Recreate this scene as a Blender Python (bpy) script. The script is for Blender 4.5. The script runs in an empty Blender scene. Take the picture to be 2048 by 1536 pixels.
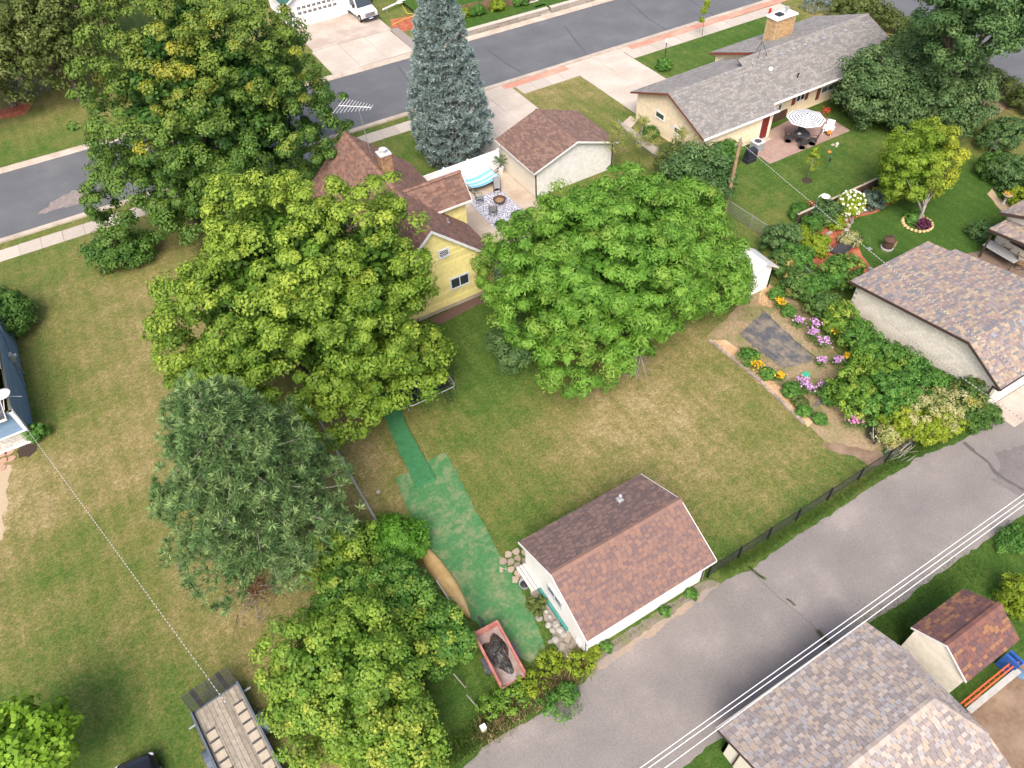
import bpy, math, random
import numpy as np
from mathutils import Vector, Matrix
random.seed(11); rng = np.random.default_rng(11)
sc = bpy.context.scene
COL = sc.collection
rad = math.radians
# ------------------------------------------------------------------ camera
FPX, HC = 1474.8, 34.0
PITCH, ROLL, HEAD = rad(48.57), rad(-3.57), rad(61.83)
_f = Vector((math.cos(HEAD)*math.cos(PITCH), math.sin(HEAD)*math.cos(PITCH), -math.sin(PITCH)))
_x = Vector((math.sin(HEAD), -math.cos(HEAD), 0)); _y = _x.cross(_f)
CX = _x*math.cos(ROLL) + _y*math.sin(ROLL); CY = -_x*math.sin(ROLL) + _y*math.cos(ROLL); CZ = -_f
cam = bpy.data.cameras.new('camera'); camo = bpy.data.objects.new('camera', cam); COL.objects.link(camo)
camo.matrix_world = Matrix(((CX.x, CY.x, CZ.x, 0), (CX.y, CY.y, CZ.y, 0), (CX.z, CY.z, CZ.z, HC), (0, 0, 0, 1)))
cam.sensor_width = 36; cam.lens = FPX/2048*36; cam.clip_start = .5; cam.clip_end = 2000
sc.camera = camo
# ------------------------------------------------------------------ sky and sun
SUN_EL, SUN_AZ = 52, 216          # azimuth clockwise from +y: the light comes from the alley side
w = bpy.data.worlds.new('World'); sc.world = w; w.use_nodes = True
nt = w.node_tree; nt.nodes.clear()
sky = nt.nodes.new('ShaderNodeTexSky'); sky.sky_type = 'NISHITA'; sky.sun_disc = False
sky.sun_elevation = rad(SUN_EL); sky.sun_rotation = rad(SUN_AZ)
sky.dust_density = 5; sky.air_density = .8; sky.ozone_density = 0.3
bg = nt.nodes.new('ShaderNodeBackground'); bg.inputs[1].default_value = .15
ow = nt.nodes.new('ShaderNodeOutputWorld')
nt.links.new(sky.outputs[0], bg.inputs[0]); nt.links.new(bg.outputs[0], ow.inputs[0])
sun = bpy.data.lights.new('sun', 'SUN'); sun.energy = 1.0; sun.angle = rad(28); sun.color = (1, .97, .93)
so = bpy.data.objects.new('sun', sun); COL.objects.link(so)
sd = Vector((math.sin(rad(SUN_AZ))*math.cos(rad(SUN_EL)), math.cos(rad(SUN_AZ))*math.cos(rad(SUN_EL)), math.sin(rad(SUN_EL))))
so.rotation_euler = sd.to_track_quat('Z', 'Y').to_euler(); so.location = (0, 0, 60)
vs = sc.view_settings; vs.view_transform = 'Standard'; vs.look = 'None'; vs.gamma = 1; vs.exposure = 1.15
sc.cycles.use_denoising = True
sc.cycles.max_bounces = 6; sc.cycles.diffuse_bounces = 3; sc.cycles.transmission_bounces = 4; sc.cycles.transparent_max_bounces = 6
# ------------------------------------------------------------------ pixel -> place
def ray(u, v):
    c = ((u-1024)/FPX, -(v-768)/FPX, -1.0)
    return CX*c[0] + CY*c[1] + CZ*c[2]
def G(u, v, z=0.0):               # the point at height z seen at photo pixel (u, v)
    d = ray(u, v); t = (z-HC)/d.z
    return Vector((t*d.x, t*d.y, z))
def GY(u, v, y):                  # the point in the wall plane y seen at (u, v)
    d = ray(u, v); t = y/d.y
    return Vector((t*d.x, y, HC+t*d.z))
def GX(u, v, x):
    d = ray(u, v); t = x/d.x
    return Vector((x, t*d.y, HC+t*d.z))
# ------------------------------------------------------------------ materials
MATS = {}
def newmat(name):
    m = bpy.data.materials.new(name); m.use_nodes = True
    n = m.node_tree.nodes; n.clear()
    o = n.new('ShaderNodeOutputMaterial'); p = n.new('ShaderNodeBsdfPrincipled')
    m.node_tree.links.new(p.outputs[0], o.inputs[0])
    return m, n, m.node_tree.links, p, o
def sv(h): # sRGB 0-255 to linear
    return tuple(((c/255)/12.92 if c/255 <= .04045 else ((c/255+.055)/1.055)**2.4) for c in h)
def ramp(n, l, src, stops):
    r = n.new('ShaderNodeValToRGB'); e = r.color_ramp.elements
    while len(e) < len(stops): e.new(.5)
    for i, (p, c) in enumerate(stops): e[i].position = p; e[i].color = (*c, 1)
    l.new(src, r.inputs[0]); return r.outputs[0]
def noise(n, l, vec, scale, detail=4, rough=.6):
    t = n.new('ShaderNodeTexNoise'); t.inputs['Scale'].default_value = scale
    t.inputs['Detail'].default_value = detail; t.inputs['Roughness'].default_value = rough
    if vec is not None: l.new(vec, t.inputs['Vector'])
    return t.outputs[0]
def mixc(n, l, fac, a, b, mode='MIX'):
    m = n.new('ShaderNodeMix'); m.data_type = 'RGBA'; m.blend_type = mode
    for i, x in ((0, fac), (6, a), (7, b)):
        if isinstance(x, (int, float)): m.inputs[i].default_value = x
        elif isinstance(x, tuple): m.inputs[i].default_value = (*x, 1)
        else: l.new(x, m.inputs[i])
    return m.outputs[2]
def bumpn(n, l, h, strength, dist, p):
    b = n.new('ShaderNodeBump'); b.inputs['Strength'].default_value = strength; b.inputs['Distance'].default_value = dist
    l.new(h, b.inputs['Height']); l.new(b.outputs[0], p.inputs['Normal'])
def M(name, c1, c2=None, scale=6, rough=.8, bump=0, metal=0, c3=None, scale2=.5, spec=.3):
    """a surface of colour c1 that wanders to c2 (fine) and c3 (broad)"""
    if name in MATS: return MATS[name]
    m, n, l, p, o = newmat(name)
    g = n.new('ShaderNodeNewGeometry').outputs['Position']
    c2 = c2 or tuple(x*.82 for x in c1)
    f = noise(n, l, g, scale, 5)
    col = ramp(n, l, f, [(.32, c1), (.68, c2)])
    if c3:
        b = ramp(n, l, noise(n, l, g, scale2, 3), [(.42, (0, 0, 0)), (.66, (1, 1, 1))])
        col = mixc(n, l, b, col, c3)
    l.new(col, p.inputs['Base Color'])
    p.inputs['Roughness'].default_value = rough; p.inputs['Metallic'].default_value = metal
    p.inputs['Specular IOR Level'].default_value = spec
    if bump: bumpn(n, l, f, .6, bump, p)
    MATS[name] = m; return m
def glass(name, c=(.03, .04, .05)):
    if name in MATS: return MATS[name]
    m, n, l, p, o = newmat(name)
    p.inputs['Base Color'].default_value = (*c, 1); p.inputs['Roughness'].default_value = .08
    p.inputs['Specular IOR Level'].default_value = .7
    MATS[name] = m; return m
def leafmat(name, dark, mid, light, yel=None, trans=.25):
    if name in MATS: return MATS[name]
    m, n, l, p, o = newmat(name)
    a = n.new('ShaderNodeAttribute'); a.attribute_name = 'v'
    col = ramp(n, l, a.outputs['Fac'], [(0, dark), (.5, mid), (1, light)])
    if yel:
        b = n.new('ShaderNodeAttribute'); b.attribute_name = 'yl'
        col = mixc(n, l, b.outputs['Fac'], col, yel)
    l.new(col, p.inputs['Base Color']); p.inputs['Roughness'].default_value = .55
    p.inputs['Specular IOR Level'].default_value = .25
    t = n.new('ShaderNodeBsdfTranslucent'); l.new(col, t.inputs[0])
    mx = n.new('ShaderNodeMixShader'); mx.inputs[0].default_value = trans
    l.new(p.outputs[0], mx.inputs[1]); l.new(t.outputs[0], mx.inputs[2]); l.new(mx.outputs[0], o.inputs[0])
    MATS[name] = m; return m
# ------------------------------------------------------------------ objects
def tag(o, label=None, cat=None, group=None, kind=None):
    if label: o['label'] = label
    if cat: o['category'] = cat
    if group: o['group'] = group
    if kind: o['kind'] = kind
    return o
def thing(name, label, cat, loc=(0, 0, 0), rz=0, group=None):
    o = bpy.data.objects.new(name, None); COL.objects.link(o); o.empty_display_size = .2
    o.location = loc; o.rotation_euler = (0, 0, rz)
    return tag(o, label, cat, group)
def link(name, me, parent=None):
    o = bpy.data.objects.new(name, me); COL.objects.link(o)
    if parent is not None: o.parent = parent
    return o
class MB:
    """collects shapes; build() links them as one mesh object (world=True: vertices are world places)"""
    def __init__(s): s.v = []; s.f = []; s.m = []; s.mats = []
    def mi(s, m):
        if m not in s.mats: s.mats.append(m)
        return s.mats.index(m)
    def add(s, vs_, fs, m=None):
        b = len(s.v); s.v += [Vector(x) for x in vs_]; s.f += [[b+i for i in f] for f in fs]
        s.m += [s.mi(m) if m is not None else 0]*len(fs); return s
    def box(s, a, b, m=None):
        x0, y0, z0 = a; x1, y1, z1 = b
        return s.add([(x0,y0,z0),(x1,y0,z0),(x1,y1,z0),(x0,y1,z0),(x0,y0,z1),(x1,y0,z1),(x1,y1,z1),(x0,y1,z1)],
                     [(0,3,2,1),(4,5,6,7),(0,1,5,4),(1,2,6,5),(2,3,7,6),(3,0,4,7)], m)
    def hexa(s, p, m=None): # 4 bottom + 4 top corners
        return s.add(p, [(0,3,2,1),(4,5,6,7),(0,1,5,4),(1,2,6,5),(2,3,7,6),(3,0,4,7)], m)
    def prism(s, poly, z0, z1, m=None): # poly in xy
        n = len(poly)
        return s.add([(x,y,z0) for x,y in poly]+[(x,y,z1) for x,y in poly],
                     [tuple(range(n-1,-1,-1)), tuple(range(n,2*n))]+[(i,(i+1)%n,n+(i+1)%n,n+i) for i in range(n)], m)
    def bar(s, a, b, r, m=None, r2=None, n=8, cap=True):
        a = Vector(a); b = Vector(b); d = (b-a)
        if d.length < 1e-6: return s
        d.normalize(); r2 = r if r2 is None else r2
        t = d.orthogonal().normalized(); q = d.cross(t)
        vs_ = []
        for p, rr in ((a, r), (b, r2)):
            for i in range(n):
                an = 2*math.pi*i/n; vs_.append(p+t*rr*math.cos(an)+q*rr*math.sin(an))
        fs = [(i,(i+1)%n,n+(i+1)%n,n+i) for i in range(n)]
        if cap: fs += [tuple(range(n-1,-1,-1)), tuple(range(n,2*n))]
        return s.add(vs_, fs, m)
    def tube(s, pts, rs, m=None, n=7):
        pts = [Vector(p) for p in pts]; k = len(pts)
        if isinstance(rs, (int, float)): rs = [rs]*k
        vs_ = []; t = None
        for i, p in enumerate(pts):
            d = (pts[min(i+1,k-1)]-pts[max(i-1,0)]).normalized()
            t = d.orthogonal().normalized() if t is None else (t-d*t.dot(d)).normalized()
            q = d.cross(t)
            for j in range(n):
                an = 2*math.pi*j/n; vs_.append(p+t*rs[i]*math.cos(an)+q*rs[i]*math.sin(an))
        fs = [(i*n+j, i*n+(j+1)%n, (i+1)*n+(j+1)%n, (i+1)*n+j) for i in range(k-1) for j in range(n)]
        fs += [tuple(range(n-1,-1,-1)), tuple(range((k-1)*n, k*n))]
        return s.add(vs_, fs, m)
    def lathe(s, prof, m=None, n=16, c=(0,0,0)): # prof [(r,z)]
        c = Vector(c); k = len(prof); vs_ = []
        for r, z in prof:
            for j in range(n):
                an = 2*math.pi*j/n; vs_.append(c+Vector((r*math.cos(an), r*math.sin(an), z)))
        fs = [(i*n+j, i*n+(j+1)%n, (i+1)*n+(j+1)%n, (i+1)*n+j) for i in range(k-1) for j in range(n)]
        fs += [tuple(range(n-1,-1,-1)), tuple(range((k-1)*n, k*n))]
        return s.add(vs_, fs, m)
    def ball(s, c, r, m=None, nu=10, nv=6, jit=0):
        c = Vector(c); r = (r,r,r) if isinstance(r,(int,float)) else r
        vs_ = []
        for i in range(nv+1):
            th = math.pi*i/nv
            for j in range(nu):
                ph = 2*math.pi*j/nu; k = 1+jit*(random.random()-.5)
                vs_.append(c+Vector((r[0]*math.sin(th)*math.cos(ph)*k, r[1]*math.sin(th)*math.sin(ph)*k, r[2]*math.cos(th)*k)))
        fs = [(i*nu+j, (i+1)*nu+j, (i+1)*nu+(j+1)%nu, i*nu+(j+1)%nu) for i in range(nv) for j in range(nu)]
        return s.add(vs_, fs, m)
    def build(s, name, mat=None, parent=None, smooth=False, world=False, loc=None):
        me = bpy.data.meshes.new(name)
        off = Vector((0,0,0))
        if world and parent is not None:
            q = parent
            while q is not None: off += q.location; q = q.parent
        if loc is not None: off = Vector(loc)
        me.from_pydata([tuple(v-off) for v in s.v], [], s.f)
        if s.mats and s.mats != [None]:
            for m in s.mats: me.materials.append(m or mat)
            me.polygons.foreach_set('material_index', s.m)
        elif mat: me.materials.append(mat)
        if smooth: me.polygons.foreach_set('use_smooth', [True]*len(me.polygons))
        me.update()
        o = link(name, me, parent)
        if loc is not None: o.location = loc
        return o
def part(name, mat, parent, fn, world=True, smooth=False):
    b = MB(); fn(b); return b.build(name, mat, parent, smooth, world)
def copy_tree(o, parent=None):
    c = o.copy(); COL.objects.link(c); c.parent = parent
    for ch in list(o.children): copy_tree(ch, c)
    return c
# ------------------------------------------------------------------ leaves
def unit(a): return a/np.maximum(np.linalg.norm(a, axis=1, keepdims=True), 1e-9)
def rdir(n): return unit(rng.normal(size=(n,3)))
class Leaves:
    def __init__(s): s.c = []; s.v = []; s.y = []
    def put(s, P, N, S, asp=.6, fold=.12, v=None, y=None, T=None):
        n = len(P)
        if n == 0: return s
        S = np.broadcast_to(np.asarray(S, float), (n,))[:, None]
        if T is None: T = np.cross(N, rdir(n))
        T = unit(T); B = unit(np.cross(N, T))
        q = np.stack([P-T*S*.5, P+B*S*asp*.5+N*S*fold, P+T*S*.5, P-B*S*asp*.5+N*S*fold], 1)
        s.c.append(q.reshape(-1,3))
        s.v.append(np.broadcast_to(rng.random(n) if v is None else v, (n,)))
        s.y.append(np.broadcast_to(0. if y is None else y, (n,)))
        return s
    def build(s, name, mat, parent=None, kind=None):
        V = np.concatenate(s.c).astype(np.float32); nf = len(V)//4
        if parent is not None:
            q = parent; off = Vector((0,0,0))
            while q is not None: off += q.location; q = q.parent
            V = V-np.array(off, dtype=np.float32)
        me = bpy.data.meshes.new(name)
        me.vertices.add(len(V)); me.vertices.foreach_set('co', V.ravel())
        me.loops.add(len(V)); me.loops.foreach_set('vertex_index', np.arange(len(V), dtype=np.int32))
        me.polygons.add(nf); me.polygons.foreach_set('loop_start', np.arange(0, len(V), 4, dtype=np.int32))
        me.materials.append(mat)
        for nm, arr in (('v', s.v), ('yl', s.y)):
            a = me.attributes.new(nm, 'FLOAT', 'FACE'); a.data.foreach_set('value', np.clip(np.concatenate(arr), 0, 1).astype(np.float32))
        me.update(calc_edges=True)
        o = link(name, me, parent)
        if kind: o['kind'] = kind
        return o
def puffs(L, PC, PO, pr, nleaf, size, asp=.6, zf=.75, up=.5, v0=.25, v1=.75, yl=None, hollow=.4, fold=.12, tip=0.):
    """clumps of leaves: PC centres, PO outward directions"""
    n = len(PC)
    if n == 0: return
    pr = np.broadcast_to(np.asarray(pr, float), (n,))
    idx = np.repeat(np.arange(n), nleaf); m = len(idx)
    d = unit(rdir(m)+.55*PO[idx]+np.array([0,0,.25]))
    r = pr[idx]*rng.random(m)**hollow*(1+.09*np.abs(rng.normal(size=m)))
    sq = np.column_stack([rng.uniform(.8,1.2,n), rng.uniform(.8,1.2,n), zf*rng.uniform(.75,1.25,n)])
    P = PC[idx]+d*r[:,None]*sq[idx]
    N = unit(d*.85+np.array([0,0,up*.7])+rdir(m)*.4)
    pv = v0+(v1-v0)*rng.random(n)
    v = pv[idx]+(rng.random(m)-.5)*.45
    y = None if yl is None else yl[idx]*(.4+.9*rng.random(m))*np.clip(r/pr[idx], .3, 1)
    if tip: y = (0 if y is None else y)+tip*np.clip(d@np.array([-.15,-.3,.94]), 0, 1)**1.5*rng.random(m)*np.clip(r/pr[idx]*1.4-.4, 0, 1)  # paler clump tops: new growth, with light from above put into the colour
    L.put(P, N, size*(.7+.6*rng.random(m)), asp, fold, v, y)
def fib(n, low=-1.):
    i = np.arange(n)+.5; z = 1-(1-low)*i/n; ph = i*2.399963
    s = np.sqrt(1-np.clip(z, -1, 1)**2)
    return np.stack([s*np.cos(ph), s*np.sin(ph), z], 1)
def lump(D, seed, amp):
    r = np.random.default_rng(seed); out = np.ones(len(D))
    for k in (2.2, 3.7, 6.1):
        w_ = r.normal(size=3); out += amp*2.2/k*np.sin((D@unit(w_[None])[0])*k*2+r.random()*6.28)
    return out
# ================================================================== the ground
DRY = """50,520,.5;150,500,.6;270,520,.68;100,600,.55;200,600,.75;300,600,.8;60,720,.5;150,680,.7;240,720,.8;95,820,.3;70,850,.35;180,800,.8;270,850,.78;
150,900,.85;250,950,.85;60,960,.7;30,1000,1.0;8,1060,1.2;8,960,1.2;100,1000,.85;110,1080,.45;200,1060,.65;280,1100,.75;80,1150,.4;200,1150,.35;300,1170,.62;380,1200,.8;
25,1250,.85;150,1250,.55;300,1260,.65;400,1300,.65;100,1330,.42;250,1350,.42;200,1420,.3;350,1400,.42;330,1500,.32;560,1450,.72;600,1400,.75;480,1270,.8;450,1230,.82;230,1470,.35;
700,920,.85;740,1000,.85;640,930,.8;760,1060,.7;960,640,.2;950,700,.2;1000,740,.22;950,800,.25;900,850,.4;1000,850,.3;1050,850,.48;950,920,.7;1000,930,.5;1050,920,.58;1130,900,1;
1200,900,1;1250,850,1;1300,830,1;1150,970,.95;1250,930,.72;1000,1000,.55;980,1060,.6;1060,1060,.25;1130,1010,.22;1200,970,.28;1350,880,.88;1400,800,.82;1450,760,.72;1420,900,.88;
1500,850,.62;1550,880,.62;1480,930,.88;1420,980,.7;1500,1000,.82;1600,920,.82;1650,900,.78;1570,960,.6;1450,1060,.6;1500,1040,.55;1700,930,.55;1100,800,.6;1200,820,.85;1020,1100,.38;
940,860,.45;1080,1080,.2;850,870,.75;1480,1130,.12;1600,1055,.12;1700,985,.12;1800,925,.08;1900,860,.06;1960,820,.08;1530,540,.45;1550,560,.5;1500,380,.3;1560,350,.22;1650,370,.22;
1700,330,.22;1745,325,.55;1600,420,.42;1480,420,.42;1700,280,.2;1800,230,.25;1900,220,.4;1960,200,.7;2020,240,.7;1530,460,.5;1640,330,.2;1780,420,.02;1750,480,.02;1900,460,.02;1950,400,.08;
1700,500,.06;1850,480,.02;1350,110,.25;1450,70,.15;1300,120,.35;1400,95,.2;1130,190,.95;1080,190,.8;1180,180,.85;1200,225,.35;1150,210,.5;1240,240,.6;1750,20,.7;1880,110,.8;1980,170,.95;
800,300,.42;760,270,.5;830,290,.3;700,300,.4;840,240,.55;100,440,.5;180,420,.5;30,260,.6;100,290,.35;20,300,.2;60,230,.8;130,250,.6;640,130,.35;620,90,.7;630,160,.4;830,80,.7;800,60,.5;
980,20,.6;900,60,.6;1080,10,.6;1700,1230,.04;1850,1110,.1;1980,1080,.2;2030,1300,.12;1950,1150,.12;1420,1500,.06;1300,1530,.1;1800,1200,.05;1150,1340,.35;1100,1400,.3;1000,1470,.15;1230,1260,.3;
1360,1190,.3;940,1520,.2;1560,1090,.15;1430,1150,.3"""
smp = np.array([[float(x) for x in q.split(',')] for q in DRY.replace('\n', '').split(';')])
SP = np.array([G(u, v)[:2] for u, v, d in smp]); SD = smp[:, 2]
SS = .05*np.sqrt(SP[:,0]**2+SP[:,1]**2+HC**2)+.25
gx = np.concatenate([[-700,-250,-90,-50], np.arange(-32, 96, .75), [110,150,300,800]])
gy = np.concatenate([[-500,-150,-50,-20], np.arange(-9, 112, .75), [130,170,300,900]])
X, Y = np.meshgrid(gx, gy, indexing='ij'); P2 = np.stack([X.ravel(), Y.ravel()], 1)
num = np.full(len(P2), .4*1e-4); den = np.full(len(P2), 1e-4)
for (px, py), d, s in zip(SP, SD, SS):
    w_ = np.exp(-((P2[:,0]-px)**2+(P2[:,1]-py)**2)/(s*s)); num += w_*d; den += w_
dry = num/den
nx, ny = len(gx), len(gy)
idx = np.arange(nx*ny).reshape(nx, ny)
F4 = np.stack([idx[:-1,:-1].ravel(), idx[1:,:-1].ravel(), idx[1:,1:].ravel(), idx[:-1,1:].ravel()], 1)
me = bpy.data.meshes.new('ground'); me.from_pydata(np.column_stack([P2, np.zeros(len(P2))]).tolist(), [], F4.tolist())
a = me.attributes.new('dry', 'FLOAT', 'POINT'); a.data.foreach_set('value', dry.astype(np.float32))
GR = link('ground', me); tag(GR, 'lawn of green and sun-dried grass around the houses', 'ground', kind='structure')
m, n, l, p, o = newmat('lawn')
g = n.new('ShaderNodeNewGeometry').outputs['Position']
at = n.new('ShaderNodeAttribute'); at.attribute_name = 'dry'
def madd(a_, b_, c_):
    q = n.new('ShaderNodeMath'); q.operation = 'MULTIPLY_ADD'
    for i, x in enumerate((a_, b_, c_)):
        if isinstance(x, (int, float)): q.inputs[i].default_value = x
        else: l.new(x, q.inputs[i])
    return q.outputs[0]
d1 = madd(noise(n, l, g, .55, 5, .65), .75, -.375)
d2 = madd(noise(n, l, g, 3.2, 5, .7), .85, -.425)
d3 = madd(noise(n, l, g, 14, 4, .75), .7, -.35)
s1 = n.new('ShaderNodeMath'); s1.operation = 'ADD'; l.new(d1, s1.inputs[0]); l.new(d2, s1.inputs[1])
s2 = n.new('ShaderNodeMath'); s2.operation = 'ADD'; l.new(s1.outputs[0], s2.inputs[0]); l.new(d3, s2.inputs[1])
tt = madd(at.outputs['Fac'], .74, -.03)
s3 = n.new('ShaderNodeMath'); s3.operation = 'ADD'; l.new(s2.outputs[0], s3.inputs[0]); l.new(tt, s3.inputs[1])
LAWN = [(0, (.052,.112,.022)), (.22, (.09,.146,.034)), (.42, (.162,.17,.056)), (.62, (.26,.215,.103)), (.8, (.37,.295,.175)), (1, (.5,.415,.285))]
col = ramp(n, l, s3.outputs[0], LAWN)
sp = ramp(n, l, noise(n, l, g, 24, 3, .8), [(.32, (.5,.52,.48)), (.7, (1.42,1.4,1.32))])
col = mixc(n, l, 1., col, sp, 'MULTIPLY')
sp = ramp(n, l, noise(n, l, g, 7.5, 4, .75), [(.34, (.62,.66,.6)), (.68, (1.34,1.3,1.24))])
col = mixc(n, l, 1., col, sp, 'MULTIPLY')
wv = n.new('ShaderNodeTexWave'); wv.wave_type = 'BANDS'; wv.bands_direction = 'X'; l.new(g, wv.inputs[0]); wv.inputs['Scale'].default_value = .32; wv.inputs['Distortion'].default_value = 2.5; wv.inputs['Detail'].default_value = 3; wv.inputs['Detail Scale'].default_value = .6
col = mixc(n, l, 1., col, ramp(n, l, wv.outputs[1], [(.2, (.95,.96,.94)), (.8, (1.04,1.035,1.03))]), 'MULTIPLY')
l.new(col, p.inputs['Base Color']); p.inputs['Roughness'].default_value = .95; p.inputs['Specular IOR Level'].default_value = .1
bumpn(n, l, noise(n, l, g, 22, 4, .8), .9, .06, p)
me.materials.append(m)
# ------------------------------------------------------------------ sheets
def pxs(s, z=0): return [tuple(G(*map(float, q.split(',')), z)[:2]) for q in s.split()]
def jag(poly, step=.35, amp=.06, closed=True):
    out = []; n_ = len(poly)
    for i in range(n_ if closed else n_-1):
        a_ = Vector(poly[i]); b_ = Vector(poly[(i+1) % n_]); k = max(1, int((b_-a_).length/step))
        for j in range(k):
            q = a_.lerp(b_, j/k); out.append((q.x+random.gauss(0, amp), q.y+random.gauss(0, amp)))
    return out
def sheet(name, poly, z, mat, label, cat=None, kind='structure', parent=None):
    b = MB(); b.add([(x, y, z) for x, y in poly], [tuple(range(len(poly)))])
    o = b.build(name, mat, parent, world=True)
    if len(poly) > 4:
        import bmesh
        bm = bmesh.new(); bm.from_mesh(o.data); bmesh.ops.triangulate(bm, faces=bm.faces[:]); bmesh.ops.recalc_face_normals(bm, faces=bm.faces[:])
        for f in bm.faces:
            if f.normal.z < 0: f.normal_flip()
        bm.to_mesh(o.data); bm.free()
    if parent is None: tag(o, label, cat or name.replace('_', ' '), kind=kind)
    return o
def asphalt(name, c, c2, c3, speck=.12):
    m, n, l, p, o = newmat(name)
    g = n.new('ShaderNodeNewGeometry').outputs['Position']
    col = ramp(n, l, noise(n, l, g, .35, 5, .6), [(.3, c), (.55, c2), (.75, c3)])
    s0_ = ramp(n, l, noise(n, l, g, 8, 5, .85), [(.3, (.86,.86,.86)), (.7, (1.13,1.12,1.11))])
    col = mixc(n, l, 1., col, s0_, 'MULTIPLY')
    s_ = ramp(n, l, noise(n, l, g, 30, 2, .9), [(.28, (1-speck*2,)*3), (.72, (1+speck*2,)*3)])
    col = mixc(n, l, 1., col, s_, 'MULTIPLY')
    l.new(col, p.inputs['Base Color']); p.inputs['Roughness'].default_value = .9; p.inputs['Specular IOR Level'].default_value = .2
    bumpn(n, l, noise(n, l, g, 40, 2, .8), .5, .01, p)
    return m
ASPH = asphalt('street_asphalt', (.1,.105,.112), (.118,.123,.13), (.145,.148,.152), .12)
ALLY = asphalt('alley_asphalt', (.175,.16,.15), (.215,.194,.18), (.28,.248,.226), .22)
CONC = M('concrete', (.45,.395,.33), (.38,.33,.275), 9, .9, .004, c3=(.49,.43,.365), scale2=.4)
CONC2 = M('aged_concrete', (.40,.335,.28), (.32,.265,.215), 7, .9, .004, c3=(.46,.39,.33), scale2=.5)
KERB = M('kerb_concrete', (.43,.355,.285), (.33,.27,.215), 5, .9, .004, c3=(.48,.41,.335), scale2=.7)
ys = lambda x: 60.9-.02*x
yf = lambda x: 71.0-.03*x
sheet('street', [(-60, ys(-60)), (72, ys(72)), (72, yf(72)), (-60, yf(-60))], .004, ASPH, 'dark grey asphalt street running past the front lawns', 'street')
for q in [(.5, (300,372),(290,340))]: pass
# far and near gutters with raised kerbs
b = MB(); b.hexa([(-60,yf(-60),.0),(70,yf(70),.0),(70,yf(70)+.85,.0),(-60,yf(-60)+.85,.0),(-60,yf(-60),.03),(70,yf(70),.03),(70,yf(70)+.85,.12),(-60,yf(-60)+.85,.12)])
tag(b.build('kerb', KERB), 'concrete kerb along the far side of the street', 'kerb', kind='structure')
b = MB(); b.hexa([(-60,ys(-60)-.7,.0),(70,ys(70)-.7,.0),(70,ys(70),.0),(-60,ys(-60),.0),(-60,ys(-60)-.7,.12),(70,ys(70)-.7,.12),(70,ys(70),.03),(-60,ys(-60),.03)])
tag(b.build('kerb', KERB), 'concrete kerb along the near side of the street', 'kerb', kind='structure')
# pavement of separate slabs
walk = bpy.data.objects.new('pavement', None); COL.objects.link(walk); tag(walk, 'pale concrete pavement of square slabs beside the street', 'pavement', kind='structure')
slab = MB().box((0.012,0.012,-.02), (1.568,1.568,.03))
smats = [M('slab_%d' % i, tuple(c*k for c in (.44,.39,.33)), None, 6, .9, .003) for i, k in enumerate((.94, 1.0, 1.05, 1.1))]
sme = [slab.build('slab', mm, walk) for mm in smats]
for i, o_ in enumerate(sme): o_.location = (-20+1.58*i, 57.65+.01*i, .006)
k = 4
for x in np.arange(-20+1.58*4, 66, 1.58):
    if 24.5 < x < 32.5 or 40 < x < 46.0: continue
    c = sme[random.randrange(4)].copy(); COL.objects.link(c); c.location = (x, ys(x)-3.2, .006); c.rotation_euler = (random.gauss(0,.004), random.gauss(0,.004), -.02)
for i, o_ in enumerate(sme): o_.location.y = ys(o_.location.x)-3.2
# salmon strips between pavement and kerb
RED = M('salmon_pavers', (.50,.235,.165), (.40,.18,.13), 12, .9, .003, c3=(.55,.3,.22))
for nm, a_, b_, lb in (('paver_strip', (1012,180), (1142,142), 'short salmon paver strip beside the spruce-side driveway'), ('paver_strip', (1252,92), (1575,-3), 'long salmon paver strip in front of the ranch house')):
    pa, pb = G(*a_), G(*b_); tg = MB().hexa([(pa.x,ys(pa.x)-1.5,0),(pb.x,ys(pb.x)-1.5,0),(pb.x,ys(pb.x)-.72,0),(pa.x,ys(pa.x)-.72,0),(pa.x,ys(pa.x)-1.5,.05),(pb.x,ys(pb.x)-1.5,.05),(pb.x,ys(pb.x)-.72,.05),(pa.x,ys(pa.x)-.72,.05)])
    tag(tg.build(nm, RED), lb, 'paver strip', kind='structure')
sheet('verge_concrete', [(33,ys(33)-1.6),(60,ys(60)-1.6),(60,ys(60)-.7),(33,ys(33)-.7)], .02, CONC, 'pale concrete verge between pavement and kerb', 'verge')
# driveways of cast slabs
def drive(name, label, x0, x1, y0, y1, nx_, ny_, mat, z=.035, skew=0):
    root = bpy.data.objects.new(name, None); COL.objects.link(root); tag(root, label, 'driveway', kind='structure')
    for i in range(nx_):
        for j in range(ny_):
            xa, xb = x0+(x1-x0)*i/nx_+.012, x0+(x1-x0)*(i+1)/nx_-.012
            ya, yb = y0+(y1-y0)*j/ny_+.012, y0+(y1-y0)*(j+1)/ny_-.012
            dz = random.uniform(0, .006)
            MB().hexa([(xa+skew*(ya-y0),ya,-.02),(xb+skew*(ya-y0),ya,-.02),(xb+skew*(yb-y0),yb,-.02),(xa+skew*(yb-y0),yb,-.02),
                       (xa+skew*(ya-y0),ya,z+dz),(xb+skew*(ya-y0),ya,z+dz),(xb+skew*(yb-y0),yb,z+dz),(xa+skew*(yb-y0),yb,z+dz)]).build('slab', mat, root)
    return root
drive('driveway', 'pale concrete driveway of the yellow house behind the spruce', 25.0, 33.4, 47.9, 60.2, 3, 5, CONC, .04)
drive('driveway', 'pale concrete driveway leading to the ranch house garage', 40.0, 46.3, 47.4, 60.0, 2, 5, CONC, .04)
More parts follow.
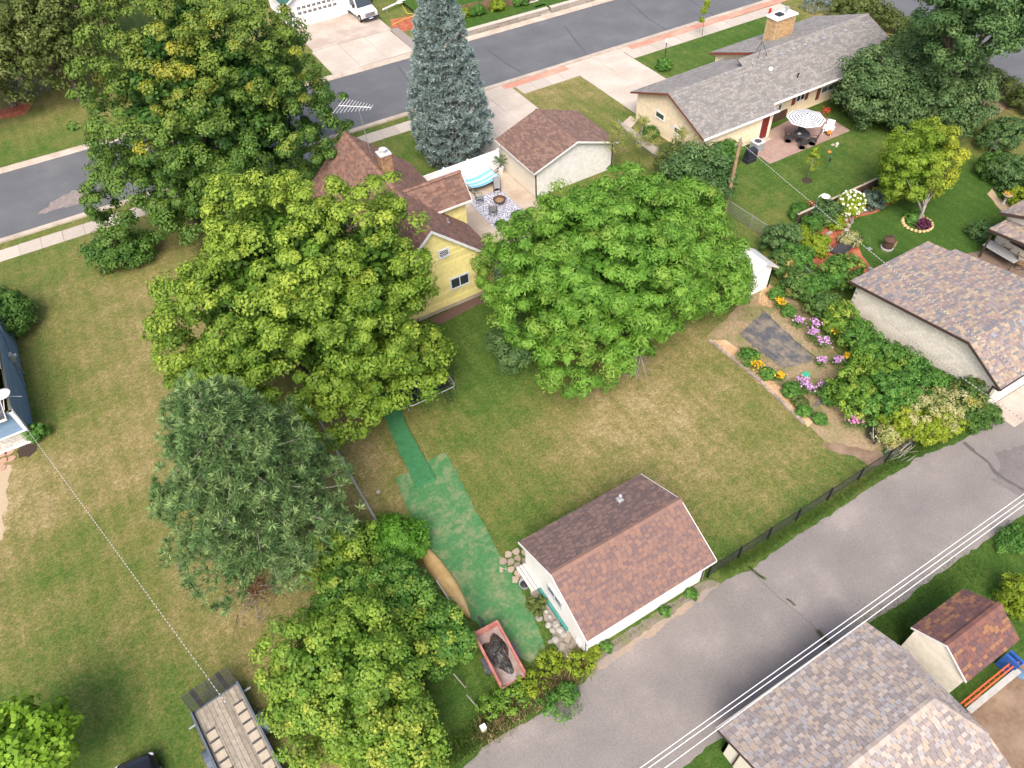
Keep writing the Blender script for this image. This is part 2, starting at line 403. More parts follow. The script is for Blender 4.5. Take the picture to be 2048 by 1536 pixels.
drive('driveway', 'pale concrete apron in front of the far white garage', 20.2, 29.1, 71.2, 77.3, 3, 3, CONC, .1)
drive('parking_pad', 'brownish concrete pad by the far white garage door', 20.4, 29.4, 77.35, 90, 1, 1, CONC2, .1)
sheet('cobble_strip', [(29.15,71.4),(30.3,71.4),(30.2,77.6),(29.3,77.6)], .012, M('cobble', (.3,.255,.23), (.2,.17,.155), 14, .9, .01), 'grey cobble strip beside the far driveway apron', 'cobble strip')
# side path by the ranch garage
sheet('path', jag(pxs('1240,248 1262,232 1275,240 1262,256 1290,278 1345,318 1330,325 1285,292'), .4, .02), .008, CONC2, 'concrete path beside the ranch garage wall', 'path')
# the alley
up = '905,1555 965,1499 987,1481 1006,1469 1026,1456 1053,1444 1080,1424 1096,1418 1120,1400 1139,1377 1170,1362 1183,1348 1195,1325 1264,1286 1330,1240 1412,1184 1450,1160 1500,1141 1530,1117 1596,1070 1668,1025 1743,974 1794,943 1852,909 1924,881 1975,848 1988,836 2010,822 2060,790 2300,640'
lo = '2300,870 2048,1028 1935,1106 1919,1119 1846,1170 1799,1208 1739,1246 1600,1352 1440,1478 1365,1536 1250,1640 900,1800 600,1900'
pup = jag(pxs(up), .3, .035, False); plo = jag(pxs(lo), .3, .035, False)
sheet('alley', pup+plo+pxs('500,1800'), .004, ALLY, 'worn mauve-grey asphalt alley behind the gardens', 'alley')
# dirt edge by the white garage, patches and sealed cracks
sheet('dirt_strip', jag(pxs('1190,1330 1262,1282 1330,1236 1412,1180 1440,1166 1416,1190 1340,1246 1268,1294 1200,1340'), .25, .05), .01, M('sandy_dirt', (.34,.26,.19), (.26,.2,.15), 9, .95, .01, c3=(.24,.21,.185), scale2=1.2), 'sandy dirt along the alley side of the white garage', 'dirt strip')
sheet('gravel_strip', jag(pxs('1182,1308 1262,1256 1330,1212 1404,1163 1425,1160 1440,1168 1412,1182 1340,1238 1262,1288 1195,1332'), .25, .04), .007, M('grey_dirt', (.22,.185,.155), (.16,.135,.11), 11, .95, .01, c3=(.14,.15,.07), scale2=1.4), 'grey dirt between the white garage and the alley', 'dirt strip')
PATCH = asphalt('patched_asphalt', (.14,.125,.12), (.175,.157,.15), (.21,.187,.178), .2)
sheet('alley_patch', jag(pxs('1990,905 2048,890 2060,1000 2030,985 1985,960 2000,930'), .3, .08), .009, PATCH, 'darker repaired asphalt patch at the right edge of the alley', 'asphalt patch')
TAR = M('crack_sealant', (.115,.102,.098), (.09,.08,.077), 5, .7)
def strip(name, pts, w0, z, mat, label):
    P_ = [Vector(q) for q in jag(pts, .25, .02, False)]+[Vector(pts[-1])]
    v_ = []
    for i, q in enumerate(P_):
        d = (P_[min(i+1, len(P_)-1)]-P_[max(i-1, 0)]).normalized(); nn = Vector((-d.y, d.x)); ww = w0*random.uniform(.5, 1.3)
        v_ += [(q.x+nn.x*ww, q.y+nn.y*ww, z), (q.x-nn.x*ww, q.y-nn.y*ww, z)]
    b_ = MB().add(v_, [(2*i, 2*i+1, 2*i+3, 2*i+2) for i in range(len(P_)-1)])
    return tag(b_.build(name, mat), label, name.replace('_', ' '), kind='structure')
strip('sealed_crack', pxs('1928,884 1950,905 1978,925 1990,945 2020,965 2048,982'), .12, .013, TAR, 'dark sealed crack crossing the alley by the right garage')
strip('pavement_crack', pxs('1500,1141 1530,1170 1570,1205 1620,1245 1650,1290'), .015, .008, TAR, 'thin crack across the alley opposite the brown-roofed shed')
for i, q in enumerate(('1128,50 1150,80 1183,120', '1255,0 1300,40 1345,66', '968,95 1010,125 1050,150', '795,130 815,160 832,195', '1380,0 1410,20 1430,32')):
    strip('street_joint', pxs(q), .05, .008, M('joint_tar', (.05,.052,.055), (.07,.07,.075), 5, .7), ['dark tar joint across the street below the concrete steps', 'dark tar joint across the street by the salmon strip', 'dark tar joint across the street right of the spruce', 'dark tar joint across the street left of the spruce', 'dark tar joint across the street at the top edge'][i])
sheet('street_patch', jag(pxs('75,428 110,400 150,380 185,392 178,405 130,415 100,425'), .3, .1), .009, M('worn_street', (.27,.22,.2), (.17,.15,.145), 3, .95), 'worn brownish broken patch in the street at left', 'street patch')
# cross street
cs = [(77.2,66),(75.6,58),(74.33,53.54),(72.45,44.2),(69.9,31),(66,12)]
cw = [(x+10, y-1.2) for x, y in cs]
sheet('cross_street', [(78,75)]+cs[0:]+cw[::-1]+[(90,75)], .006, ASPH, 'asphalt side street beyond the ranch house hedge', 'street')
b = MB()
for (x0,y0),(x1,y1) in zip(cs[:-1], cs[1:]):
    b.hexa([(x0-.45,y0,0),(x0,y0,0),(x1,y1,0),(x1-.45,y1,0),(x0-.45,y0,.13),(x0,y0,.05),(x1,y1,.05),(x1-.45,y1,.13)])
tag(b.build('kerb', KERB), 'concrete kerb of the side street behind the hedge', 'kerb', kind='structure')
# own patio behind the white fence
drive('patio', 'concrete patio with rug and hammock behind the yellow house', 18.9, 25.72, 34.5, 47.12, 2, 4, M('patio_concrete', (.47,.4,.32), (.4,.335,.265), 6, .9, .003, c3=(.36,.28,.21)), .03)['category'] = 'patio'
# ranch patio of brick pavers
m, n, l, p, o = newmat('brick_pavers'); g = n.new('ShaderNodeNewGeometry').outputs['Position']
bt = n.new('ShaderNodeTexBrick'); l.new(g, bt.inputs[0]); bt.inputs['Scale'].default_value = 4.2; bt.inputs['Mortar Size'].default_value = .03
bt.inputs['Color1'].default_value = (.38,.23,.185,1); bt.inputs['Color2'].default_value = (.24,.16,.135,1); bt.inputs['Mortar'].default_value = (.22,.17,.14,1)
col = mixc(n, l, ramp(n, l, noise(n, l, g, 1.2, 4), [(.35,(0,0,0)),(.7,(.45,.45,.45))]), bt.outputs[0], (.42,.3,.25)); l.new(col, p.inputs[0]); p.inputs['Roughness'].default_value = .9
cr = lambda s, ox, oy, k: ' '.join('%.1f,%.1f' % (ox+float(a_.split(',')[0])/k, oy+float(a_.split(',')[1])/k) for a_ in s.split())
MB().prism(pxs(cr('240,1165 340,1140 480,1250 520,1260 1880,700 1340,370 1100,380 500,700 290,820', 1480, 180, 8.533))[::-1], -.02, .05).build('patio', m)
tag(bpy.data.objects['patio.001'] if 'patio.001' in bpy.data.objects else COL.objects[-1], 'reddish brick paver patio behind the ranch house', 'patio', kind='structure')
# garden beds
MUL = M('red_mulch', (.36,.095,.045), (.2,.055,.03), 12, .95, .02, c3=(.42,.15,.08), scale2=1.5)
sheet('mulch_bed', jag(pxs('1800,398 1765,416 1743,429 1713,435 1696,443 1701,459 1720,503 1735,523 1748,548 1715,566 1690,560 1640,540 1600,500 1590,455 1630,440 1700,405 1790,352 1830,330'), .4, .05), .006, MUL, 'red bark mulch bed below the dark board fence', 'mulch bed')
BED = M('garden_soil', (.36,.27,.165), (.2,.15,.085), 6, .95, .03, c3=(.17,.165,.065), scale2=.8)
sheet('garden_bed', jag(pxs('1412,672 1608,846 1650,880 1735,915 1800,880 1790,850 1700,760 1640,650 1580,590 1540,568 1505,575 1490,600 1440,650'), .4, .05), .005, BED, 'straw-covered vegetable and flower bed inside the stone edging', 'garden bed')
CHIP = M('wood_chips', (.52,.34,.185), (.37,.225,.12), 10, .95, .03, c3=(.58,.4,.24), scale2=1.2)
sheet('wood_chips', jag(pxs('1425,680 1450,680 1480,700 1500,725 1530,745 1560,775 1600,810 1625,845 1618,852 1600,840 1520,768 1470,722'), .3, .05), .011, CHIP, 'orange wood chips along the stone garden edging', 'wood chips')
sheet('wood_chips', jag(pxs('1518,590 1535,570 1560,580 1570,600 1540,615 1520,612'), .3, .05), .011, CHIP, 'orange wood chips at the top end of the flower bed', 'wood chips')
SOIL = M('bare_soil', (.215,.145,.095), (.15,.1,.065), 6, .95, .03, c3=(.26,.19,.13), scale2=.8)
sheet('bare_soil', jag(pxs('1905,1440 1945,1405 1985,1378 2048,1330 2150,1300 2150,1700 2000,1600'), .3, .07), .006, SOIL, 'bare brown soil beside the lower right shed', 'soil')
sheet('bare_soil', jag(pxs('1640,885 1700,890 1735,905 1760,900 1770,925 1740,930 1715,915 1660,900'), .25, .06), .012, SOIL, 'dark compost soil below the wheelbarrow', 'soil')
sheet('mulch_patch', jag(pxs('34,900 48,888 70,888 74,902 60,914 40,915'), .25, .05), .006, M('dark_mulch', (.06,.04,.03), (.035,.025,.02), 14, .95, .02), 'dark mulch patch beside the blue house', 'mulch patch')
sheet('red_mulch', jag(pxs('0,222 30,208 55,200 66,210 50,228 10,238 -20,235'), .3, .06), .006, MUL, 'red mulch ring around the far left tree', 'mulch ring')
sheet('red_mulch', jag(pxs('780,40 840,28 845,50 815,62 790,62'), .4, .1), .006, MUL, 'red mulch bed beside the far driveway', 'mulch bed')
sheet('dirt_ring', jag(pxs('850,318 880,300 960,295 960,310 930,330 890,335'), .3, .08), .006, M('needle_litter', (.23,.13,.08), (.16,.1,.06), 8, .95, .02), 'brown needle litter under the blue spruce', 'litter')
sheet('stone_terrace', jag(pxs('1975,388 1985,375 1995,395 2020,410 2010,425 2000,420'), .3, .02), .008, M('tan_gravel', (.42,.31,.2), (.34,.25,.165), 14, .95, .01), 'curved tan border beside the right house', 'border')
sheet('hedge_soil', [(64,30),(69,31),(71.8,44),(68.5,46),(66,38)], .005, M('dry_soil', (.33,.25,.165), (.25,.19,.12), 5, .95), 'dry bare soil strip along the far hedge', 'soil')
sheet('paving', jag(pxs('1905,512 1975,500 2060,520 2060,600 2000,560'), .4, .01), .01, M('brown_flags', (.2,.145,.115), (.14,.1,.08), 4, .9), 'brown paved terrace behind the block garage', 'terrace')
sheet('house_bed', jag(pxs('855,640 950,595 1010,588 1005,600 955,610 880,650'), .3, .04), .006, M('bed_soil', (.16,.1,.075), (.1,.065,.05), 8, .95, .02), 'dark planting bed along the yellow house wall', 'bed')
sheet('sand_path', jag(pxs('-30,930 22,930 20,960 12,1010 4,1080 -30,1090'), .3, .08), .006, M('sand', (.42,.33,.225), (.35,.275,.18), 9, .95), 'pale sandy path at the left edge', 'path')
# ================================================================== building helpers
ZUP = Vector((0,0,1))
BACK = M('shadow_gap_backing', (.2,.17,.12), None, 4, .9)  # dark backing seen in the board gaps, painted as the shadow line under each board
def offs(o):
    q = o; t = Vector((0,0,0))
    while q is not None: t += q.location; q = q.parent
    return t
def pal(name, cols, rough=.9):
    return [M('%s_%d' % (name, i), c, tuple(x*.72 for x in c), 22, rough, .004, spec=.15) for i, c in enumerate(cols)]
TABS = {}
def shingle_plane(roof, E0, E1, R1, R0, mats, tw=.32, ch=.15, nmax=60, weights=None, wild=.5):
    """overlapping tabs over one roof plane; the nearest nmax are objects, the rest one joined part"""
    E0, E1, R1, R0 = map(Vector, (E0, E1, R1, R0))
    U = (E1-E0).normalized(); Nn = U.cross(R0-E0).normalized()
    if Nn.z < 0: Nn = -Nn
    V = Nn.cross(U)
    if V.z < 0: V = -V
    H = (R0-E0).dot(V); n = max(1, int(round(H/ch))); ch = H/n
    tabs = []
    for j in range(n):
        v = j*ch; f = (v+ch*.5)/H
        a, b = ((R0-E0)*f).dot(U), (E1-E0).dot(U)+((R1-E1)*f).dot(U)
        u = a - random.random()*tw*.9
        while u < b-.02:
            w_ = tw*(1+wild*random.uniform(-.5, .5)); lo_, hi = max(u, a), min(u+w_, b)
            if hi-lo_ > .03: tabs.append((lo_, hi, v, random.choices(range(len(mats)), weights)[0], random.uniform(.0, .006)))
            u += w_
    off = offs(roof); cpos = Vector((0,0,HC))
    tabs.sort(key=lambda t: (E0+U*t[0]+V*t[2]-cpos).length)
    rot = Matrix((U, V, Nn)).transposed()
    def tab8(w_, g_=.012):
        y0, y1 = -.012, ch*1.06; t0, t1 = .022, .007
        return [(g_,y0,.002),(w_-g_,y0,.002),(w_-g_,y1,.001),(g_,y1,.001),(g_,y0,t0),(w_-g_,y0,t0),(w_-g_,y1,t1),(g_,y1,t1)]
    rest = MB()
    for k, (lo_, hi, v, mi, dz) in enumerate(tabs):
        o0 = E0+U*lo_+V*v+Nn*(.002+dz)
        if k < nmax:
            key = (mats[mi].name, round(ch, 4))
            if key not in TABS:
                me = bpy.data.meshes.new('shingle'); me.from_pydata(tab8(1, .035), [], [(0,3,2,1),(4,5,6,7),(0,1,5,4),(1,2,6,5),(2,3,7,6),(3,0,4,7)])
                me.materials.append(mats[mi]); TABS[key] = me
            o = link('shingle', TABS[key], roof)
            o.matrix_local = Matrix.Translation(o0-off) @ rot.to_4x4() @ Matrix.Diagonal((hi-lo_, 1, 1, 1))
        else:
            rest.add([o0+rot@Vector(q) for q in tab8(hi-lo_)], [(4,5,6,7),(0,1,5,4),(1,2,6,5),(3,0,4,7)], mats[mi])
    if rest.v:
        r = rest.build('shingle_field', None, roof, world=True); r['kind'] = 'stuff'
def roof_plane(root, E0, E1, R1, R0, deck, mats=None, th=.09, name='roof', **kw):
    E0, E1, R1, R0 = map(Vector, (E0, E1, R1, R0))
    N_ = (E1-E0).cross(R0-E0).normalized()
    if N_.z < 0: N_ = -N_
    b = MB(); b.hexa([q-N_*th for q in (E0,E1,R1,R0)]+[E0,E1,R1,R0])
    r = b.build(name, deck, root, world=True)
    if mats: shingle_plane(r, E0, E1, R1, R0, mats, **kw)
    return r
def ridge_cap(root, a, b, mats, w_=.17, st=.28):
    a, b = Vector(a), Vector(b); n = int((b-a).length/st); d = (b-a)/n; U = d.normalized(); S = U.cross(ZUP)
    mb = MB()
    for i in range(n):
        p0, p1 = a+d*i, a+d*(i+1.08); z0, z1 = .03, .045
        mb.add([p0-S*w_-ZUP*(w_*.42-z0), p0+ZUP*z0*1.2, p0+S*w_-ZUP*(w_*.42-z0), p1-S*w_-ZUP*(w_*.42-z1), p1+ZUP*z1*1.2, p1+S*w_-ZUP*(w_*.42-z1)], [(0,1,4,3),(1,2,5,4),(0,2,1),(3,4,5)], random.choice(mats))
    return mb.build('ridge_cap', None, root, world=True)
def wall(root, O, U, prof, mat, boards=None, th=.14, name='wall', bname='siding_board'):
    """a wall from O along U; prof [(u, z_top)]; outward is U x up; boards = (height, [mats])"""
    O, U = Vector(O), Vector(U).normalized(); N_ = U.cross(ZUP)
    poly = [(prof[0][0], O.z)]+[(u, z) for u, z in prof]+[(prof[-1][0], O.z)]
    k = len(poly)
    V_ = [O+U*u+ZUP*(z-O.z) for u, z in poly]
    b = MB(); b.add(V_+[q-N_*th for q in V_], [tuple(range(k-1,-1,-1)), tuple(range(k, 2*k))]+[(i,(i+1)%k,k+(i+1)%k,k+i) for i in range(k)])
    wo = b.build(name, BACK if boards else mat, root, world=True)
    if boards:
        h, mats = boards; z = O.z+.02; top = max(z_ for u, z_ in prof)
        def span(zz):
            us = []
            for (u0,z0),(u1,z1) in zip(prof[:-1], prof[1:]):
                if z0 >= zz: us.append(u0)
                if z1 >= zz: us.append(u1)
                if (z0-zz)*(z1-zz) < 0: us.append(u0+(u1-u0)*(zz-z0)/(z1-z0))
            return (min(us), max(us)) if us else None
        while z < top-.05:
            z1 = min(z+h, top-.01); s0, s1 = span(z), span(z1)
            if not s0: break
            if not s1: s1 = (sum(s0)/2, sum(s0)/2+.01)
            a0, b0 = s0; a1, b1 = s1
            if b0-a0 > .05:
                q = lambda u, zz, d: O+U*u+ZUP*(zz-O.z)+N_*d
                MB().hexa([q(a0,z+.02,.002),q(b0,z+.02,.002),q(b1,z1,.002),q(a1,z1,.002),q(a0,z+.02,.05),q(b0,z+.02,.05),q(b1,z1,.008),q(a1,z1,.008)]).build(bname, random.choice(mats), wo, world=True)
            z = z1
    return wo
WHITE = M('white_paint', (.80,.79,.77), (.74,.73,.71), 3, .6, 0, c3=(.7,.68,.65), scale2=.8)
BROWN = M('brown_trim', (.07,.045,.035), (.055,.035,.03), 4, .6)
GLASS = glass('dark_glass'); GREENGL = glass('green_glass', (.09,.16,.12))
METAL = M('galvanised', (.5,.5,.5), (.4,.4,.41), 8, .45, 0, .6)
BLACK = M('black_metal', (.02,.02,.022), (.03,.03,.03), 6, .5)
DKGREY = M('dark_grey_metal', (.07,.075,.08), (.05,.05,.055), 6, .5)
def window(root, C, U, w_, h, panes=1, frame=WHITE, gl=GLASS, fw=.07, proud=.085, lattice=False):
    C, U = Vector(C), Vector(U).normalized(); N_ = U.cross(ZUP)
    def slab_(b, u0, u1, z0, z1, d0, d1):
        q = lambda u, z, d: C+U*u+ZUP*z+N_*d
        b.hexa([q(u0,z0,d0),q(u1,z0,d0),q(u1,z0,d1),q(u0,z0,d1),q(u0,z1,d0),q(u1,z1,d0),q(u1,z1,d1),q(u0,z1,d1)])
    b = MB()
    slab_(b,-w_/2-fw,w_/2+fw,-h/2-fw,-h/2,0,proud+.02); slab_(b,-w_/2-fw,w_/2+fw,h/2,h/2+fw,0,proud)
    slab_(b,-w_/2-fw,-w_/2,-h/2,h/2,0,proud); slab_(b,w_/2,w_/2+fw,-h/2,h/2,0,proud)
    for i in range(1, panes):
        u = -w_/2+w_*i/panes; slab_(b, u-.03, u+.03, -h/2, h/2, 0, proud)
    wo = b.build('window', frame, root, world=True)
    for i in range(panes):
        b = MB(); u0 = -w_/2+w_*i/panes; slab_(b, u0+(.031 if i else 0), u0+w_/panes-(.031 if i < panes-1 else 0), -h/2, h/2, .002, .06); b.build('pane', gl, wo, world=True)
    if lattice:
        for i in range(-2, 3):
            for s in (1, -1):
                b = MB(); q = lambda u, z: C+U*u+ZUP*z+N_*.068
                u0, u1 = i*.22-s*.3, i*.22+s*.3
                pts = []
                a_, c_ = Vector((u0, -h/2)), Vector((u1, h/2))
                for t in np.linspace(0, 1, 30):
                    e = a_.lerp(c_, t)
                    if abs(e.x) < w_/2-.01: pts.append(e)
                if len(pts) > 2: b.bar(q(*pts[0]), q(*pts[-1]), .012, None, n=4); b.build('lattice_bar', frame, wo, world=True)
    return wo
def gable_x(root, x0, x1, y0, y1, ze, yr, zr, ov, wmats, roofdeck, mats, rake=.25, boards=None, front=True, sk=(1,1), **kw):
    pass
def fascia(root, pts, mat, h=.16, th=.03, name='fascia'):
    for a, b in zip(pts[:-1], pts[1:]):
        a, b = Vector(a), Vector(b); d = (b-a); s = d.cross(ZUP).normalized()*th/2
        MB().hexa([a-s-ZUP*h, b-s-ZUP*h, b+s-ZUP*h, a+s-ZUP*h, a-s, b-s, b+s, a+s]).build(name, mat, root, world=True)
# ================================================================== white garage by the alley
BR = pal('brown_shingle', [(.27,.16,.125),(.235,.145,.118),(.2,.13,.115),(.18,.12,.115),(.25,.155,.125),(.215,.14,.122)])
DECK = M('roof_deck', (.12,.09,.08), (.09,.07,.06), 5, .9)
wg = thing('white_garage', 'white garage with brown shingle roof beside the alley', 'garage', (12, 13, 0))
x0, x1, y0, y1 = 8.42, 15.42, 10.32, 15.45
ZR, YR = 3.62, 12.95
wall(wg, (x0,y1,0), (0,-1,0), [(0,2.22),(y1-YR,3.45),(y1-y0,2.22)], WHITE)
wall(wg, (x0+.02,y0,0), (1,0,0), [(0,2.15),(x1-x0-.04,2.15)], WHITE)
wall(wg, (x1,y0,0), (0,1,0), [(0,2.22),(YR-y0,3.45),(y1-y0,2.22)], WHITE)
wall(wg, (x1-.02,y1,0), (-1,0,0), [(0,2.15),(x1-x0-.04,2.15)], WHITE)
xa, xb = 8.3, 15.66
roof_plane(wg, (xa,10.05,2.2), (xb,10.05,2.2), (xb,YR,ZR), (xa,YR,ZR), DECK, BR, nmax=170, tw=.29, ch=.14, wild=.15)
roof_plane(wg, (xa,15.82,2.2), (xb,15.82,2.2), (xb,YR,ZR), (xa,YR,ZR), DECK, pal('shaded_slope_shingle', [(.2,.135,.12),(.165,.115,.105),(.235,.155,.135),(.15,.11,.105)]), nmax=100, tw=.29, ch=.14, wild=.15)  # rear slope gets a darker palette: its shade is put into the colour
ridge_cap(wg, (xa,YR,ZR), (xb,YR,ZR), BR[:2]+BR[4:5])
fascia(wg, [(xa-.017,15.85,2.2),(xa-.017,YR,ZR),(xa-.017,10.03,2.2)], WHITE)
fascia(wg, [(xb+.017,15.85,2.2),(xb+.017,YR,ZR),(xb+.017,10.03,2.2)], WHITE)
fascia(wg, [(xa,10.03,2.19),(xb,10.03,2.19)], WHITE, .12)
c = GX(1111, 1192, 8.42); window(wg, (8.42, c.y, c.z), (0,-1,0), 1.1, .55, 2, M('grey_frame', (.45,.47,.5), None, 5, .5), glass('grey_glass', (.14,.16,.19)), .05)
c = GY(1240, 997, 14.3)
part('vent_pipe', METAL, wg, lambda b: (b.box((c.x-.14,14.15,c.z-.14),(c.x+.14,14.45,c.z-.05)), b.lathe([(.06,-.1),(.06,.25),(.09,.26),(.09,.33),(.05,.36)], None, 12, (c.x,14.3,c.z-.05))))
part('downspout', M('pale_blue_metal', (.55,.6,.66), None, 5, .5), wg, lambda b: b.box((x0+.05,y0-.09,0),(x0+.14,y0-.015,2.05)))
part('meter_box', WHITE, wg, lambda b: b.box((x0-.09,10.6,.35),(x0-.002,10.9,.75)))
part('skirt_board', M('teal_board', (.05,.26,.22), (.04,.2,.18), 5, .7), wg, lambda b: b.box((x0-.13,11.6,0),(x0-.03,14.6,.28)))
# ================================================================== block garage at right
BG = pal('multi_shingle', [(.36,.285,.215),(.27,.21,.19),(.23,.19,.19),(.31,.245,.215),(.19,.195,.205),(.41,.33,.235),(.29,.25,.245),(.34,.255,.205)])
rg = thing('block_garage', 'cream concrete-block garage with multicoloured shingle roof beside the flower hedge', 'garage', (40, 15, 0))
BLK = [M('cream_block_%d' % i, tuple(c_*k for c_ in (.77,.71,.61)), None, 7, .9, .003) for i, k in enumerate((.94,1,1.06))]
RX, RY, RZ_ = 35.4, 12.3, 3.88
wo = wall(rg, (35.85,19.95,0), (0,-1,0), [(0,2.5),(19.95-RY,3.7),(19.95-9.98,2.38)], M('mortar', (.42,.39,.33), None, 5, .9))
# blocks
kb = []; zc = 0.01; row = 0
while zc < 3.5:
    yy = 19.95-.02 - (0 if row % 2 else .2)
    while yy > 10.0:
        yl_ = max(yy-.385, 10.0); ztop = zc+.185
        def top_(y_): return 3.7+(2.5-3.7)*(y_-RY)/(19.95-RY) if y_ > RY else 3.7+(2.38-3.7)*(RY-y_)/(RY-9.98)
        if ztop < min(top_(yy), top_(yl_))-.05 and yy-yl_ > .1: kb.append((yl_, min(yy, 19.94), zc))
        yy -= .4
    zc += .2; row += 1
kb.sort(key=lambda q: -q[2]*3-abs(q[0]-12)*-.2)
bm_ = {}
rest = MB()
for i, (ya, yb, zz) in enumerate(kb):
    if i < 290:
        key = (round(yb-ya, 3), i % 3)
        if key not in bm_:
            me = bpy.data.meshes.new('block'); mb = MB().box((-.012,0,0),(.0,yb-ya,.183)); me.from_pydata([tuple(v_) for v_ in mb.v], [], mb.f); me.materials.append(BLK[i % 3]); bm_[key] = me
        o_ = link('block', bm_[key], wo); o_.location = Vector((35.848, ya, zz))-offs(wo)
    else: rest.box((35.836,ya,zz),(35.848,yb,zz+.183), BLK[i % 3])
r_ = rest.build('block_courses', None, wo, world=True); r_['kind'] = 'stuff'
wall(rg, (35.87,9.98,0), (1,0,0), [(0,2.35),(6.4,2.35)], BLK[1])
wall(rg, (42.3,19.95,0), (-1,0,0), [(0,2.4),(6.4,2.4)], BLK[1]); wall(rg, (42.3,9.98,0), (0,1,0), [(0,2.38),(RY-9.98,3.7),(19.95-9.98,2.5)], BLK[1])
part('garage_door', WHITE, rg, lambda b: [b.box((36.6,9.93,.02+.55*i),(41.4,9.965,.54+.55*i)) for i in range(4)])
roof_plane(rg, (RX,9.68,2.47), (43.0,9.68,2.47), (43.0,RY,RZ_), (RX,RY,RZ_), DECK, BG, nmax=120, tw=.36, ch=.145)
roof_plane(rg, (RX,20.25,2.6), (42.6,20.25,2.6), (42.6,RY,RZ_), (RX,RY,RZ_), DECK, BG, nmax=170, tw=.36, ch=.16)
roof_plane(rg, (42.6,18.6,2.866), (43.0,18.6,2.866), (43.0,RY,RZ_), (42.6,RY,RZ_), DECK, BG, nmax=0, tw=.36, ch=.16)
fascia(rg, [(RX-.017,20.28,2.6),(RX-.017,RY,RZ_),(RX-.017,9.66,2.47)], BROWN, .17)
fascia(rg, [(RX,9.65,2.46),(43.0,9.65,2.46)], BROWN, .12, .08, 'gutter'); fascia(rg, [(42.6,20.28,2.59),(RX,20.28,2.59)], BROWN, .14)
part('downspout', BROWN, rg, lambda b: b.tube([(35.5,9.62,2.38),(35.52,9.75,2.2),(35.78,10.15,1.98),(35.78,10.15,.12),(35.6,10.0,.05)], .055, None, 6))
for u, v in ((1985,672),(2040,645)):
    c = G(u, v, 3.75); part('roof_vent', M('grey_vent', (.3,.3,.31), None, 6, .6), rg, lambda b: b.hexa([(c.x-.15,c.y-.17,c.z-.2),(c.x+.15,c.y-.17,c.z-.2),(c.x+.15,c.y+.17,c.z-.1),(c.x-.15,c.y+.17,c.z-.1),(c.x-.14,c.y-.15,c.z+.1),(c.x+.14,c.y-.15,c.z+.1),(c.x+.13,c.y+.12,c.z+.12),(c.x-.13,c.y+.12,c.z+.12)]))
drive('garage_apron', 'concrete apron in front of the block garage', 36.3, 46, 8.2, 9.9, 4, 1, CONC2, .03)['category'] = 'apron'
# ================================================================== ranch house
GS = pal('grey_shingle', [(.28,.265,.245),(.235,.222,.21),(.21,.2,.192),(.31,.29,.268),(.255,.24,.222)])
TAN = [M('tan_siding_%d' % i, tuple(c_*k for c_ in (.76,.64,.44)), None, 3, .7) for i, k in enumerate((.96,1,1.03))]
rh = thing('ranch_house', 'long tan ranch house with grey shingle roof and brick chimney', 'house', (50, 43, 0))
S = .383
def zb(y): return 2.5+S*(y-38.3)
wall(rh, (39.5,47.4,0), (0,-1,0), [(0,2.45),(47.4-43.05,4.15),(47.4-38.7,2.5)], TAN[1], (.16, TAN))
wall(rh, (39.5,38.7,0), (1,0,0), [(0,2.5),(7.3,2.5)], TAN[1], (.16, TAN))
wall(rh, (46.8,38.7,0), (0,1,0), [(0,2.5),(1.5,2.5)], TAN[1])
wall(rh, (46.8,40.2,0), (1,0,0), [(0,3.0),(15.4,3.0)], TAN[1], (.16, TAN))
wall(rh, (62.2,40.2,0), (0,1,0), [(0,3.0),(3.6,4.5),(8.8,2.5)], TAN[1])
wall(rh, (62.2,49.0,0), (-1,0,0), [(0,2.45),(12.6,2.45)], TAN[1]); wall(rh, (49.6,47.4,0), (-1,0,0), [(0,2.4),(10.1,2.4)], TAN[1])
wall(rh, (49.7,49.0,0), (0,-1,0), [(0,2.5),(5.2,4.5),(5.3,4.5)], TAN[0], (.2, TAN))
kw = dict(nmax=0, tw=.4, ch=.17)
roof_plane(rh, (39.0,38.3,2.5), (46.95,38.3,2.5), (46.95,43.05,zb(43.05)), (39.0,43.05,zb(43.05)), DECK, GS, **kw)
roof_plane(rh, (46.95,39.0,zb(39.0)), (62.5,39.0,zb(39.0)), (62.5,43.8,zb(43.8)), (46.95,43.8,zb(43.8)), DECK, GS, **kw)
roof_plane(rh, (39.0,47.8,2.5), (49.6,47.8,2.5), (49.6,43.05,zb(43.05)), (39.0,43.05,zb(43.05)), DECK, GS, **kw)
roof_plane(rh, (49.3,49.5,2.5), (62.5,49.5,2.5), (62.5,43.8,zb(43.8)), (49.3,43.8,zb(43.8)), DECK, GS, **kw)
ridge_cap(rh, (39,43.05,zb(43.05)+.01), (47,43.05,zb(43.05)+.01), GS[:2]); ridge_cap(rh, (47,43.8,zb(43.8)), (62.5,43.8,zb(43.8)), GS[:2])
RUST = M('rust_trim', (.2,.06,.035), (.16,.05,.03), 5, .6)
fascia(rh, [(38.98,47.82,2.49),(38.98,43.05,zb(43.05)),(38.98,38.28,2.49)], RUST, .14)
fascia(rh, [(49.28,49.5,2.5),(49.28,43.8,zb(43.8))], RUST, .2)
fascia(rh, [(39.0,38.24,2.53),(47.0,38.24,2.53)], WHITE, .14, .1, 'gutter'); fascia(rh, [(46.98,38.95,zb(39)+.03),(62.5,38.95,zb(39)+.03)], WHITE, .14, .1, 'gutter')
fascia(rh, [(39.0,47.85,2.5),(49.3,47.85,2.5)], WHITE, .12)
DRED = M('dark_red_door', (.17,.025,.018), (.14,.02,.015), 5, .5)
c = GY(1527, 256, 38.7)
dr = part('door', DRED, rh, lambda b: b.box((c.x-.42,38.62,.12),(c.x+.42,38.66,2.1)))
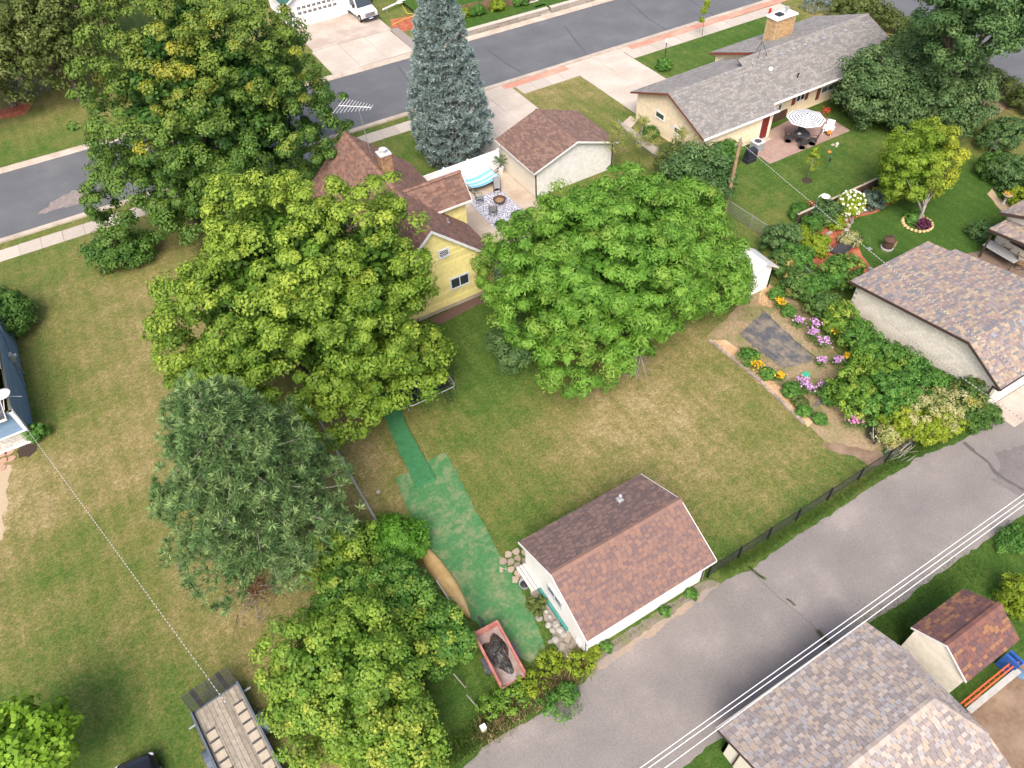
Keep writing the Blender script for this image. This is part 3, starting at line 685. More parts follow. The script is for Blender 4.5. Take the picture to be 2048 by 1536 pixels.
for a_ in ((-.52,-.42),(.42,.52)): part('door_frame', WHITE, rh, lambda b: b.box((c.x+a_[0],38.6,.1),(c.x+a_[1],38.69,2.2)))
part('door_frame', WHITE, rh, lambda b: b.box((c.x-.52,38.6,2.1),(c.x+.52,38.69,2.2)))
part('door_handle', METAL, dr, lambda b: b.ball((c.x+.34,38.58,1.05), .04))
part('step', CONC, rh, lambda b: b.box((c.x-.6,38.1,0),(c.x+.6,38.68,.1)))
for u, v in ((1321,231),(1358,263)):
    q = GX(u, v, 39.5); window(rh, (39.5,q.y,q.z), (0,-1,0), 1.0, .42, 1, WHITE, glass('mossy_glass', (.05,.07,.04)), .12)
def wy(u0, v0, u1, v1, y, **k_):
    a_, b_ = GY(u0, v0, y), GY(u1, v1, y); return window(rh, ((a_.x+b_.x)/2, y, (a_.z+b_.z)/2), (1,0,0), abs(b_.x-a_.x), abs(a_.z-b_.z), **k_)
wy(1591,203,1609,186,40.2, panes=2); wy(1641,186,1680,162,40.2, panes=3, gl=GREENGL)
bay = wy(1549,243,1563,207,40.2, panes=1, gl=GREENGL)
for u, v in ((1587,199),(1613,188),(1635,188)):
    q = GY(u, v, 40.2); part('shutter', RUST, rh, lambda b: b.box((q.x-.2,40.12,q.z-.5),(q.x+.2,40.165,q.z+.5)))
part('corner_post', TAN[2], rh, lambda b: b.box((46.6,38.72,0),(46.95,39.0,2.5)))
part('wood_base', M('dark_wood', (.1,.06,.045), (.07,.04,.03), 8, .8), rh, lambda b: [b.box((46.95,40.05-.01*(i%2),.05+.16*i),(50.2,40.15,.19+.16*i)) for i in range(5)])
# chimney
BRK = [M('tan_brick_%d' % i, c_, None, 9, .9) for i, c_ in enumerate([(.5,.33,.165),(.42,.27,.14),(.56,.38,.2)])]
cx0, cx1, cy0, cy1 = 53.3, 55.6, 46.0, 47.2
ch_ = part('chimney', M('brick_mortar', (.5,.4,.28), None, 5, .9), rh, lambda b: b.box((cx0,cy0,3.0),(cx1,cy1,5.5)))
cap_ = part('chimney_cap', WHITE, ch_, lambda b: b.box((cx0-.12,cy0-.12,5.5),(cx1+.12,cy1+.12,5.62)))
mb = MB()
for j in range(24):
    zz = 3.1+j*.1
    for i in range(9):
        xs = cx0-.01+i*.26+(j % 2)*.13
        if xs+.24 < cx1+.02: mb.box((xs,cy0-.012,zz),(xs+.245,cy0-.002,zz+.085), BRK[random.randrange(3)])
    for i in range(5):
        ysn = cy0+i*.24+(j % 2)*.12
        if ysn+.22 < cy1: mb.box((cx0-.012,ysn,zz),(cx0-.002,ysn+.225,zz+.085), BRK[random.randrange(3)])
q_ = mb.build('bricks', None, ch_, world=True); q_['kind'] = 'stuff'
part('flue', METAL, ch_, lambda b: b.lathe([(.12,5.62),(.12,6.0),(.2,6.02),(.2,6.14),(.05,6.2)], None, 14, (54.9,46.6,0)))
part('flue_box', BLACK, ch_, lambda b: b.box((53.8,46.3,5.62),(54.4,46.9,5.75)))
for u, v in ((1450,153),(1505,134),(1565,92),(1591,83),(1614,75),(1633,70),(1651,64),(1674,56),(1694,49)):
    q = GY(u, v, 42.9); q = Vector((q.x, 42.9, zb(42.9)))
    part('roof_vent', M('grey_vent', (.3,.3,.31)), rh, lambda b: b.hexa([(q.x-.18,q.y-.2,q.z-.1),(q.x+.18,q.y-.2,q.z-.1),(q.x+.18,q.y+.2,q.z),(q.x-.18,q.y+.2,q.z),(q.x-.17,q.y-.18,q.z+.16),(q.x+.17,q.y-.18,q.z+.16),(q.x+.17,q.y+.15,q.z+.17),(q.x-.17,q.y+.15,q.z+.17)]))
q = GY(1492, 143, 41.7); part('vent_pipe', METAL, rh, lambda b: b.lathe([(.09,0),(.09,.55),(.14,.57),(.14,.68),(.04,.72)], None, 12, (q.x,41.7,zb(41.7)-.03)))
q = GY(1546, 118, 41.9); part('roof_cap', WHITE, rh, lambda b: b.ball((q.x,41.9,zb(41.9)+.1), (.2,.2,.18)))
q = GY(1593, 163, 40.4); part('vent_pipe', BLACK, rh, lambda b: (b.bar((q.x,40.4,zb(40.4)-.05),(q.x,40.4,zb(40.4)+.35),.06), b.bar((q.x-.1,40.4,zb(40.4)+.35),(q.x+.1,40.4,zb(40.4)+.35),.06)))
q = GY(1522, 112, 43.4)
part('aerial_mount', DKGREY, rh, lambda b: [b.bar((q.x+dx,43.6+dy,zb(43.4)),(q.x,43.6,zb(43.4)+1.2),.025,None,n=5) for dx,dy in ((-.5,-.4),(.5,-.4),(0,.5))])
# ================================================================== yellow house
YS = [M('yellow_siding_%d' % i, tuple(c_*k for c_ in (.74,.655,.27)), None, 3, .7) for i, k in enumerate((.9,1,1.06))]
yh = thing('yellow_house', 'yellow lap-sided house with steep brown roof between the maples', 'house', (13.5, 41, 0))
xr, zr = 13.5, 6.95; SL = .905
def zy(x): return zr-SL*abs(x-xr)
YB = pal('house_shingle', [(.235,.135,.1),(.195,.115,.09),(.275,.16,.12),(.165,.1,.085),(.22,.14,.115)])
el, er = 9.0, 18.0
wall(yh, (9.35,34.6,.35), (1,0,0), [(0,zy(9.35)-.12),(xr-9.35,zr-.12),(17.65-9.35,zy(17.65)-.12)], YS[1], (.2, YS))
part('foundation', CONC2, yh, lambda b: b.box((9.4,34.64,0),(17.6,47.6,.35)))
wall(yh, (17.65,34.6,.35), (0,1,0), [(0,2.95),(13,2.95)], YS[1]); wall(yh, (9.35,47.6,.35), (0,-1,0), [(0,2.95),(13,2.95)], YS[1], (.2, YS))
wall(yh, (17.65,47.6,.35), (-1,0,0), [(0,zy(9.35)-.12),(xr-9.35,zr-.12),(17.65-9.35,zy(17.65)-.12)], YS[1])
kw = dict(nmax=0, tw=.33, ch=.15)
roof_plane(yh, (el,34.3,zy(el)), (el,48.1,zy(el)), (xr,48.1,zr), (xr,34.3,zr), DECK, YB, **kw)
roof_plane(yh, (er,34.3,zy(er)), (er,48.1,zy(er)), (xr,48.1,zr), (xr,34.3,zr), DECK, YB, **kw)
ridge_cap(yh, (xr,34.3,zr), (xr,48.1,zr), YB[:3])
PALEW = M('pale_trim', (.68,.7,.72), None, 4, .6)
fascia(yh, [(el,34.27,zy(el)),(xr,34.27,zr),(er,34.27,zy(er))], PALEW, .22); fascia(yh, [(er+.02,34.3,zy(er)),(er+.02,48.1,zy(er))], PALEW, .14)
# cross dormer
dw0, dw1, dzr, dyr = 13.6, 18.35, 6.45, 39.75
wall(yh, (14.0,38.75,2.9), (1,0,0), [(0,5.05),(4.0,5.05)], YS[1], (.2, YS))
wall(yh, (18.0,38.75,2.9), (0,1,0), [(0,5.05),(1.0,6.2),(2.0,5.05)], YS[1])
roof_plane(yh, (dw0,38.4,4.95), (dw1,38.4,4.95), (dw1,dyr,dzr), (dw0,dyr,dzr), DECK, YB, name='dormer_roof', **kw)
roof_plane(yh, (dw0,41.1,4.95), (dw1,41.1,4.95), (dw1,dyr,dzr), (dw0,dyr,dzr), DECK, YB, name='dormer_roof', **kw)
ridge_cap(yh, (dw0,dyr,dzr), (dw1,dyr,dzr), YB[:3])
fascia(yh, [(dw0+.8,38.37,4.94),(dw1,38.37,4.94)], WHITE, .14, .08, 'gutter'); fascia(yh, [(dw1+.02,38.38,4.95),(dw1+.02,dyr,dzr),(dw1+.02,41.12,4.95)], WHITE, .16)
def wyy(u0, v0, u1, v1, **k_):
    a_, b_ = GY(u0, v0, 34.6), GY(u1, v1, 34.6); return window(yh, ((a_.x+b_.x)/2, 34.57, (a_.z+b_.z)/2), (1,0,0), abs(b_.x-a_.x), abs(a_.z-b_.z), **k_)
wyy(903,576,934,545, panes=2, frame=PALEW, fw=.1); wyy(879,514,894,496, panes=1, frame=PALEW, fw=.1, lattice=True)
c = GY(905, 452, 36.9)
part('vent_pipe', METAL, yh, lambda b: b.lathe([(.13,-.1),(.12,.05),(.05,.06),(.05,.3)], None, 10, (15.9,37.2,zy(15.9)+.02)))
CHB = [M('old_brick_%d' % i, c_, None, 9, .9) for i, c_ in enumerate([(.33,.18,.09),(.26,.14,.08),(.4,.25,.13)])]
yc = part('chimney', M('old_mortar', (.38,.3,.22), None, 6, .9), yh, lambda b: b.box((13.85,42.2,5.8),(14.6,42.95,7.75)))
for j in range(18):
    for i in range(3):
        xs = 13.86+i*.25+(j % 2)*.06
        MB().box((xs,42.19,5.85+j*.104),(min(xs+.235,14.6),42.199,5.94+j*.104)).build('brick', CHB[random.randrange(3)], yc, world=True)
        MB().box((13.84,42.21+i*.25,5.85+j*.104),(13.849,42.21+i*.25+.235,5.94+j*.104)).build('brick', CHB[random.randrange(3)], yc, world=True)
part('chimney_cap', M('grey_cap', (.55,.55,.54), None, 6, .7), yc, lambda b: (b.box((13.8,42.15,7.75),(14.65,43.0,7.83)), b.lathe([(.2,7.83),(.2,8.05),(.26,8.06),(.26,8.12),(.06,8.2)], None, 14, (14.2,42.55,0))))
an = thing('television_antenna', 'white roof television antenna on a mast above the yellow house', 'antenna', (14.3, 45.6, zy(14.3)))
q = GY(716, 213, 45.6); mt = Vector((q.x, 45.6, q.z))
part('mast', METAL, an, lambda b: b.bar((14.3,45.6,zy(14.3)-.05), mt, .025, None, n=6))
part('boom', WHITE, an, lambda b: b.bar(mt+Vector((-1.1,.6,.15)), mt+Vector((.75,-.45,-.1)), .025, None, n=6))
for i in range(11):
    t = i/10; c = (mt+Vector((-1.1,.6,.15))).lerp(mt+Vector((.75,-.45,-.1)), t); L_ = 1.25-.85*t
    part('element', WHITE, an, lambda b: b.bar(c+Vector((-.62,-.78,.1))*L_, c+Vector((.62,.78,-.1))*L_, .016, None, n=5))
# back steps and railing
dk = thing('back_steps', 'grey plank ramp with black railing beside the yellow house', 'steps', (18.9, 37.5, 0))
PL = [M('grey_plank_%d' % i, tuple(c_*k for c_ in (.2,.195,.19)), None, 9, .8) for i, k in enumerate((.85,1,1.12))]
for i in range(7):
    part('plank', PL[i % 3], dk, lambda b: b.hexa([(18.1+.18*i,35.0,.05),(18.265+.18*i,35.0,.05),(18.265+.18*i,38.6,.45),(18.1+.18*i,38.6,.45),(18.1+.18*i,35.0,.1),(18.265+.18*i,35.0,.1),(18.265+.18*i,38.6,.5),(18.1+.18*i,38.6,.5)]))
for i, yy in enumerate((35.2,36.4,37.5,38.5)):
    part('post', BLACK, dk, lambda b: b.box((19.36,yy-.05,0),(19.46,yy+.05,1.2+.11*(i))))
part('rail', BLACK, dk, lambda b: [b.bar((19.41,35.2,.6+.25*k_),(19.41,38.5,.95+.25*k_),.03,None,n=4) for k_ in range(3)])
# ================================================================== garage of the yellow house
og = thing('brown_roofed_garage', 'cream garage with brown roof behind the ash tree, beside the white fence', 'garage', (29.4, 45, 0))
CREAM = M('cream_paint', (.70,.65,.55), (.64,.59,.5), 3, .7); OFFW = M('off_white', (.74,.73,.7), None, 3, .7)
ex0, ex1, gyr0, gyr1, gxr, gzr = 25.45, 33.45, 41.9, 47.85, 29.42, 3.85
wall(og, (25.75,47.55,0), (0,-1,0), [(0,2.5),(5.3,2.5)], CREAM); wall(og, (33.15,42.25,0), (0,1,0), [(0,2.5),(5.3,2.5)], CREAM)
wall(og, (25.77,42.25,0), (1,0,0), [(0,2.55),(gxr-25.77,3.75),(7.36,2.55)], OFFW); wall(og, (33.13,47.55,0), (-1,0,0), [(0,2.55),(33.13-gxr,3.75),(7.36,2.55)], OFFW)
OB = pal('garage_shingle', [(.22,.14,.11),(.19,.12,.1),(.26,.165,.13),(.165,.11,.095)])
roof_plane(og, (ex0,gyr0,2.47), (ex0,gyr1,2.47), (gxr,gyr1,gzr), (gxr,gyr0,gzr), DECK, OB, nmax=0, tw=.33, ch=.15)
roof_plane(og, (ex1,gyr0,2.47), (ex1,gyr1,2.47), (gxr,gyr1,gzr), (gxr,gyr0,gzr), DECK, OB, nmax=0, tw=.33, ch=.15)
ridge_cap(og, (gxr,gyr0,gzr), (gxr,gyr1,gzr), OB[:2])
fascia(og, [(ex0,gyr0-.02,2.47),(gxr,gyr0-.02,gzr),(ex1,gyr0-.02,2.47)], OFFW, .15); fascia(og, [(ex0-.02,gyr0,2.46),(ex0-.02,gyr1,2.46)], OFFW, .1)
# white privacy fence
wf = thing('privacy_fence', 'white vinyl privacy fence behind the striped hammock', 'fence', (22, 47.2, 0))
VIN = M('white_vinyl', (.78,.79,.8), (.74,.75,.76), 3, .45)
xs_ = [18.3, 20.4, 22.55, 25.3]; fy = lambda x: 47.9-.0*x
for x in xs_: part('post', VIN, wf, lambda b: (b.box((x-.065,47.13,0),(x+.065,47.27,2.0)), b.hexa([(x-.08,47.12,2.0),(x+.08,47.12,2.0),(x+.08,47.28,2.0),(x-.08,47.28,2.0),(x-.02,47.18,2.07),(x+.02,47.18,2.07),(x+.02,47.22,2.07),(x-.02,47.22,2.07)])))
for a_, c_ in zip(xs_[:-1], xs_[1:]):
    n_ = int((c_-a_-.14)/.3); st = (c_-a_-.14)/n_
    for i in range(n_): part('picket', VIN, wf, lambda b: b.box((a_+.07+st*i+.004,47.18,.1),(a_+.07+st*(i+1)-.004,47.22,1.85)))
    for zz in (.06, 1.85): part('rail', VIN, wf, lambda b: b.box((a_+.066,47.16,zz),(c_-.066,47.24,zz+.09)))
# ================================================================== lower right shed and garage
sh = thing('garden_shed', 'small beige shed with reddish-brown shingle roof at lower right', 'shed', (22.6, 1.7, 0))
BEI = [M('beige_siding_%d' % i, tuple(c_*k for c_ in (.72,.66,.55)), None, 3, .6) for i, k in enumerate((.95,1,1.04))]
SR = pal('red_shingle', [(.215,.105,.08),(.175,.09,.078),(.14,.08,.078),(.29,.15,.085),(.19,.1,.085),(.155,.09,.09)])
wall(sh, (20.9,3.0,0), (0,-1,0), [(0,1.95),(1.25,2.78),(2.5,1.95)], BEI[1], (.11, BEI)); wall(sh, (24.05,.5,0), (0,1,0), [(0,1.95),(1.25,2.78),(2.5,1.95)], BEI[1])
wall(sh, (20.92,.5,0), (1,0,0), [(0,1.9),(3.1,1.9)], BEI[1]); wall(sh, (24.03,3.0,0), (-1,0,0), [(0,1.9),(3.1,1.9)], BEI[1])
roof_plane(sh, (20.78,.4,1.98), (24.22,.4,1.98), (24.22,1.76,2.9), (20.78,1.76,2.9), DECK, SR, nmax=150, tw=.3, ch=.14)
roof_plane(sh, (20.78,3.15,1.98), (24.22,3.15,1.98), (24.22,1.76,2.9), (20.78,1.76,2.9), DECK, SR, nmax=150, tw=.3, ch=.14)
ridge_cap(sh, (20.78,1.76,2.9), (24.22,1.76,2.9), SR[:2])
fascia(sh, [(20.76,3.17,1.99),(20.76,1.76,2.91),(20.76,.38,1.99)], WHITE, .1)
lg = thing('grey_roofed_garage', 'large garage with grey-tan shingle roof at the lower right corner', 'garage', (15, 0, 0))
LS = pal('taupe_shingle', [(.4,.335,.285),(.33,.28,.255),(.27,.235,.225),(.46,.39,.335),(.36,.34,.335),(.3,.26,.25),(.43,.345,.27)])
zE, yE0, yE1, yRr, zRr = 2.5, 4.3, -3.1, .6, 4.0
X0, X1, XH = 10.6, 19.0, 17.9
f_ = .48; zC = zE+(zRr-zE)*f_; yC0 = yE0+(yRr-yE0)*f_; yC1 = yE1+(yRr-yE1)*f_
CRW = M('cream_wall', (.72,.67,.56), (.66,.61,.51), 3, .7)
wall(lg, (11.0,3.9,0), (0,-1,0), [(0,2.5),(3.3,3.8),(6.6,2.5)], CRW); wall(lg, (18.6,3.9,0), (-1,0,0), [(0,2.4),(7.6,2.4)], CRW)
wall(lg, (11.0,-2.7,0), (1,0,0), [(0,2.4),(7.6,2.4)], CRW); wall(lg, (18.6,-2.7,0), (0,1,0), [(0,2.4),(1.6,3.2),(5.0,3.2),(6.6,2.4)], CRW)
# two slopes, each a trapezoid below the clipped gable and another above
E = [((X0,yE0,zE),(X1,yE0,zE),(X1,yC0,zC),(X0,yC0,zC)), ((X0,yC0,zC),(X1,yC0,zC),(XH,yRr,zRr),(X0,yRr,zRr)),
     ((X0,yE1,zE),(X1,yE1,zE),(X1,yC1,zC),(X0,yC1,zC)), ((X0,yC1,zC),(X1,yC1,zC),(XH,yRr,zRr),(X0,yRr,zRr))]
for i, e in enumerate(E): roof_plane(lg, *e, DECK, LS, nmax=(110,110,20,40)[i], tw=.28, ch=.15, wild=.25)
b = MB(); b.add([(X1,yC0,zC),(X1,yC1,zC),(XH,yRr,zRr),(X1,yC0,zC-.09),(X1,yC1,zC-.09),(XH,yRr,zRr-.09)], [(0,2,1),(3,4,5),(0,1,4,3),(1,2,5,4),(2,0,3,5)]); hp = b.build('hip_roof', DECK, lg, world=True)
shingle_plane(hp, (X1,yC0,zC+.001), (X1,yC1,zC+.001), (XH,yRr,zRr), (XH,yRr,zRr), LS, tw=.3, ch=.148, nmax=20)
ridge_cap(lg, (X0,yRr,zRr), (XH,yRr,zRr), LS[:2]+LS[3:4], .16)
ridge_cap(lg, (XH,yRr,zRr), (X1,yC0,zC), LS[:2], .14); ridge_cap(lg, (XH,yRr,zRr), (X1,yC1,zC), LS[:2], .14)
fascia(lg, [(X0-.02,yE0,zE),(X0-.02,yRr,zRr),(X0-.02,yE1,zE)], BROWN, .12)
fascia(lg, [(X0,yE0+.02,zE-.01),(X1,yE0+.02,zE-.01)], M('cream_gutter', (.6,.57,.5)), .12, .08, 'gutter')
part('downspout', BROWN, lg, lambda b: b.bar((10.96,3.2,.1),(10.96,3.2,2.3),.045,None,n=4))
# ================================================================== blue house at left
bh = thing('blue_house', 'blue-sided house with dark shingle roof at the left edge', 'house', (-16, 44, 0))
BLU = [M('blue_siding_%d' % i, tuple(c_*k for c_ in (.17,.265,.38)), None, 3, .7) for i, k in enumerate((.92,1,1.06))]
BS = pal('charcoal_shingle', [(.1,.1,.115),(.075,.078,.09),(.13,.13,.145)])
bx, by = -12.0, 38.2
wall(bh, (bx,by,0), (0,1,0), [(0,2.6),(13,2.6)], BLU[1], (.2, BLU))
wall(bh, (-24,by,1.0), (1,0,0), [(0,2.6),(12,2.6)], BLU[1], (.12, BLU)); wall(bh, (bx,51.2,0), (-1,0,0), [(0,2.6),(12,2.6)], BLU[1]); wall(bh, (-24,51.2,0), (0,-1,0), [(0,2.6),(13,2.6)], BLU[1])
STN = [M('pale_stone_%d' % i, tuple(c_*k for c_ in (.62,.59,.54)), None, 8, .9, .01) for i, k in enumerate((.85,.95,1.05))]
sv_ = wall(bh, (-24,by,0), (1,0,0), [(0,.95),(12,.95)], STN[0], name='stone_veneer')
for j in range(5):
    xx = bx-.02-(j % 2)*.12
    while xx > -16:
        ww = random.uniform(.24,.42); MB().box((xx-ww+.012,by-.035-random.uniform(0,.012),.03+.18*j),(xx-.012,by-.002,.2+.18*j)).build('stone', STN[random.randrange(3)], sv_, world=True); xx -= ww
part('sill', WHITE, bh, lambda b: b.box((-24,by-.12,.95),(bx+.05,by-.003,1.04)))
part('corner_board', WHITE, bh, lambda b: (b.box((bx-.14,by-.06,1.04),(bx+.045,by-.037,2.6)), b.box((bx+.04,by-.06,0),(bx+.06,by+.16,2.6))))
part('base_board', WHITE, bh, lambda b: b.box((-24,by-.15,0),(bx+.03,by-.1,.2)))
roof_plane(bh, (-24.3,37.8,2.62), (-12.35,37.8,2.62), (-12.35,42.4,4.0), (-24.3,42.4,4.0), DECK, BS, nmax=40, tw=.4, ch=.2)
roof_plane(bh, (-12.1,42.0,2.9), (-12.1,51.6,2.9), (-17.0,51.6,5.2), (-17.0,42.0,5.2), DECK, BS, nmax=0, tw=.4, ch=.2)
roof_plane(bh, (-21.9,42.0,2.9), (-21.9,51.6,2.9), (-17.0,51.6,5.2), (-17.0,42.0,5.2), DECK, BS, nmax=0, tw=.4, ch=.2)
wall(bh, (-21.6,42.3,2.6), (1,0,0), [(0,2.9),(4.6,5.0),(9.3,2.9)], BLU[0], (.2, BLU))
fascia(bh, [(-24.3,37.77,2.63),(-12.33,37.77,2.63)], WHITE, .16); fascia(bh, [(-12.33,37.78,2.63),(-12.33,42.4,4.01)], WHITE, .18); fascia(bh, [(-12.08,42.0,2.9),(-12.08,51.6,2.9)], WHITE, .16)
part('meter', METAL, bh, lambda b: (b.box((bx+.06,44.2,1.2),(bx+.26,44.6,1.8)), b.lathe([(.11,0),(.11,.14),(.06,.16)], None, 12, (bx+.36,44.4,1.5)), b.bar((bx+.12,44.4,0),(bx+.12,44.4,1.2),.04)))
part('conduit', M('blue_pipe', (.12,.17,.24)), bh, lambda b: b.tube([(bx+.1,43.0,.1),(bx+.1,44.0,1.0),(bx+.1,46,1.9),(bx+.1,47.2,2.5)], .045))
ds = thing('satellite_dish', 'grey satellite dish on the blue house roof', 'satellite dish', (-13.4, 39.0, 2.95))
c = G(6, 792, 3.4)
part('dish', M('dish_grey', (.55,.56,.58), None, 4, .4), ds, lambda b: b.lathe([(.0,0),(.2,.02),(.36,.07),(.46,.13),(.45,.15),(.3,.07),(.0,.02)], None, 20, c), smooth=True)
part('mount', METAL, ds, lambda b: [b.bar(c+Vector((0,0,-.0)), (c.x+dx,c.y+dy,2.62+.3*(c.y+dy-37.8)-.02), .025, None, n=5) for dx,dy in ((.75,.0),(-.3,-.4),(.05,.3))])
# ================================================================== far garage and distant house
fg = thing('far_white_garage', 'white garage with green roof across the street', 'garage', (23.7, 87, 0))
FW = [M('far_siding_%d' % i, (.76*k,.76*k,.76*k), None, 3, .6) for i, k in enumerate((.95,1,1.03))]
gz = .1
wall(fg, (20.4,84.0,gz), (1,0,0), [(0,2.75),(3.35,4.6),(6.7,2.75)], FW[1], (.2, FW)); wall(fg, (20.4,91,gz), (0,-1,0), [(0,2.7),(7,2.7)], FW[1], (.2, FW)); wall(fg, (27.1,84.0,gz), (0,1,0), [(0,2.7),(7,2.7)], FW[1])
GRS = pal('green_shingle', [(.05,.13,.1),(.06,.15,.115),(.04,.11,.09)])
roof_plane(fg, (20.0,83.6,2.6), (20.0,91.4,2.6), (23.75,91.4,4.75), (23.75,83.6,4.75), DECK, GRS, nmax=0, tw=.4, ch=.2); roof_plane(fg, (27.5,83.6,2.6), (27.5,91.4,2.6), (23.75,91.4,4.75), (23.75,83.6,4.75), DECK, GRS, nmax=0, tw=.4, ch=.2)
fascia(fg, [(20.0,83.57,2.62),(23.75,83.57,4.77),(27.5,83.57,2.62)], WHITE, .18); fascia(fg, [(19.98,83.6,2.6),(19.98,91.4,2.6)], WHITE, .14)
gd = part('garage_door', WHITE, fg, lambda b: [b.box((21.3,83.92,gz+.53*i+.01),(26.2,83.955,gz+.53*(i+1)-.01)) for i in range(4)])
for r_, zz in ((0,gz+1.78),(1,gz+1.25)):
    for i in range(8):
        x_ = 21.5+i*.58
        for dx in (0,.2):
            for dz in (0,.14): MB().box((x_+dx,83.9,zz+dz),(x_+dx+.17,83.918,zz+dz+.11)).build('pane', GLASS, gd, world=True)
part('wreath', M('wreath_brown', (.2,.1,.06)), fg, lambda b: [b.bar((20.85+.2*math.cos(t_),83.9,1.55+.2*math.sin(t_)),(20.85+.2*math.cos(t_+.55),83.9,1.55+.2*math.sin(t_+.55)),.055,None,n=5) for t_ in np.arange(0,6.3,.5)])
part('coach_lamp', BLACK, fg, lambda b: b.lathe([(.03,0),(.09,.05),(.1,.3),(.05,.4)], None, 8, (26.7,83.85,1.9)))
fd = thing('brown_house', 'brown-roofed house glimpsed behind the trees at top left', 'house', (-2, 108, 0))
wall(fd, (-9,102,0), (1,0,0), [(0,3),(14,3)], M('mauve_wall', (.3,.22,.2))); wall(fd, (5,102,0), (0,1,0), [(0,3),(5,5.2),(10,3)], MATS['mauve_wall']); wall(fd, (-9,112,0), (0,-1,0), [(0,3),(5,5.2),(10,3)], MATS['mauve_wall'])
roof_plane(fd, (-9.5,101.4,2.9), (5.5,101.4,2.9), (5.5,107,5.5), (-9.5,107,5.5), DECK, pal('mauve_shingle', [(.2,.13,.12),(.16,.1,.1)]), nmax=0, tw=.5, ch=.25); roof_plane(fd, (-9.5,112.6,2.9), (5.5,112.6,2.9), (5.5,107,5.5), (-9.5,107,5.5), DECK)
# ================================================================== right house
rt = thing('cream_house', 'cream stucco house with brown trim at the right edge', 'house', (56, 20, 0))
c1 = G(2000, 425, 2.7); c2 = G(1978, 458, 2.3)
hx, hy = c1.x, c1.y; px_, py_ = c2.x, c2.y
STU = M('cream_stucco', (.68,.63,.53), (.62,.57,.48), 6, .9, .004)
wall(rt, (hx+.4,hy-.4,0), (0,-1,0), [(0,2.7),(4.6,4.4),(9.2,2.7)], STU); wall(rt, (hx+14,hy-.4,0), (-1,0,0), [(0,2.7),(13.6,2.7)], STU)
roof_plane(rt, (hx,hy,2.72), (hx+15,hy,2.72), (hx+15,hy-5,4.55), (hx,hy-5,4.55), DECK, BG, nmax=0, tw=.36, ch=.16); roof_plane(rt, (hx,hy-10,2.72), (hx+15,hy-10,2.72), (hx+15,hy-5,4.55), (hx,hy-5,4.55), DECK)
fascia(rt, [(hx-.02,hy,2.72),(hx-.02,hy-5,4.57),(hx-.02,hy-10,2.72)], BROWN, .22)
roof_plane(rt, (px_,py_,2.3), (hx+.38,py_,2.3), (hx+.38,py_-3.4,2.75), (px_,py_-3.4,2.75), DECK, BG, nmax=0, tw=.36, ch=.16, name='porch_roof')
fascia(rt, [(px_-.02,py_,2.32),(px_-.02,py_-3.4,2.77)], BROWN, .2)
part('porch_post', BROWN, rt, lambda b: b.box((px_+.15,py_-.3,0),(px_+.25,py_-.2,2.25)))
window(rt, (hx+.4,hy-2.6,1.5), (0,-1,0), 2.2, .9, 3, BROWN, GLASS, .1)
# small white playhouse under the ash tree
ps = thing('white_playhouse', 'small white shed with pale roof half hidden by the ash tree', 'shed', (33, 27, 0))
q = G(1510, 497, 1.9); sx, sy = q.x, q.y
for a_, u_, pr_ in (((sx-2.3,sy-.2,0),(0,-1,0),[(0,1.9),(1.8,1.9)]), ((sx-2.3,sy-2.0,0),(1,0,0),[(0,1.9),(1.05,2.6),(2.1,1.9)]), ((sx-.2,sy-2.0,0),(0,1,0),[(0,1.9),(1.8,1.9)]), ((sx-.2,sy-.2,0),(-1,0,0),[(0,1.9),(1.05,2.6),(2.1,1.9)])): wall(ps, a_, u_, pr_, WHITE)
PALE = M('pale_roof', (.6,.58,.57), (.5,.48,.47), 8, .6)
roof_plane(ps, (sx,sy-2.3,1.85), (sx,sy,1.85), (sx-1.25,sy,2.7), (sx-1.25,sy-2.3,2.7), PALE); roof_plane(ps, (sx-2.5,sy-2.3,1.85), (sx-2.5,sy,1.85), (sx-1.25,sy,2.7), (sx-1.25,sy-2.3,2.7), PALE)
# ================================================================== trees
BARK = M('bark', (.17,.13,.1), (.1,.078,.062), 8, .95, .02); PBARK = M('pine_bark', (.24,.16,.12), (.16,.11,.09), 8, .95, .02); GBARK = M('grey_bark', (.3,.27,.24), (.2,.18,.16), 10, .95, .01)
def limbs(root, base, tips, r0, hb, mat=BARK, trunk_top=None):
    base = Vector(base); tt_ = Vector(trunk_top) if trunk_top is not None else base+Vector((0,0,hb))
    pts = [base-Vector((0,0,.1)), base+Vector((0,0,.15)), base.lerp(tt_, .5)+Vector((random.gauss(0,.06),random.gauss(0,.06),0)), tt_]
    MB().tube(pts, [r0*1.35, r0, r0*.85, r0*.7], mat, 10).build('trunk', mat, root, True, True)
    for i, t in enumerate(tips):
        t = Vector(t); a_ = base.lerp(tt_, random.uniform(.6, 1)); m1 = a_.lerp(t, .5)+Vector((random.gauss(0,.25),random.gauss(0,.25),.25))
        MB().tube([a_, a_.lerp(m1,.5)+Vector((0,0,.1)), m1, m1.lerp(t,.5)+Vector((random.gauss(0,.2),random.gauss(0,.2),.15)), t], [r0*.5, r0*.4, r0*.3, r0*.18, .015], mat, 6).build('limb', mat, root, True, True)
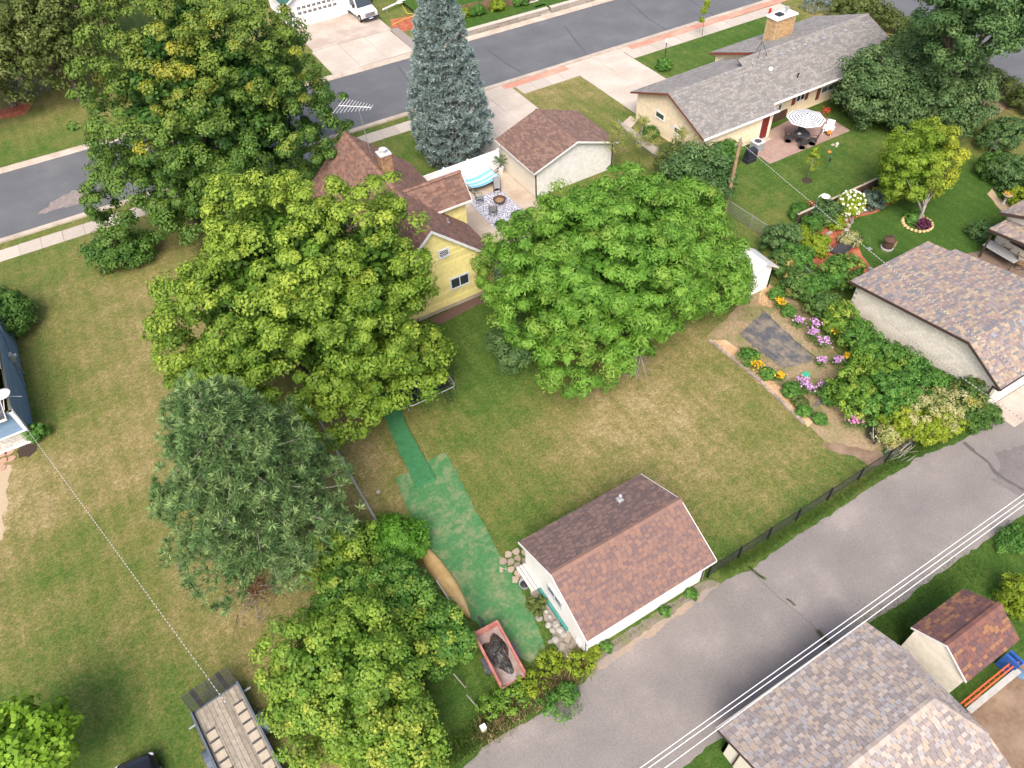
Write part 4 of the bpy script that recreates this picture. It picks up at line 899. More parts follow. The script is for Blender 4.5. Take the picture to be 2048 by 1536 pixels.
def leafy(name, label, base, c, R, mat, npuff=300, pr=.8, nleaf=160, size=.17, asp=.65, low=-.55, amp=.12, seed=1, yl=None, trunk=.3, hb=2.5, nl=8, inner=.35, cat='tree', group=None, zf=.7, up=.5, extra=None, bark=BARK, cname='crown', hollow=.4, v=(.2,.8), tip=0., cut=None, fold=.12, rj=.16):
    base = Vector(base); root = thing(name, label, cat, base, group=group)
    c = np.array(c, float); R = np.array(R, float)
    D = fib(npuff, low); D = unit(D+rng.normal(size=D.shape)*.14)
    f = lump(D, seed, amp)*(1.02-rj+rj*rng.random(len(D)))
    f *= np.where(rng.random(len(D)) < .12, rng.uniform(1.02, 1.09, len(D)), 1)
    PC = c+D*R*f[:,None]; PO = unit(D/R)
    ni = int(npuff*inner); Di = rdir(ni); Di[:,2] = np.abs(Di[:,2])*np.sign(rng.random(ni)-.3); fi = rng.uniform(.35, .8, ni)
    PCi = c+Di*R*fi[:,None]
    if extra is not None:
        for (ec, er, en) in extra:
            De = fib(en, -.6); De = unit(De+rng.normal(size=De.shape)*.15); PC = np.vstack([PC, np.array(ec)+De*np.array(er)*(.85+.2*rng.random(en))[:,None]]); PO = np.vstack([PO, De])
    if cut is not None:
        k = cut(PC); PC, PO = PC[k], PO[k]
    zm = .5 if R[2] > 1.4 else .06; k = PC[:,2] > zm; PC, PO = PC[k], PO[k]
    L = Leaves(); yy = None if yl is None else yl(PC, c, R)
    n = len(PC); prr = pr*(.65+.7*rng.random(n))
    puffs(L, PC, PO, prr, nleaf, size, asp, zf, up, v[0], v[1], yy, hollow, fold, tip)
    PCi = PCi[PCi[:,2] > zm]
    puffs(L, PCi, unit(PCi-c), pr*1.3, int(nleaf*.4), size*1.7, min(.8, asp*1.5), zf, up, 0, .45, None if yl is None else np.zeros(len(PCi)), .6)  # inner leaves coloured darker, painting the shade inside the crown
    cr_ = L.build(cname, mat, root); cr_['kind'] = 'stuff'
    if trunk:
        tips = PC[rng.choice(n, min(nl, n), replace=False)]; tips = c+(tips-c)*.82 if nl else []
        limbs(root, base, tips, trunk, hb, bark)
    return root
# colours
MAPY = leafmat('yellow_maple_leaf', (.05,.125,.012), (.115,.225,.024), (.24,.36,.04), (.38,.46,.06), .3)
MAPG = leafmat('green_maple_leaf', (.035,.1,.016), (.075,.165,.027), (.14,.245,.045), (.36,.33,.035), .25)
ASHG = leafmat('ash_leaf', (.06,.16,.018), (.125,.29,.032), (.22,.4,.06), (.3,.38,.07), .3)
DKG = leafmat('dark_leaf', (.04,.095,.026), (.08,.155,.045), (.14,.225,.075), None, .2)
MIDG = leafmat('mid_leaf', (.04,.12,.018), (.08,.2,.03), (.15,.3,.055), (.3,.36,.05), .25)
LIMEG = leafmat('lime_leaf', (.13,.2,.012), (.22,.3,.02), (.34,.42,.04), (.5,.47,.06), .3)
OLIVE = leafmat('olive_leaf', (.06,.092,.02), (.11,.15,.034), (.185,.215,.06), (.22,.18,.06), .25)
BLUEG = leafmat('blue_leaf', (.06,.1,.07), (.1,.15,.11), (.16,.21,.16), None, .2)
top_y = lambda a, b_, t=0.: (lambda PC, c, R: np.clip(a*(rng.random(len(PC))**2)+b_*np.clip((PC[:,2]-c[2])/R[2], 0, 1)-t, 0, 1))
# big dark maple by the street
leafy('maple_tree', 'huge dark green maple with yellowing tips beside the street', G(392,452), (6.3,54.4,8.2), (7.7,7.6,8.4), MAPG, 620, .6, 185, .185, .8, -.75, .12, 3,
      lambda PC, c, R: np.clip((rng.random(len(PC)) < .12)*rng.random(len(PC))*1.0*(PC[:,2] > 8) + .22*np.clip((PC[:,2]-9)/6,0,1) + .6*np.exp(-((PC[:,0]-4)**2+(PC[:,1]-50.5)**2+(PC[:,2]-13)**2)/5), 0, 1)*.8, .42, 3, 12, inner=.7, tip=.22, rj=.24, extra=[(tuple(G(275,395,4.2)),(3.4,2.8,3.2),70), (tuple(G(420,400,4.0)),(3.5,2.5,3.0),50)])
# bright yellow-green maple
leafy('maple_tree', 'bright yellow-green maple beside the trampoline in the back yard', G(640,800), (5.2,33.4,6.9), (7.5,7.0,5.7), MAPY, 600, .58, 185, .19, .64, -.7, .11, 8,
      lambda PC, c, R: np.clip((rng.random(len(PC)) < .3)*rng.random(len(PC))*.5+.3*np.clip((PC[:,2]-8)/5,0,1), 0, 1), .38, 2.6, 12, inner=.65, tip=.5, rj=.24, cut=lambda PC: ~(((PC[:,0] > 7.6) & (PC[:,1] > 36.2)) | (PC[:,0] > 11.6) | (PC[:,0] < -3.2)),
      extra=[((7.7,27.8,3.6),(2.6,2.0,1.5),45), ((4.0,27.6,3.3),(2.2,1.8,1.8),40), ((9.6,29.0,3.2),(1.4,1.3,1.0),20), ((-1.8,31.5,4.2),(2.2,2.0,2.2),36)])
# ash tree
ASHT = leafy('ash_tree', 'round bright green ash tree in the middle of the back yard', G(1265,742), (21.2,26.6,5.9), (6.9,5.4,4.6), ASHG, 460, .58, 165, .28, .3, -.75, .11, 21,
      lambda PC, c, R: np.clip((rng.random(len(PC)) < .25)*rng.random(len(PC))*.5, 0, 1), .33, 2.4, 12,
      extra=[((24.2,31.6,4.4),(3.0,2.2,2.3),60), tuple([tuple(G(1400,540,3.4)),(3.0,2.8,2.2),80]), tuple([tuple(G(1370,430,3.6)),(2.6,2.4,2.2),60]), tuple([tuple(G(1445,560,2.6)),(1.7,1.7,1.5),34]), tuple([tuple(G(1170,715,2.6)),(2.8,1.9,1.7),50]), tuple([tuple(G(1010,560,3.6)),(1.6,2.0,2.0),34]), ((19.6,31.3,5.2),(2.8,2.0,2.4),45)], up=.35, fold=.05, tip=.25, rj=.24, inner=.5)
# dead twigs at the ash's lower edge
for k_ in range(5):
    a_ = G(1268+6*k_, 700-6*k_, 2.6); b_ = G(1262+random.uniform(-25,35), 765+random.uniform(-20,12), 1.6)
    m1 = a_.lerp(b_, .5); mb = MB().tube([a_, m1+Vector((0,0,.15)), b_], [.05,.03,.008], GBARK, 5)
    for q in range(12):
        s0 = a_.lerp(b_, random.uniform(.25, 1)); mb.tube([s0, s0+Vector((random.gauss(0,.35),random.gauss(-.1,.3),random.gauss(-.1,.2)))], [.012,.004], GBARK, 4)
    mb.build('dead_branch', GBARK, ASHT, True, True)
# dark shrubs below the ash on its left, and behind the utility pole
leafy('shrub', 'dark green shrub tucked against the left side of the ash tree', G(1030,735), tuple(G(1025,700,1.2)[:2])+(1.4,), (1.3,1.3,1.5), DKG, 40, .5, 160, .14, .5, -.4, .1, 31, trunk=.06, hb=.6, nl=3, cat='shrub', cname='foliage')
leafy('lilac_shrub', 'large dark green shrub behind the utility pole beside the ranch house', G(1395,425), tuple(G(1392,362,2.2)[:2])+(2.3,), (2.5,2.0,2.2), DKG, 110, .6, 120, .2, .6, -.6, .12, 32, trunk=.1, hb=.9, nl=5, cat='shrub', cname='foliage')
leafy('lilac_shrub', 'olive-tinged shrub between the ash tree and the ranch garage', G(1345,360), tuple(G(1350,330,1.5)[:2])+(1.6,), (1.5,1.3,1.5), OLIVE, 50, .5, 150, .14, .6, -.6, .12, 33, trunk=.07, hb=.7, nl=4, cat='shrub', cname='foliage')
leafy('shrub', 'low fresh-green shrub at the rear corner of the ranch house', G(1455,318), tuple(G(1450,308,.7)[:2])+(.75,), (1.3,.9,.75), MIDG, 34, .38, 130, .15, .6, -.5, .12, 34, trunk=.04, hb=.4, nl=3, cat='shrub', cname='foliage')
# wispy saplings
def sapling(name, label, base, h, spread, mat, nb=16, npf=30, size=.13, lean=(0,0), pr=.22, group=None, seedling=.035):
    base = Vector(base); root = thing(name, label, 'tree', base, group=group); tp = base+Vector((lean[0],lean[1],h))
    MB().tube([base-Vector((0,0,.05)), base.lerp(tp,.5), tp], [seedling, seedling*.7, .008], GBARK, 6).build('trunk', GBARK, root, True, True)
    L = Leaves(); PC = []
    for i in range(nb):
        t = random.uniform(.35, 1); a_ = base.lerp(tp, t); an = random.random()*6.28; ln = spread*(1.25-t)*random.uniform(.5, 1.1)
        e = a_+Vector((math.cos(an)*ln, math.sin(an)*ln, ln*.7))
        MB().tube([a_, a_.lerp(e,.5)+Vector((0,0,.03)), e], [.014,.01,.004], GBARK, 4).build('branch', GBARK, root, False, True)
        for q in range(3): PC.append(a_.lerp(e, random.uniform(.45, 1.05)))
    PC = np.array([tuple(q) for q in PC]); puffs(L, PC, unit(rng.normal(size=PC.shape)), pr, npf, size, .5, .7, .5, .2, .9)
    c_ = L.build('crown', mat, root); c_['kind'] = 'stuff'; return root
PALEG = leafmat('pale_leaf', (.2,.25,.05), (.3,.33,.08), (.4,.4,.13), None, .35)
sapling('locust_sapling', 'thin wispy yellow-green locust sapling beside the ranch garage wall', G(1278,330), 3.8, 1.7, PALEG, 26, 22, .12, (.2,.3), .3)
sapling('locust_sapling', 'thin pale sapling rising in front of the ranch garage corner', G(1365,335), 3.4, 1.4, PALEG, 20, 20, .12, (-.2,.2), .28)
sapling('birch_sapling', 'sparse pale sapling above the ash tree crown', G(1225,345), 4.2, 1.5, PALEG, 22, 18, .12, (.2,.1), .28)
sapling('lawn_sapling', 'young yellow-leaved tree in a mulch ring on the ranch lawn', G(1614,360), 2.6, .75, LIMEG, 16, 26, .12, (.15,.1), .2, None, .03)
sapling('street_sapling', 'slim young tree on the ranch front lawn by the street', G(1404,72), 3.4, .6, LIMEG, 14, 26, .15, (0,.1), .28, None, .035)
sheet('mulch_ring', [(G(1614,361).x+.42*math.cos(t), G(1614,361).y+.42*math.sin(t)) for t in np.arange(0,6.28,.3)], .007, MATS['dark_mulch'], 'dark mulch ring around the young lawn tree', 'mulch ring')
# elm and apple trees beside the ranch house
APP = leafmat('apple_leaf', (.05,.105,.032), (.1,.175,.058), (.175,.25,.095), None, .22)
FRESH = leafmat('fresh_leaf', (.055,.115,.022), (.115,.195,.042), (.2,.285,.07), None, .25)
for lb, nm, u, v, z, R, mt_, n_, sd_, tk in (('broad dark green apple tree behind the ranch house', 'apple_tree', 1778, 168, 2.9, (3.6,3.3,2.6), APP, 190, 41, .2), ('dark apple tree nearer the far hedge', 'apple_tree', 1878, 190, 3.0, (3.5,3.3,2.7), APP, 180, 42, .2), ('mid-green fruit tree between the ranch house end and the elm', 'apple_tree', 1850, 118, 3.0, (3.4,3.0,2.7), FRESH, 190, 43, .18)):
    c = G(u, v, z); leafy(nm, lb, (c.x,c.y,0), (c.x,c.y,z), R, mt_, n_, .72, 140, .225, .62, -.8, .18, sd_, None, tk, 1.0, 8, inner=.5)
c = G(1985, 28, 9.0); leafy('elm_tree', 'tall elm with a thick trunk at the top right corner', (c.x-2.0,c.y+.5,0), (c.x,c.y,9.8), (5.6,5.2,3.9), DKG, 230, .85, 150, .255, .5, -.65, .22, 44, None, .45, 6.0, 10, rj=.3)
leafy('maple_sapling', 'young yellow-green maple in a stone ring on the garden lawn', G(1834,446), (48.2,26.0,3.6), (2.6,2.3,2.6), leafmat('young_maple_leaf', (.09,.18,.014), (.17,.28,.025), (.28,.4,.045), (.55,.5,.05), .3), 150, .5, 200, .15, .6, -.9, .12, 45,
      lambda PC, c, R: np.clip(.1*rng.random(len(PC))+.8*np.clip((PC[:,0]-c[0])/R[0]*.7-(PC[:,1]-c[1])/R[1]*.5, 0, 1), 0, 1), .13, 1.6, 8, up=.3, bark=GBARK, fold=.06)
# trees at top left
leafy('linden_tree', 'olive green tree with red mulch ring at the top left edge', G(28,212), (-13.3,82.0,6.8), (5.0,5.0,4.6), OLIVE, 190, 1.0, 100, .28, .6, -.6, .15, 51, trunk=.3, hb=2.6, nl=8)
leafy('linden_tree', 'olive green tree between the edge tree and the big maple', G(165,205), (-3.4,83.0,6.2), (5.0,5.0,5.0), OLIVE, 200, 1.0, 100, .28, .6, -.7, .15, 52, trunk=.28, hb=2.4, nl=8)
leafy('linden_tree', 'olive green tree behind the big maple at the top edge', G(250,120), (1.0,92.0,6.5), (6.0,5.0,5.5), OLIVE, 190, 1.1, 95, .3, .6, -.7, .15, 53, trunk=.28, hb=2.4, nl=8)
leafy('maple_shrub', 'low maple suckers at the foot of the big maple', G(240,525), tuple(G(238,500,1.2)[:2])+(1.2,), (2.1,1.4,1.2), MAPG, 50, .55, 130, .17, .7, -.5, .12, 54, trunk=.07, hb=.6, nl=4, cat='shrub', cname='foliage')
leafy('shrub', 'rounded green shrub beside the blue house', G(10,665), tuple(G(8,630,1.2)[:2])+(1.25,), (1.6,2.0,1.3), MAPG, 60, .5, 140, .14, .6, -.5, .1, 55, trunk=.06, hb=.6, nl=4, cat='shrub', cname='foliage')
leafy('small_shrub', 'small bright green shrub at the corner of the blue house', G(78,876), tuple(G(75,866,.4)[:2])+(.45,), (.55,.5,.42), MIDG, 18, .22, 90, .1, .6, -.4, .1, 56, trunk=.03, hb=.25, nl=3, cat='shrub', cname='foliage')
leafy('catalpa_tree', 'big-leaved bright green tree at the lower left corner', G(40,1600), tuple(G(25,1500,3.4)[:2])+(3.2,), (1.75,1.75,1.6), leafmat('catalpa_leaf', (.12,.24,.015), (.19,.34,.025), (.28,.43,.045), None, .3), 60, .55, 50, .25, .75, -.6, .12, 57, trunk=.12, hb=1.4, nl=5, inner=.6)
# vine-covered shrubs along the left boundary
VINE = leafmat('vine_leaf', (.065,.15,.016), (.13,.25,.028), (.23,.36,.045), (.36,.4,.06), .25)
vy = lambda PC, c, R: np.clip((rng.random(len(PC)) < .3)*rng.random(len(PC))*.8, 0, 1)
for i, (lb, u, v, z, R, n_, mt_) in enumerate([
    ('huge vine-covered shrub at the bottom beside the red dump trailer', 700, 1345, 2.6, (3.5,3.4,2.4), 260, VINE),
    ('vine-covered shrub at the bottom edge next to the alley', 790, 1480, 1.6, (2.0,1.8,1.6), 90, VINE),
    ('bright leafy shrub beside the tan canoe', 800, 1190, 1.7, (1.5,2.1,1.6), 90, MIDG),
    ('leafy shrub between the canoe and the dump trailer', 878, 1270, 1.5, (1.2,1.5,1.3), 60, MIDG),
    ('bright green vine mound at the head of the canoe', 790, 1085, 1.0, (1.25,1.3,1.0), 60, leafmat('grape_leaf', (.05,.15,.012), (.09,.23,.02), (.15,.32,.035), None, .25)),
    ('vine-covered shrub right below the pine tree', 680, 1110, 1.7, (1.6,1.6,1.6), 80, VINE),
    ('leafy shrub left of the canoe above the huge shrub', 700, 1210, 2.0, (1.7,1.5,1.5), 80, MIDG)]):
    c = G(u, v, z); leafy('vine_shrub', lb, (c.x, c.y, 0), (c.x, c.y, z), R, mt_, int(n_*1.15), .42, 120, .14, .75, -.75, .16, 60+i, vy, .09, .8, 5, cat='shrub', cname='foliage', inner=.5, tip=.3, rj=.26)
# ------------------------------------------------------------------ conifers
def needles(L, PC, PD, n, ln, asp, v0, v1, spread=.9):
    """tufts: PC centres, PD axis; n needles fan out of each"""
    k = len(PC); idx = np.repeat(np.arange(k), n); m = len(idx)
    T = unit(PD[idx]*.75+rdir(m)*spread); S = ln*(.7+.6*rng.random(m))
    N = unit(np.cross(T, rdir(m))); N *= np.sign(N[:,2:3]+1e-6)
    v = (v0+(v1-v0)*rng.random(k))[idx]+(rng.random(m)-.5)*.3
    L.put(PC[idx]+T*S[:,None]*.45, N, S, asp, .03, v, None, T)
SPR = leafmat('spruce_needle', (.09,.14,.125), (.2,.275,.255), (.36,.44,.415), None, .1)
bs = thing('spruce_tree', 'tall blue spruce standing on the front lawn of the yellow house', 'tree', G(908,308))
B0 = np.array(G(908,308)); MB().tube([B0-np.array([0,0,.1]), B0+np.array([0,0,9]), B0+np.array([0,0,17.2])], [.28,.18,.02], BARK, 9).build('trunk', BARK, bs, True, True)
L = Leaves(); zz = .7; PCs, PDs = [], []
while zz < 17:
    r = 3.25*min(1, (.7+.3*zz/2.2))*max(.05, 1-((max(zz,3)-3)/14.4))**.82
    nb = max(5, int(2*math.pi*r/.78)); ph0 = random.random()*6.28
    for i in range(nb):
        an = ph0+2*math.pi*i/nb+random.gauss(0,.07); rr = r*random.uniform(.8,1.12); zt = zz+random.gauss(0,.16)
        d = np.array([math.cos(an), math.sin(an), 0])
        for s_ in (.55,.74,.88,.95,1.0):
            for q in range(6 if s_ > .8 else 3):
                t_ = np.array([-d[1], d[0], 0])*random.gauss(0, .2+.06*(1-s_)*5)
                PCs.append(B0+d*rr*s_+t_+np.array([0,0,zt-.32*s_**2*rr*.28+random.gauss(0,.05)])); PDs.append(d*.9+np.array([0,0,.25])+t_*.8)
        if i % 2 == 0 and zz < 12: MB().tube([B0+np.array([0,0,zt]), B0+d*rr*.85+np.array([0,0,zt-.1])], [.035,.01], BARK, 4).build('limb', BARK, bs, False, True)
    zz += .66-.016*zz
PCs = np.array(PCs); needles(L, PCs, unit(np.array(PDs)), 10, .28, .17, .1, 1., .75)
L.build('crown', SPR, bs)['kind'] = 'stuff'
PIN = leafmat('pine_needle', (.055,.12,.038), (.13,.23,.075), (.27,.38,.145), None, .1)
PB = np.array(G(575,1112)); pt = thing('pine_tree', 'dark green long-needled pine beside the left lawn', 'tree', PB)
MB().tube([PB-np.array([0,0,.1]), PB+np.array([-.1,.1,5]), PB+np.array([-.1,-.1,10]), PB+np.array([.0,.0,12.6])], [.25,.2,.12,.02], PBARK, 9).build('trunk', PBARK, pt, True, True)
L = Leaves(); PCs, PDs = [], []; zz = 2.6
while zz < 12.6:
    r = 4.4*(1-((zz-2.6)/10.6)**1.5)**.75*(.8+.2*min(1,(zz-1.5)/2)); nb = 7 if zz < 10 else 5; ph0 = random.random()*6.28
    for i in range(nb):
        an = ph0+2*math.pi*i/nb+random.gauss(0,.15); rr = r*random.uniform(.72,1.12); d = np.array([math.cos(an), math.sin(an), 0]); dz = random.uniform(.05,.5)*rr*.5
        a_ = PB+np.array([0,0,zz]); e = a_+d*rr+np.array([0,0,dz])
        MB().tube([a_, a_*.5+e*.5+np.array([0,0,.1]), e], [.06,.035,.012], GBARK, 5).build('limb', GBARK, pt, False, True)
        for q in range(int(10*rr/2)+8):
            s_ = random.uniform(.3,1.05); sd_ = np.array([-d[1], d[0], 0])*random.gauss(0,.5*(1.15-s_*.45))
            PCs.append(a_*(1-s_)+e*s_+sd_+np.array([0,0,random.gauss(.15,.2)])); PDs.append(d*.5+sd_*.6+np.array([0,0,.75]))
    zz += .52
PCs = np.array(PCs); n_ = len(PCs)
needles(L, PCs, unit(np.array(PDs)), 31, .32, .11, .1, 1.1, .8)
PC2 = PCs+rdir(n_)*.3; needles(L, PC2, unit(np.array(PDs)), 14, .32, .1, 0, .6, 1.0)
L.build('crown', PIN, pt)['kind'] = 'stuff'
# small dull spruce at top left and blue-grey shrubs by the corner
def cone_shrub(name, label, base, h, r, mat, cat='tree'):
    B_ = np.array(base); root = thing(name, label, cat, base); L = Leaves(); PCs, PDs = [], []; z_ = .2
    MB().tube([B_, B_+np.array([0,0,h*.9])], [.1,.02], BARK, 6).build('trunk', BARK, root, True, True)
    while z_ < h:
        rr = r*(1-z_/h)+.08; nb = max(4, int(2*math.pi*rr/.4))
        for i in range(nb):
            an = random.random()*6.28; d = np.array([math.cos(an), math.sin(an), 0]); q = random.uniform(.6,1.05)
            PCs.append(B_+d*rr*q+np.array([0,0,z_+random.gauss(0,.1)])); PDs.append(d+np.array([0,0,.3]))
        z_ += .25
    needles(L, np.array(PCs), unit(np.array(PDs)), 14, .3, .16, .1, .9, .8); L.build('crown', mat, root)['kind'] = 'stuff'; return root
cone_shrub('spruce_tree', 'dull blue-grey young spruce under the top left trees', G(62,185), 5.0, 1.7, SPR)
cone_shrub('juniper', 'blue-grey juniper at the far corner of the ranch house', G(1632,18), 3.2, 1.6, SPR, 'shrub')
cone_shrub('juniper', 'second blue-grey juniper beyond the ranch house near the side street', G(1668,5), 2.6, 1.4, SPR, 'shrub')
leafy('shrub', 'brownish-green shrub at the far end of the ranch house', G(1700,22), tuple(G(1700,15,.9)[:2])+(.9,), (2.2,1.6,1.0), OLIVE, 40, .5, 120, .2, .6, -.4, .1, 71, trunk=.05, hb=.5, nl=3, cat='shrub', cname='foliage')
# hedge along the side street: separate bushes
hp_ = [(73.4,53.0),(73.0,50.6),(72.5,48.4),(72.0,46.2),(71.3,42.6),(70.9,40.4),(70.4,38.2),(69.9,36.2),(69.4,34.0),(68.9,31.8),(68.3,29.6)]
ORD = ('first', 'second', 'third', 'fourth', 'fifth', 'sixth', 'seventh', 'eighth', 'ninth', 'tenth', 'eleventh')
for i, (x, y) in enumerate(hp_):
    leafy('hedge_bush', '%s olive bush, counted from the street corner, in the side street hedge' % ORD[i], (x-.9,y,0), (x-.9,y,.75), (.95,1.35,.8), OLIVE, 26, .42, 90, .17, .6, -.4, .1, 80+i, trunk=.05, hb=.4, nl=2, cat='bush', cname='foliage', group='hedge bushes along the side street')
# ================================================================== vehicles and trailers
RUB = M('rubber', (.018,.018,.02), (.025,.025,.027), 8, .85); CHR = M('chrome', (.6,.6,.62), None, 5, .25, 0, .9); STEEL = M('blue_grey_steel', (.1,.125,.155), (.075,.09,.11), 7, .55)
def wheel(root, c, ax, r=.33, w_=.2):
    c, ax = Vector(c), Vector(ax).normalized()
    wo = MB().bar(c-ax*w_/2, c+ax*w_/2, r, None, n=20).build('wheel', RUB, root, False, False)
    MB().bar(c-ax*(w_/2+.012), c+ax*(w_/2+.012), r*.58, None, n=14).build('rim', CHR, wo, False, False)
    return wo
ft = thing('flatbed_trailer', 'flatbed trailer with weathered plank deck and folded mesh ramp at bottom left', 'trailer', G(431,1396,.62).to_2d().to_3d(), rad(6.6))
W, LT, zd = 1.08, 5.6, .62
PLK = [M('weathered_plank_%d' % i, tuple(c_*k for c_ in (.33,.285,.225)), tuple(c_*k*.62 for c_ in (.33,.285,.225)), 5, .9, .004) for i, k in enumerate((.85,.95,1.02,1.1))]
npk = 10; pw = 2*(W-.06)/npk
for i in range(npk):
    x = -W+.06+pw*i; MB().box((x+.006,-LT,zd-.04),(x+pw-.006,-.05,zd+random.uniform(0,.006))).build('plank', PLK[random.randrange(4)], ft)
for s in (-1, 1): MB().box((s*W-.045,-LT,zd-.12),(s*W+.045,.0,zd+.2)).build('side_rail', STEEL, ft)
MB().box((-W,-.05,zd-.12),(W,.02,zd+.02)).build('rear_rail', STEEL, ft)
CLT = M('pale_cleat', (.42,.36,.275), (.34,.29,.225), 6, .9)
for s in (-1, 1):
    for i in range(8):
        y = -.95-(0 if s > 0 else .35)-i*.5
        if y < -LT+.4: continue
        MB().box((s*.72-.2,y-.32,zd+.004),(s*.72+.2,y+.06,zd+.03)).build('board', CLT, ft)
        MB().box((s*.72-.21,y+.08,zd+.004),(s*.72+.21,y+.14,zd+.06)).build('cleat', DKGREY, ft)
for s in (-1, 1):
    fb = MB(); x0_, x1_ = s*(W+.17)-.13, s*(W+.17)+.13
    for k_ in range(8):
        t0_, t1_ = math.pi*k_/8, math.pi*(k_+1)/8; p_ = lambda t, r, x: (x, -2.2+r*1.25*math.cos(t), .34+r*math.sin(t))
        fb.hexa([p_(t0_,.4,x0_),p_(t0_,.4,x1_),p_(t1_,.4,x1_),p_(t1_,.4,x0_),p_(t0_,.43,x0_),p_(t0_,.43,x1_),p_(t1_,.43,x1_),p_(t1_,.43,x0_)])
    fb.build('fender', STEEL, ft)
    wheel(ft, (s*(W+.17),-2.2,.34), (1,0,0), .34, .2)
    MB().box((s*(W+.04),-.55,zd-.08),(s*(W+.36),-.48,zd-.02)).build('marker_arm', METAL, ft)
gt = MB(); hgt = .95
for x in (-W+.03,-.52,0,.52,W-.03): gt.bar((x,.02,zd),(x,.45,zd+hgt),.02,None,n=5)
for z in (.0,hgt*.5,hgt): gt.bar((-W+.03,.02+.43*z/hgt,zd+z),(W-.03,.02+.43*z/hgt,zd+z),.022,None,n=5)
rg_ = gt.build('ramp_gate', DKGREY, ft)
ms = MB()
for i in range(58): x = -W+.05+i*.0365; ms.bar((x,.02,zd),(x,.45,zd+hgt),.007,None,n=3,cap=False)
for i in range(24): z = i*hgt/24; ms.bar((-W+.03,.02+.43*z/hgt,zd+z),(W-.03,.02+.43*z/hgt,zd+z),.007,None,n=3,cap=False)
q = ms.build('mesh_panel', M('mesh_green', (.05,.055,.045)), rg_); q['kind'] = 'stuff'
for x in (-.6,.6): MB().hexa([(x-.1,.0,zd),(x+.1,.0,zd),(x+.1,.06,zd),(x-.1,.06,zd),(x-.1,.45,zd+hgt+.04),(x+.1,.45,zd+hgt+.04),(x+.1,.51,zd+hgt),(x-.1,.51,zd+hgt)]).build('ramp_stiffener', BLACK, rg_)
MB().bar((0,-LT,zd-.1),(0,-LT-1.1,zd-.15),.06).build('hitch', STEEL, ft); MB().bar((0,-LT-.7,0),(0,-LT-.7,zd),.04).build('jack', METAL, ft)
# car
cp = G(262,1512,.95); ca = thing('parked_car', 'black car whose bonnet shows at the bottom edge', 'car', (cp.x, cp.y, 0), rad(-8))
CARB = M('black_car_paint', (.012,.013,.016), None, 3, .18, 0, .1, spec=.6)
def loft(secs, name, mat, root, n=14):
    """secs: (y, half width, z0, z1) with rounded-top sections"""
    v_ = []; 
    for y, hw, z0, z1 in secs:
        for i in range(n):
            t = math.pi*i/(n-1); cx = -math.cos(t); sz = max(0., math.sin(t))
            v_.append((hw*math.copysign(abs(cx)**.5, cx), y, z0+(z1-z0)*sz**.45))
    k = len(secs); f = [(i*n+j, i*n+j+1, (i+1)*n+j+1, (i+1)*n+j) for i in range(k-1) for j in range(n-1)]
    f += [tuple(range(n-1,-1,-1)), tuple(range((k-1)*n, k*n))]+[((i+1)*n, (i+1)*n+n-1, i*n+n-1, i*n) for i in range(k-1)]
    return MB().add(v_, f).build(name, mat, root, True)
loft([(-4.5,.7,.35,.75),(-4.4,.86,.28,.95),(-3.6,.92,.25,1.02),(-1.2,.93,.25,1.0),(-.5,.9,.27,.92),(-.1,.8,.32,.8),(.0,.66,.4,.66)], 'body', CARB, ca)
loft([(-4.2,.66,.9,1.02),(-3.7,.72,.9,1.4),(-2.2,.74,.9,1.46),(-1.35,.7,.9,1.05),(-1.2,.68,.88,.96)], 'cabin', glass('car_glass', (.02,.025,.03)), ca)
loft([(-3.6,.6,1.3,1.43),(-2.9,.64,1.3,1.475),(-2.2,.62,1.3,1.475)], 'roof', CARB, ca)
for s in (-1,1):
    MB().ball((s*.64,-.16,.66), (.17,.13,.09)).build('headlight', M('lamp_glass', (.6,.62,.65), None, 5, .15), ca, True)
    MB().ball((s*.98,-1.5,.98), (.12,.07,.08)).build('mirror', CARB, ca, True)
    for y in (-.85,-3.6): wheel(ca, (s*.84,y,.32), (1,0,0), .32, .2)
MB().box((-.4,-.02,.42),(.4,.03,.56)).build('grille', BLACK, ca); MB().box((-.5,-1.3,.965),(.5,-1.26,.985)).build('wiper', BLACK, ca)
# red dump trailer
dc = [G(955,1266,.95), G(989,1247,.95), G(1048,1340,.95), G(1002,1373,.95)]
mid = sum(dc, Vector((0,0,0)))/4; dt = thing('dump_trailer', 'faded red dump trailer parked by the vines', 'trailer', (mid.x, mid.y, 0))
RDT = M('faded_red_paint', (.36,.125,.1), (.27,.095,.08), 6, .75, .002, c3=(.42,.19,.15), scale2=2)
UA = ((dc[2]-dc[1])+(dc[3]-dc[0])).normalized(); UA.z = 0; UA.normalize(); UB = Vector((-UA.y, UA.x, 0)); hl, hw = (dc[2]-dc[1]).length/2+.05, max(.6, (dc[1]-dc[0]).length/2)
ang = math.atan2(UA.y, UA.x); dt.rotation_euler = (0,0,ang)
MB().box((-hl,-hw,.48),(hl,hw,.54)).build('floor', M('dusty_floor', (.32,.28,.26), (.24,.2,.185), 9, .9, 0, c3=(.24,.14,.11), scale2=1.5), dt)
for s in (-1,1):
    MB().box((-hl,s*hw-.025,.46),(hl,s*hw+.025,.93)).build('side_wall', RDT, dt); MB().box((-hl,s*hw-.05,.93),(hl,s*hw+.05,1.0)).build('top_rail', RDT, dt)
    MB().box((-hl,s*hw-.045,.66),(hl,s*hw+.045,.7)).build('side_rib', RDT, dt)
    wheel(dt, (.15,s*(hw+.16),.3), (0,1,0), .3, .18)
    MB().box((-.25,s*(hw+.16)-.11,.62),(.55,s*(hw+.16)+.11,.66)).build('fender', DKGREY, dt)
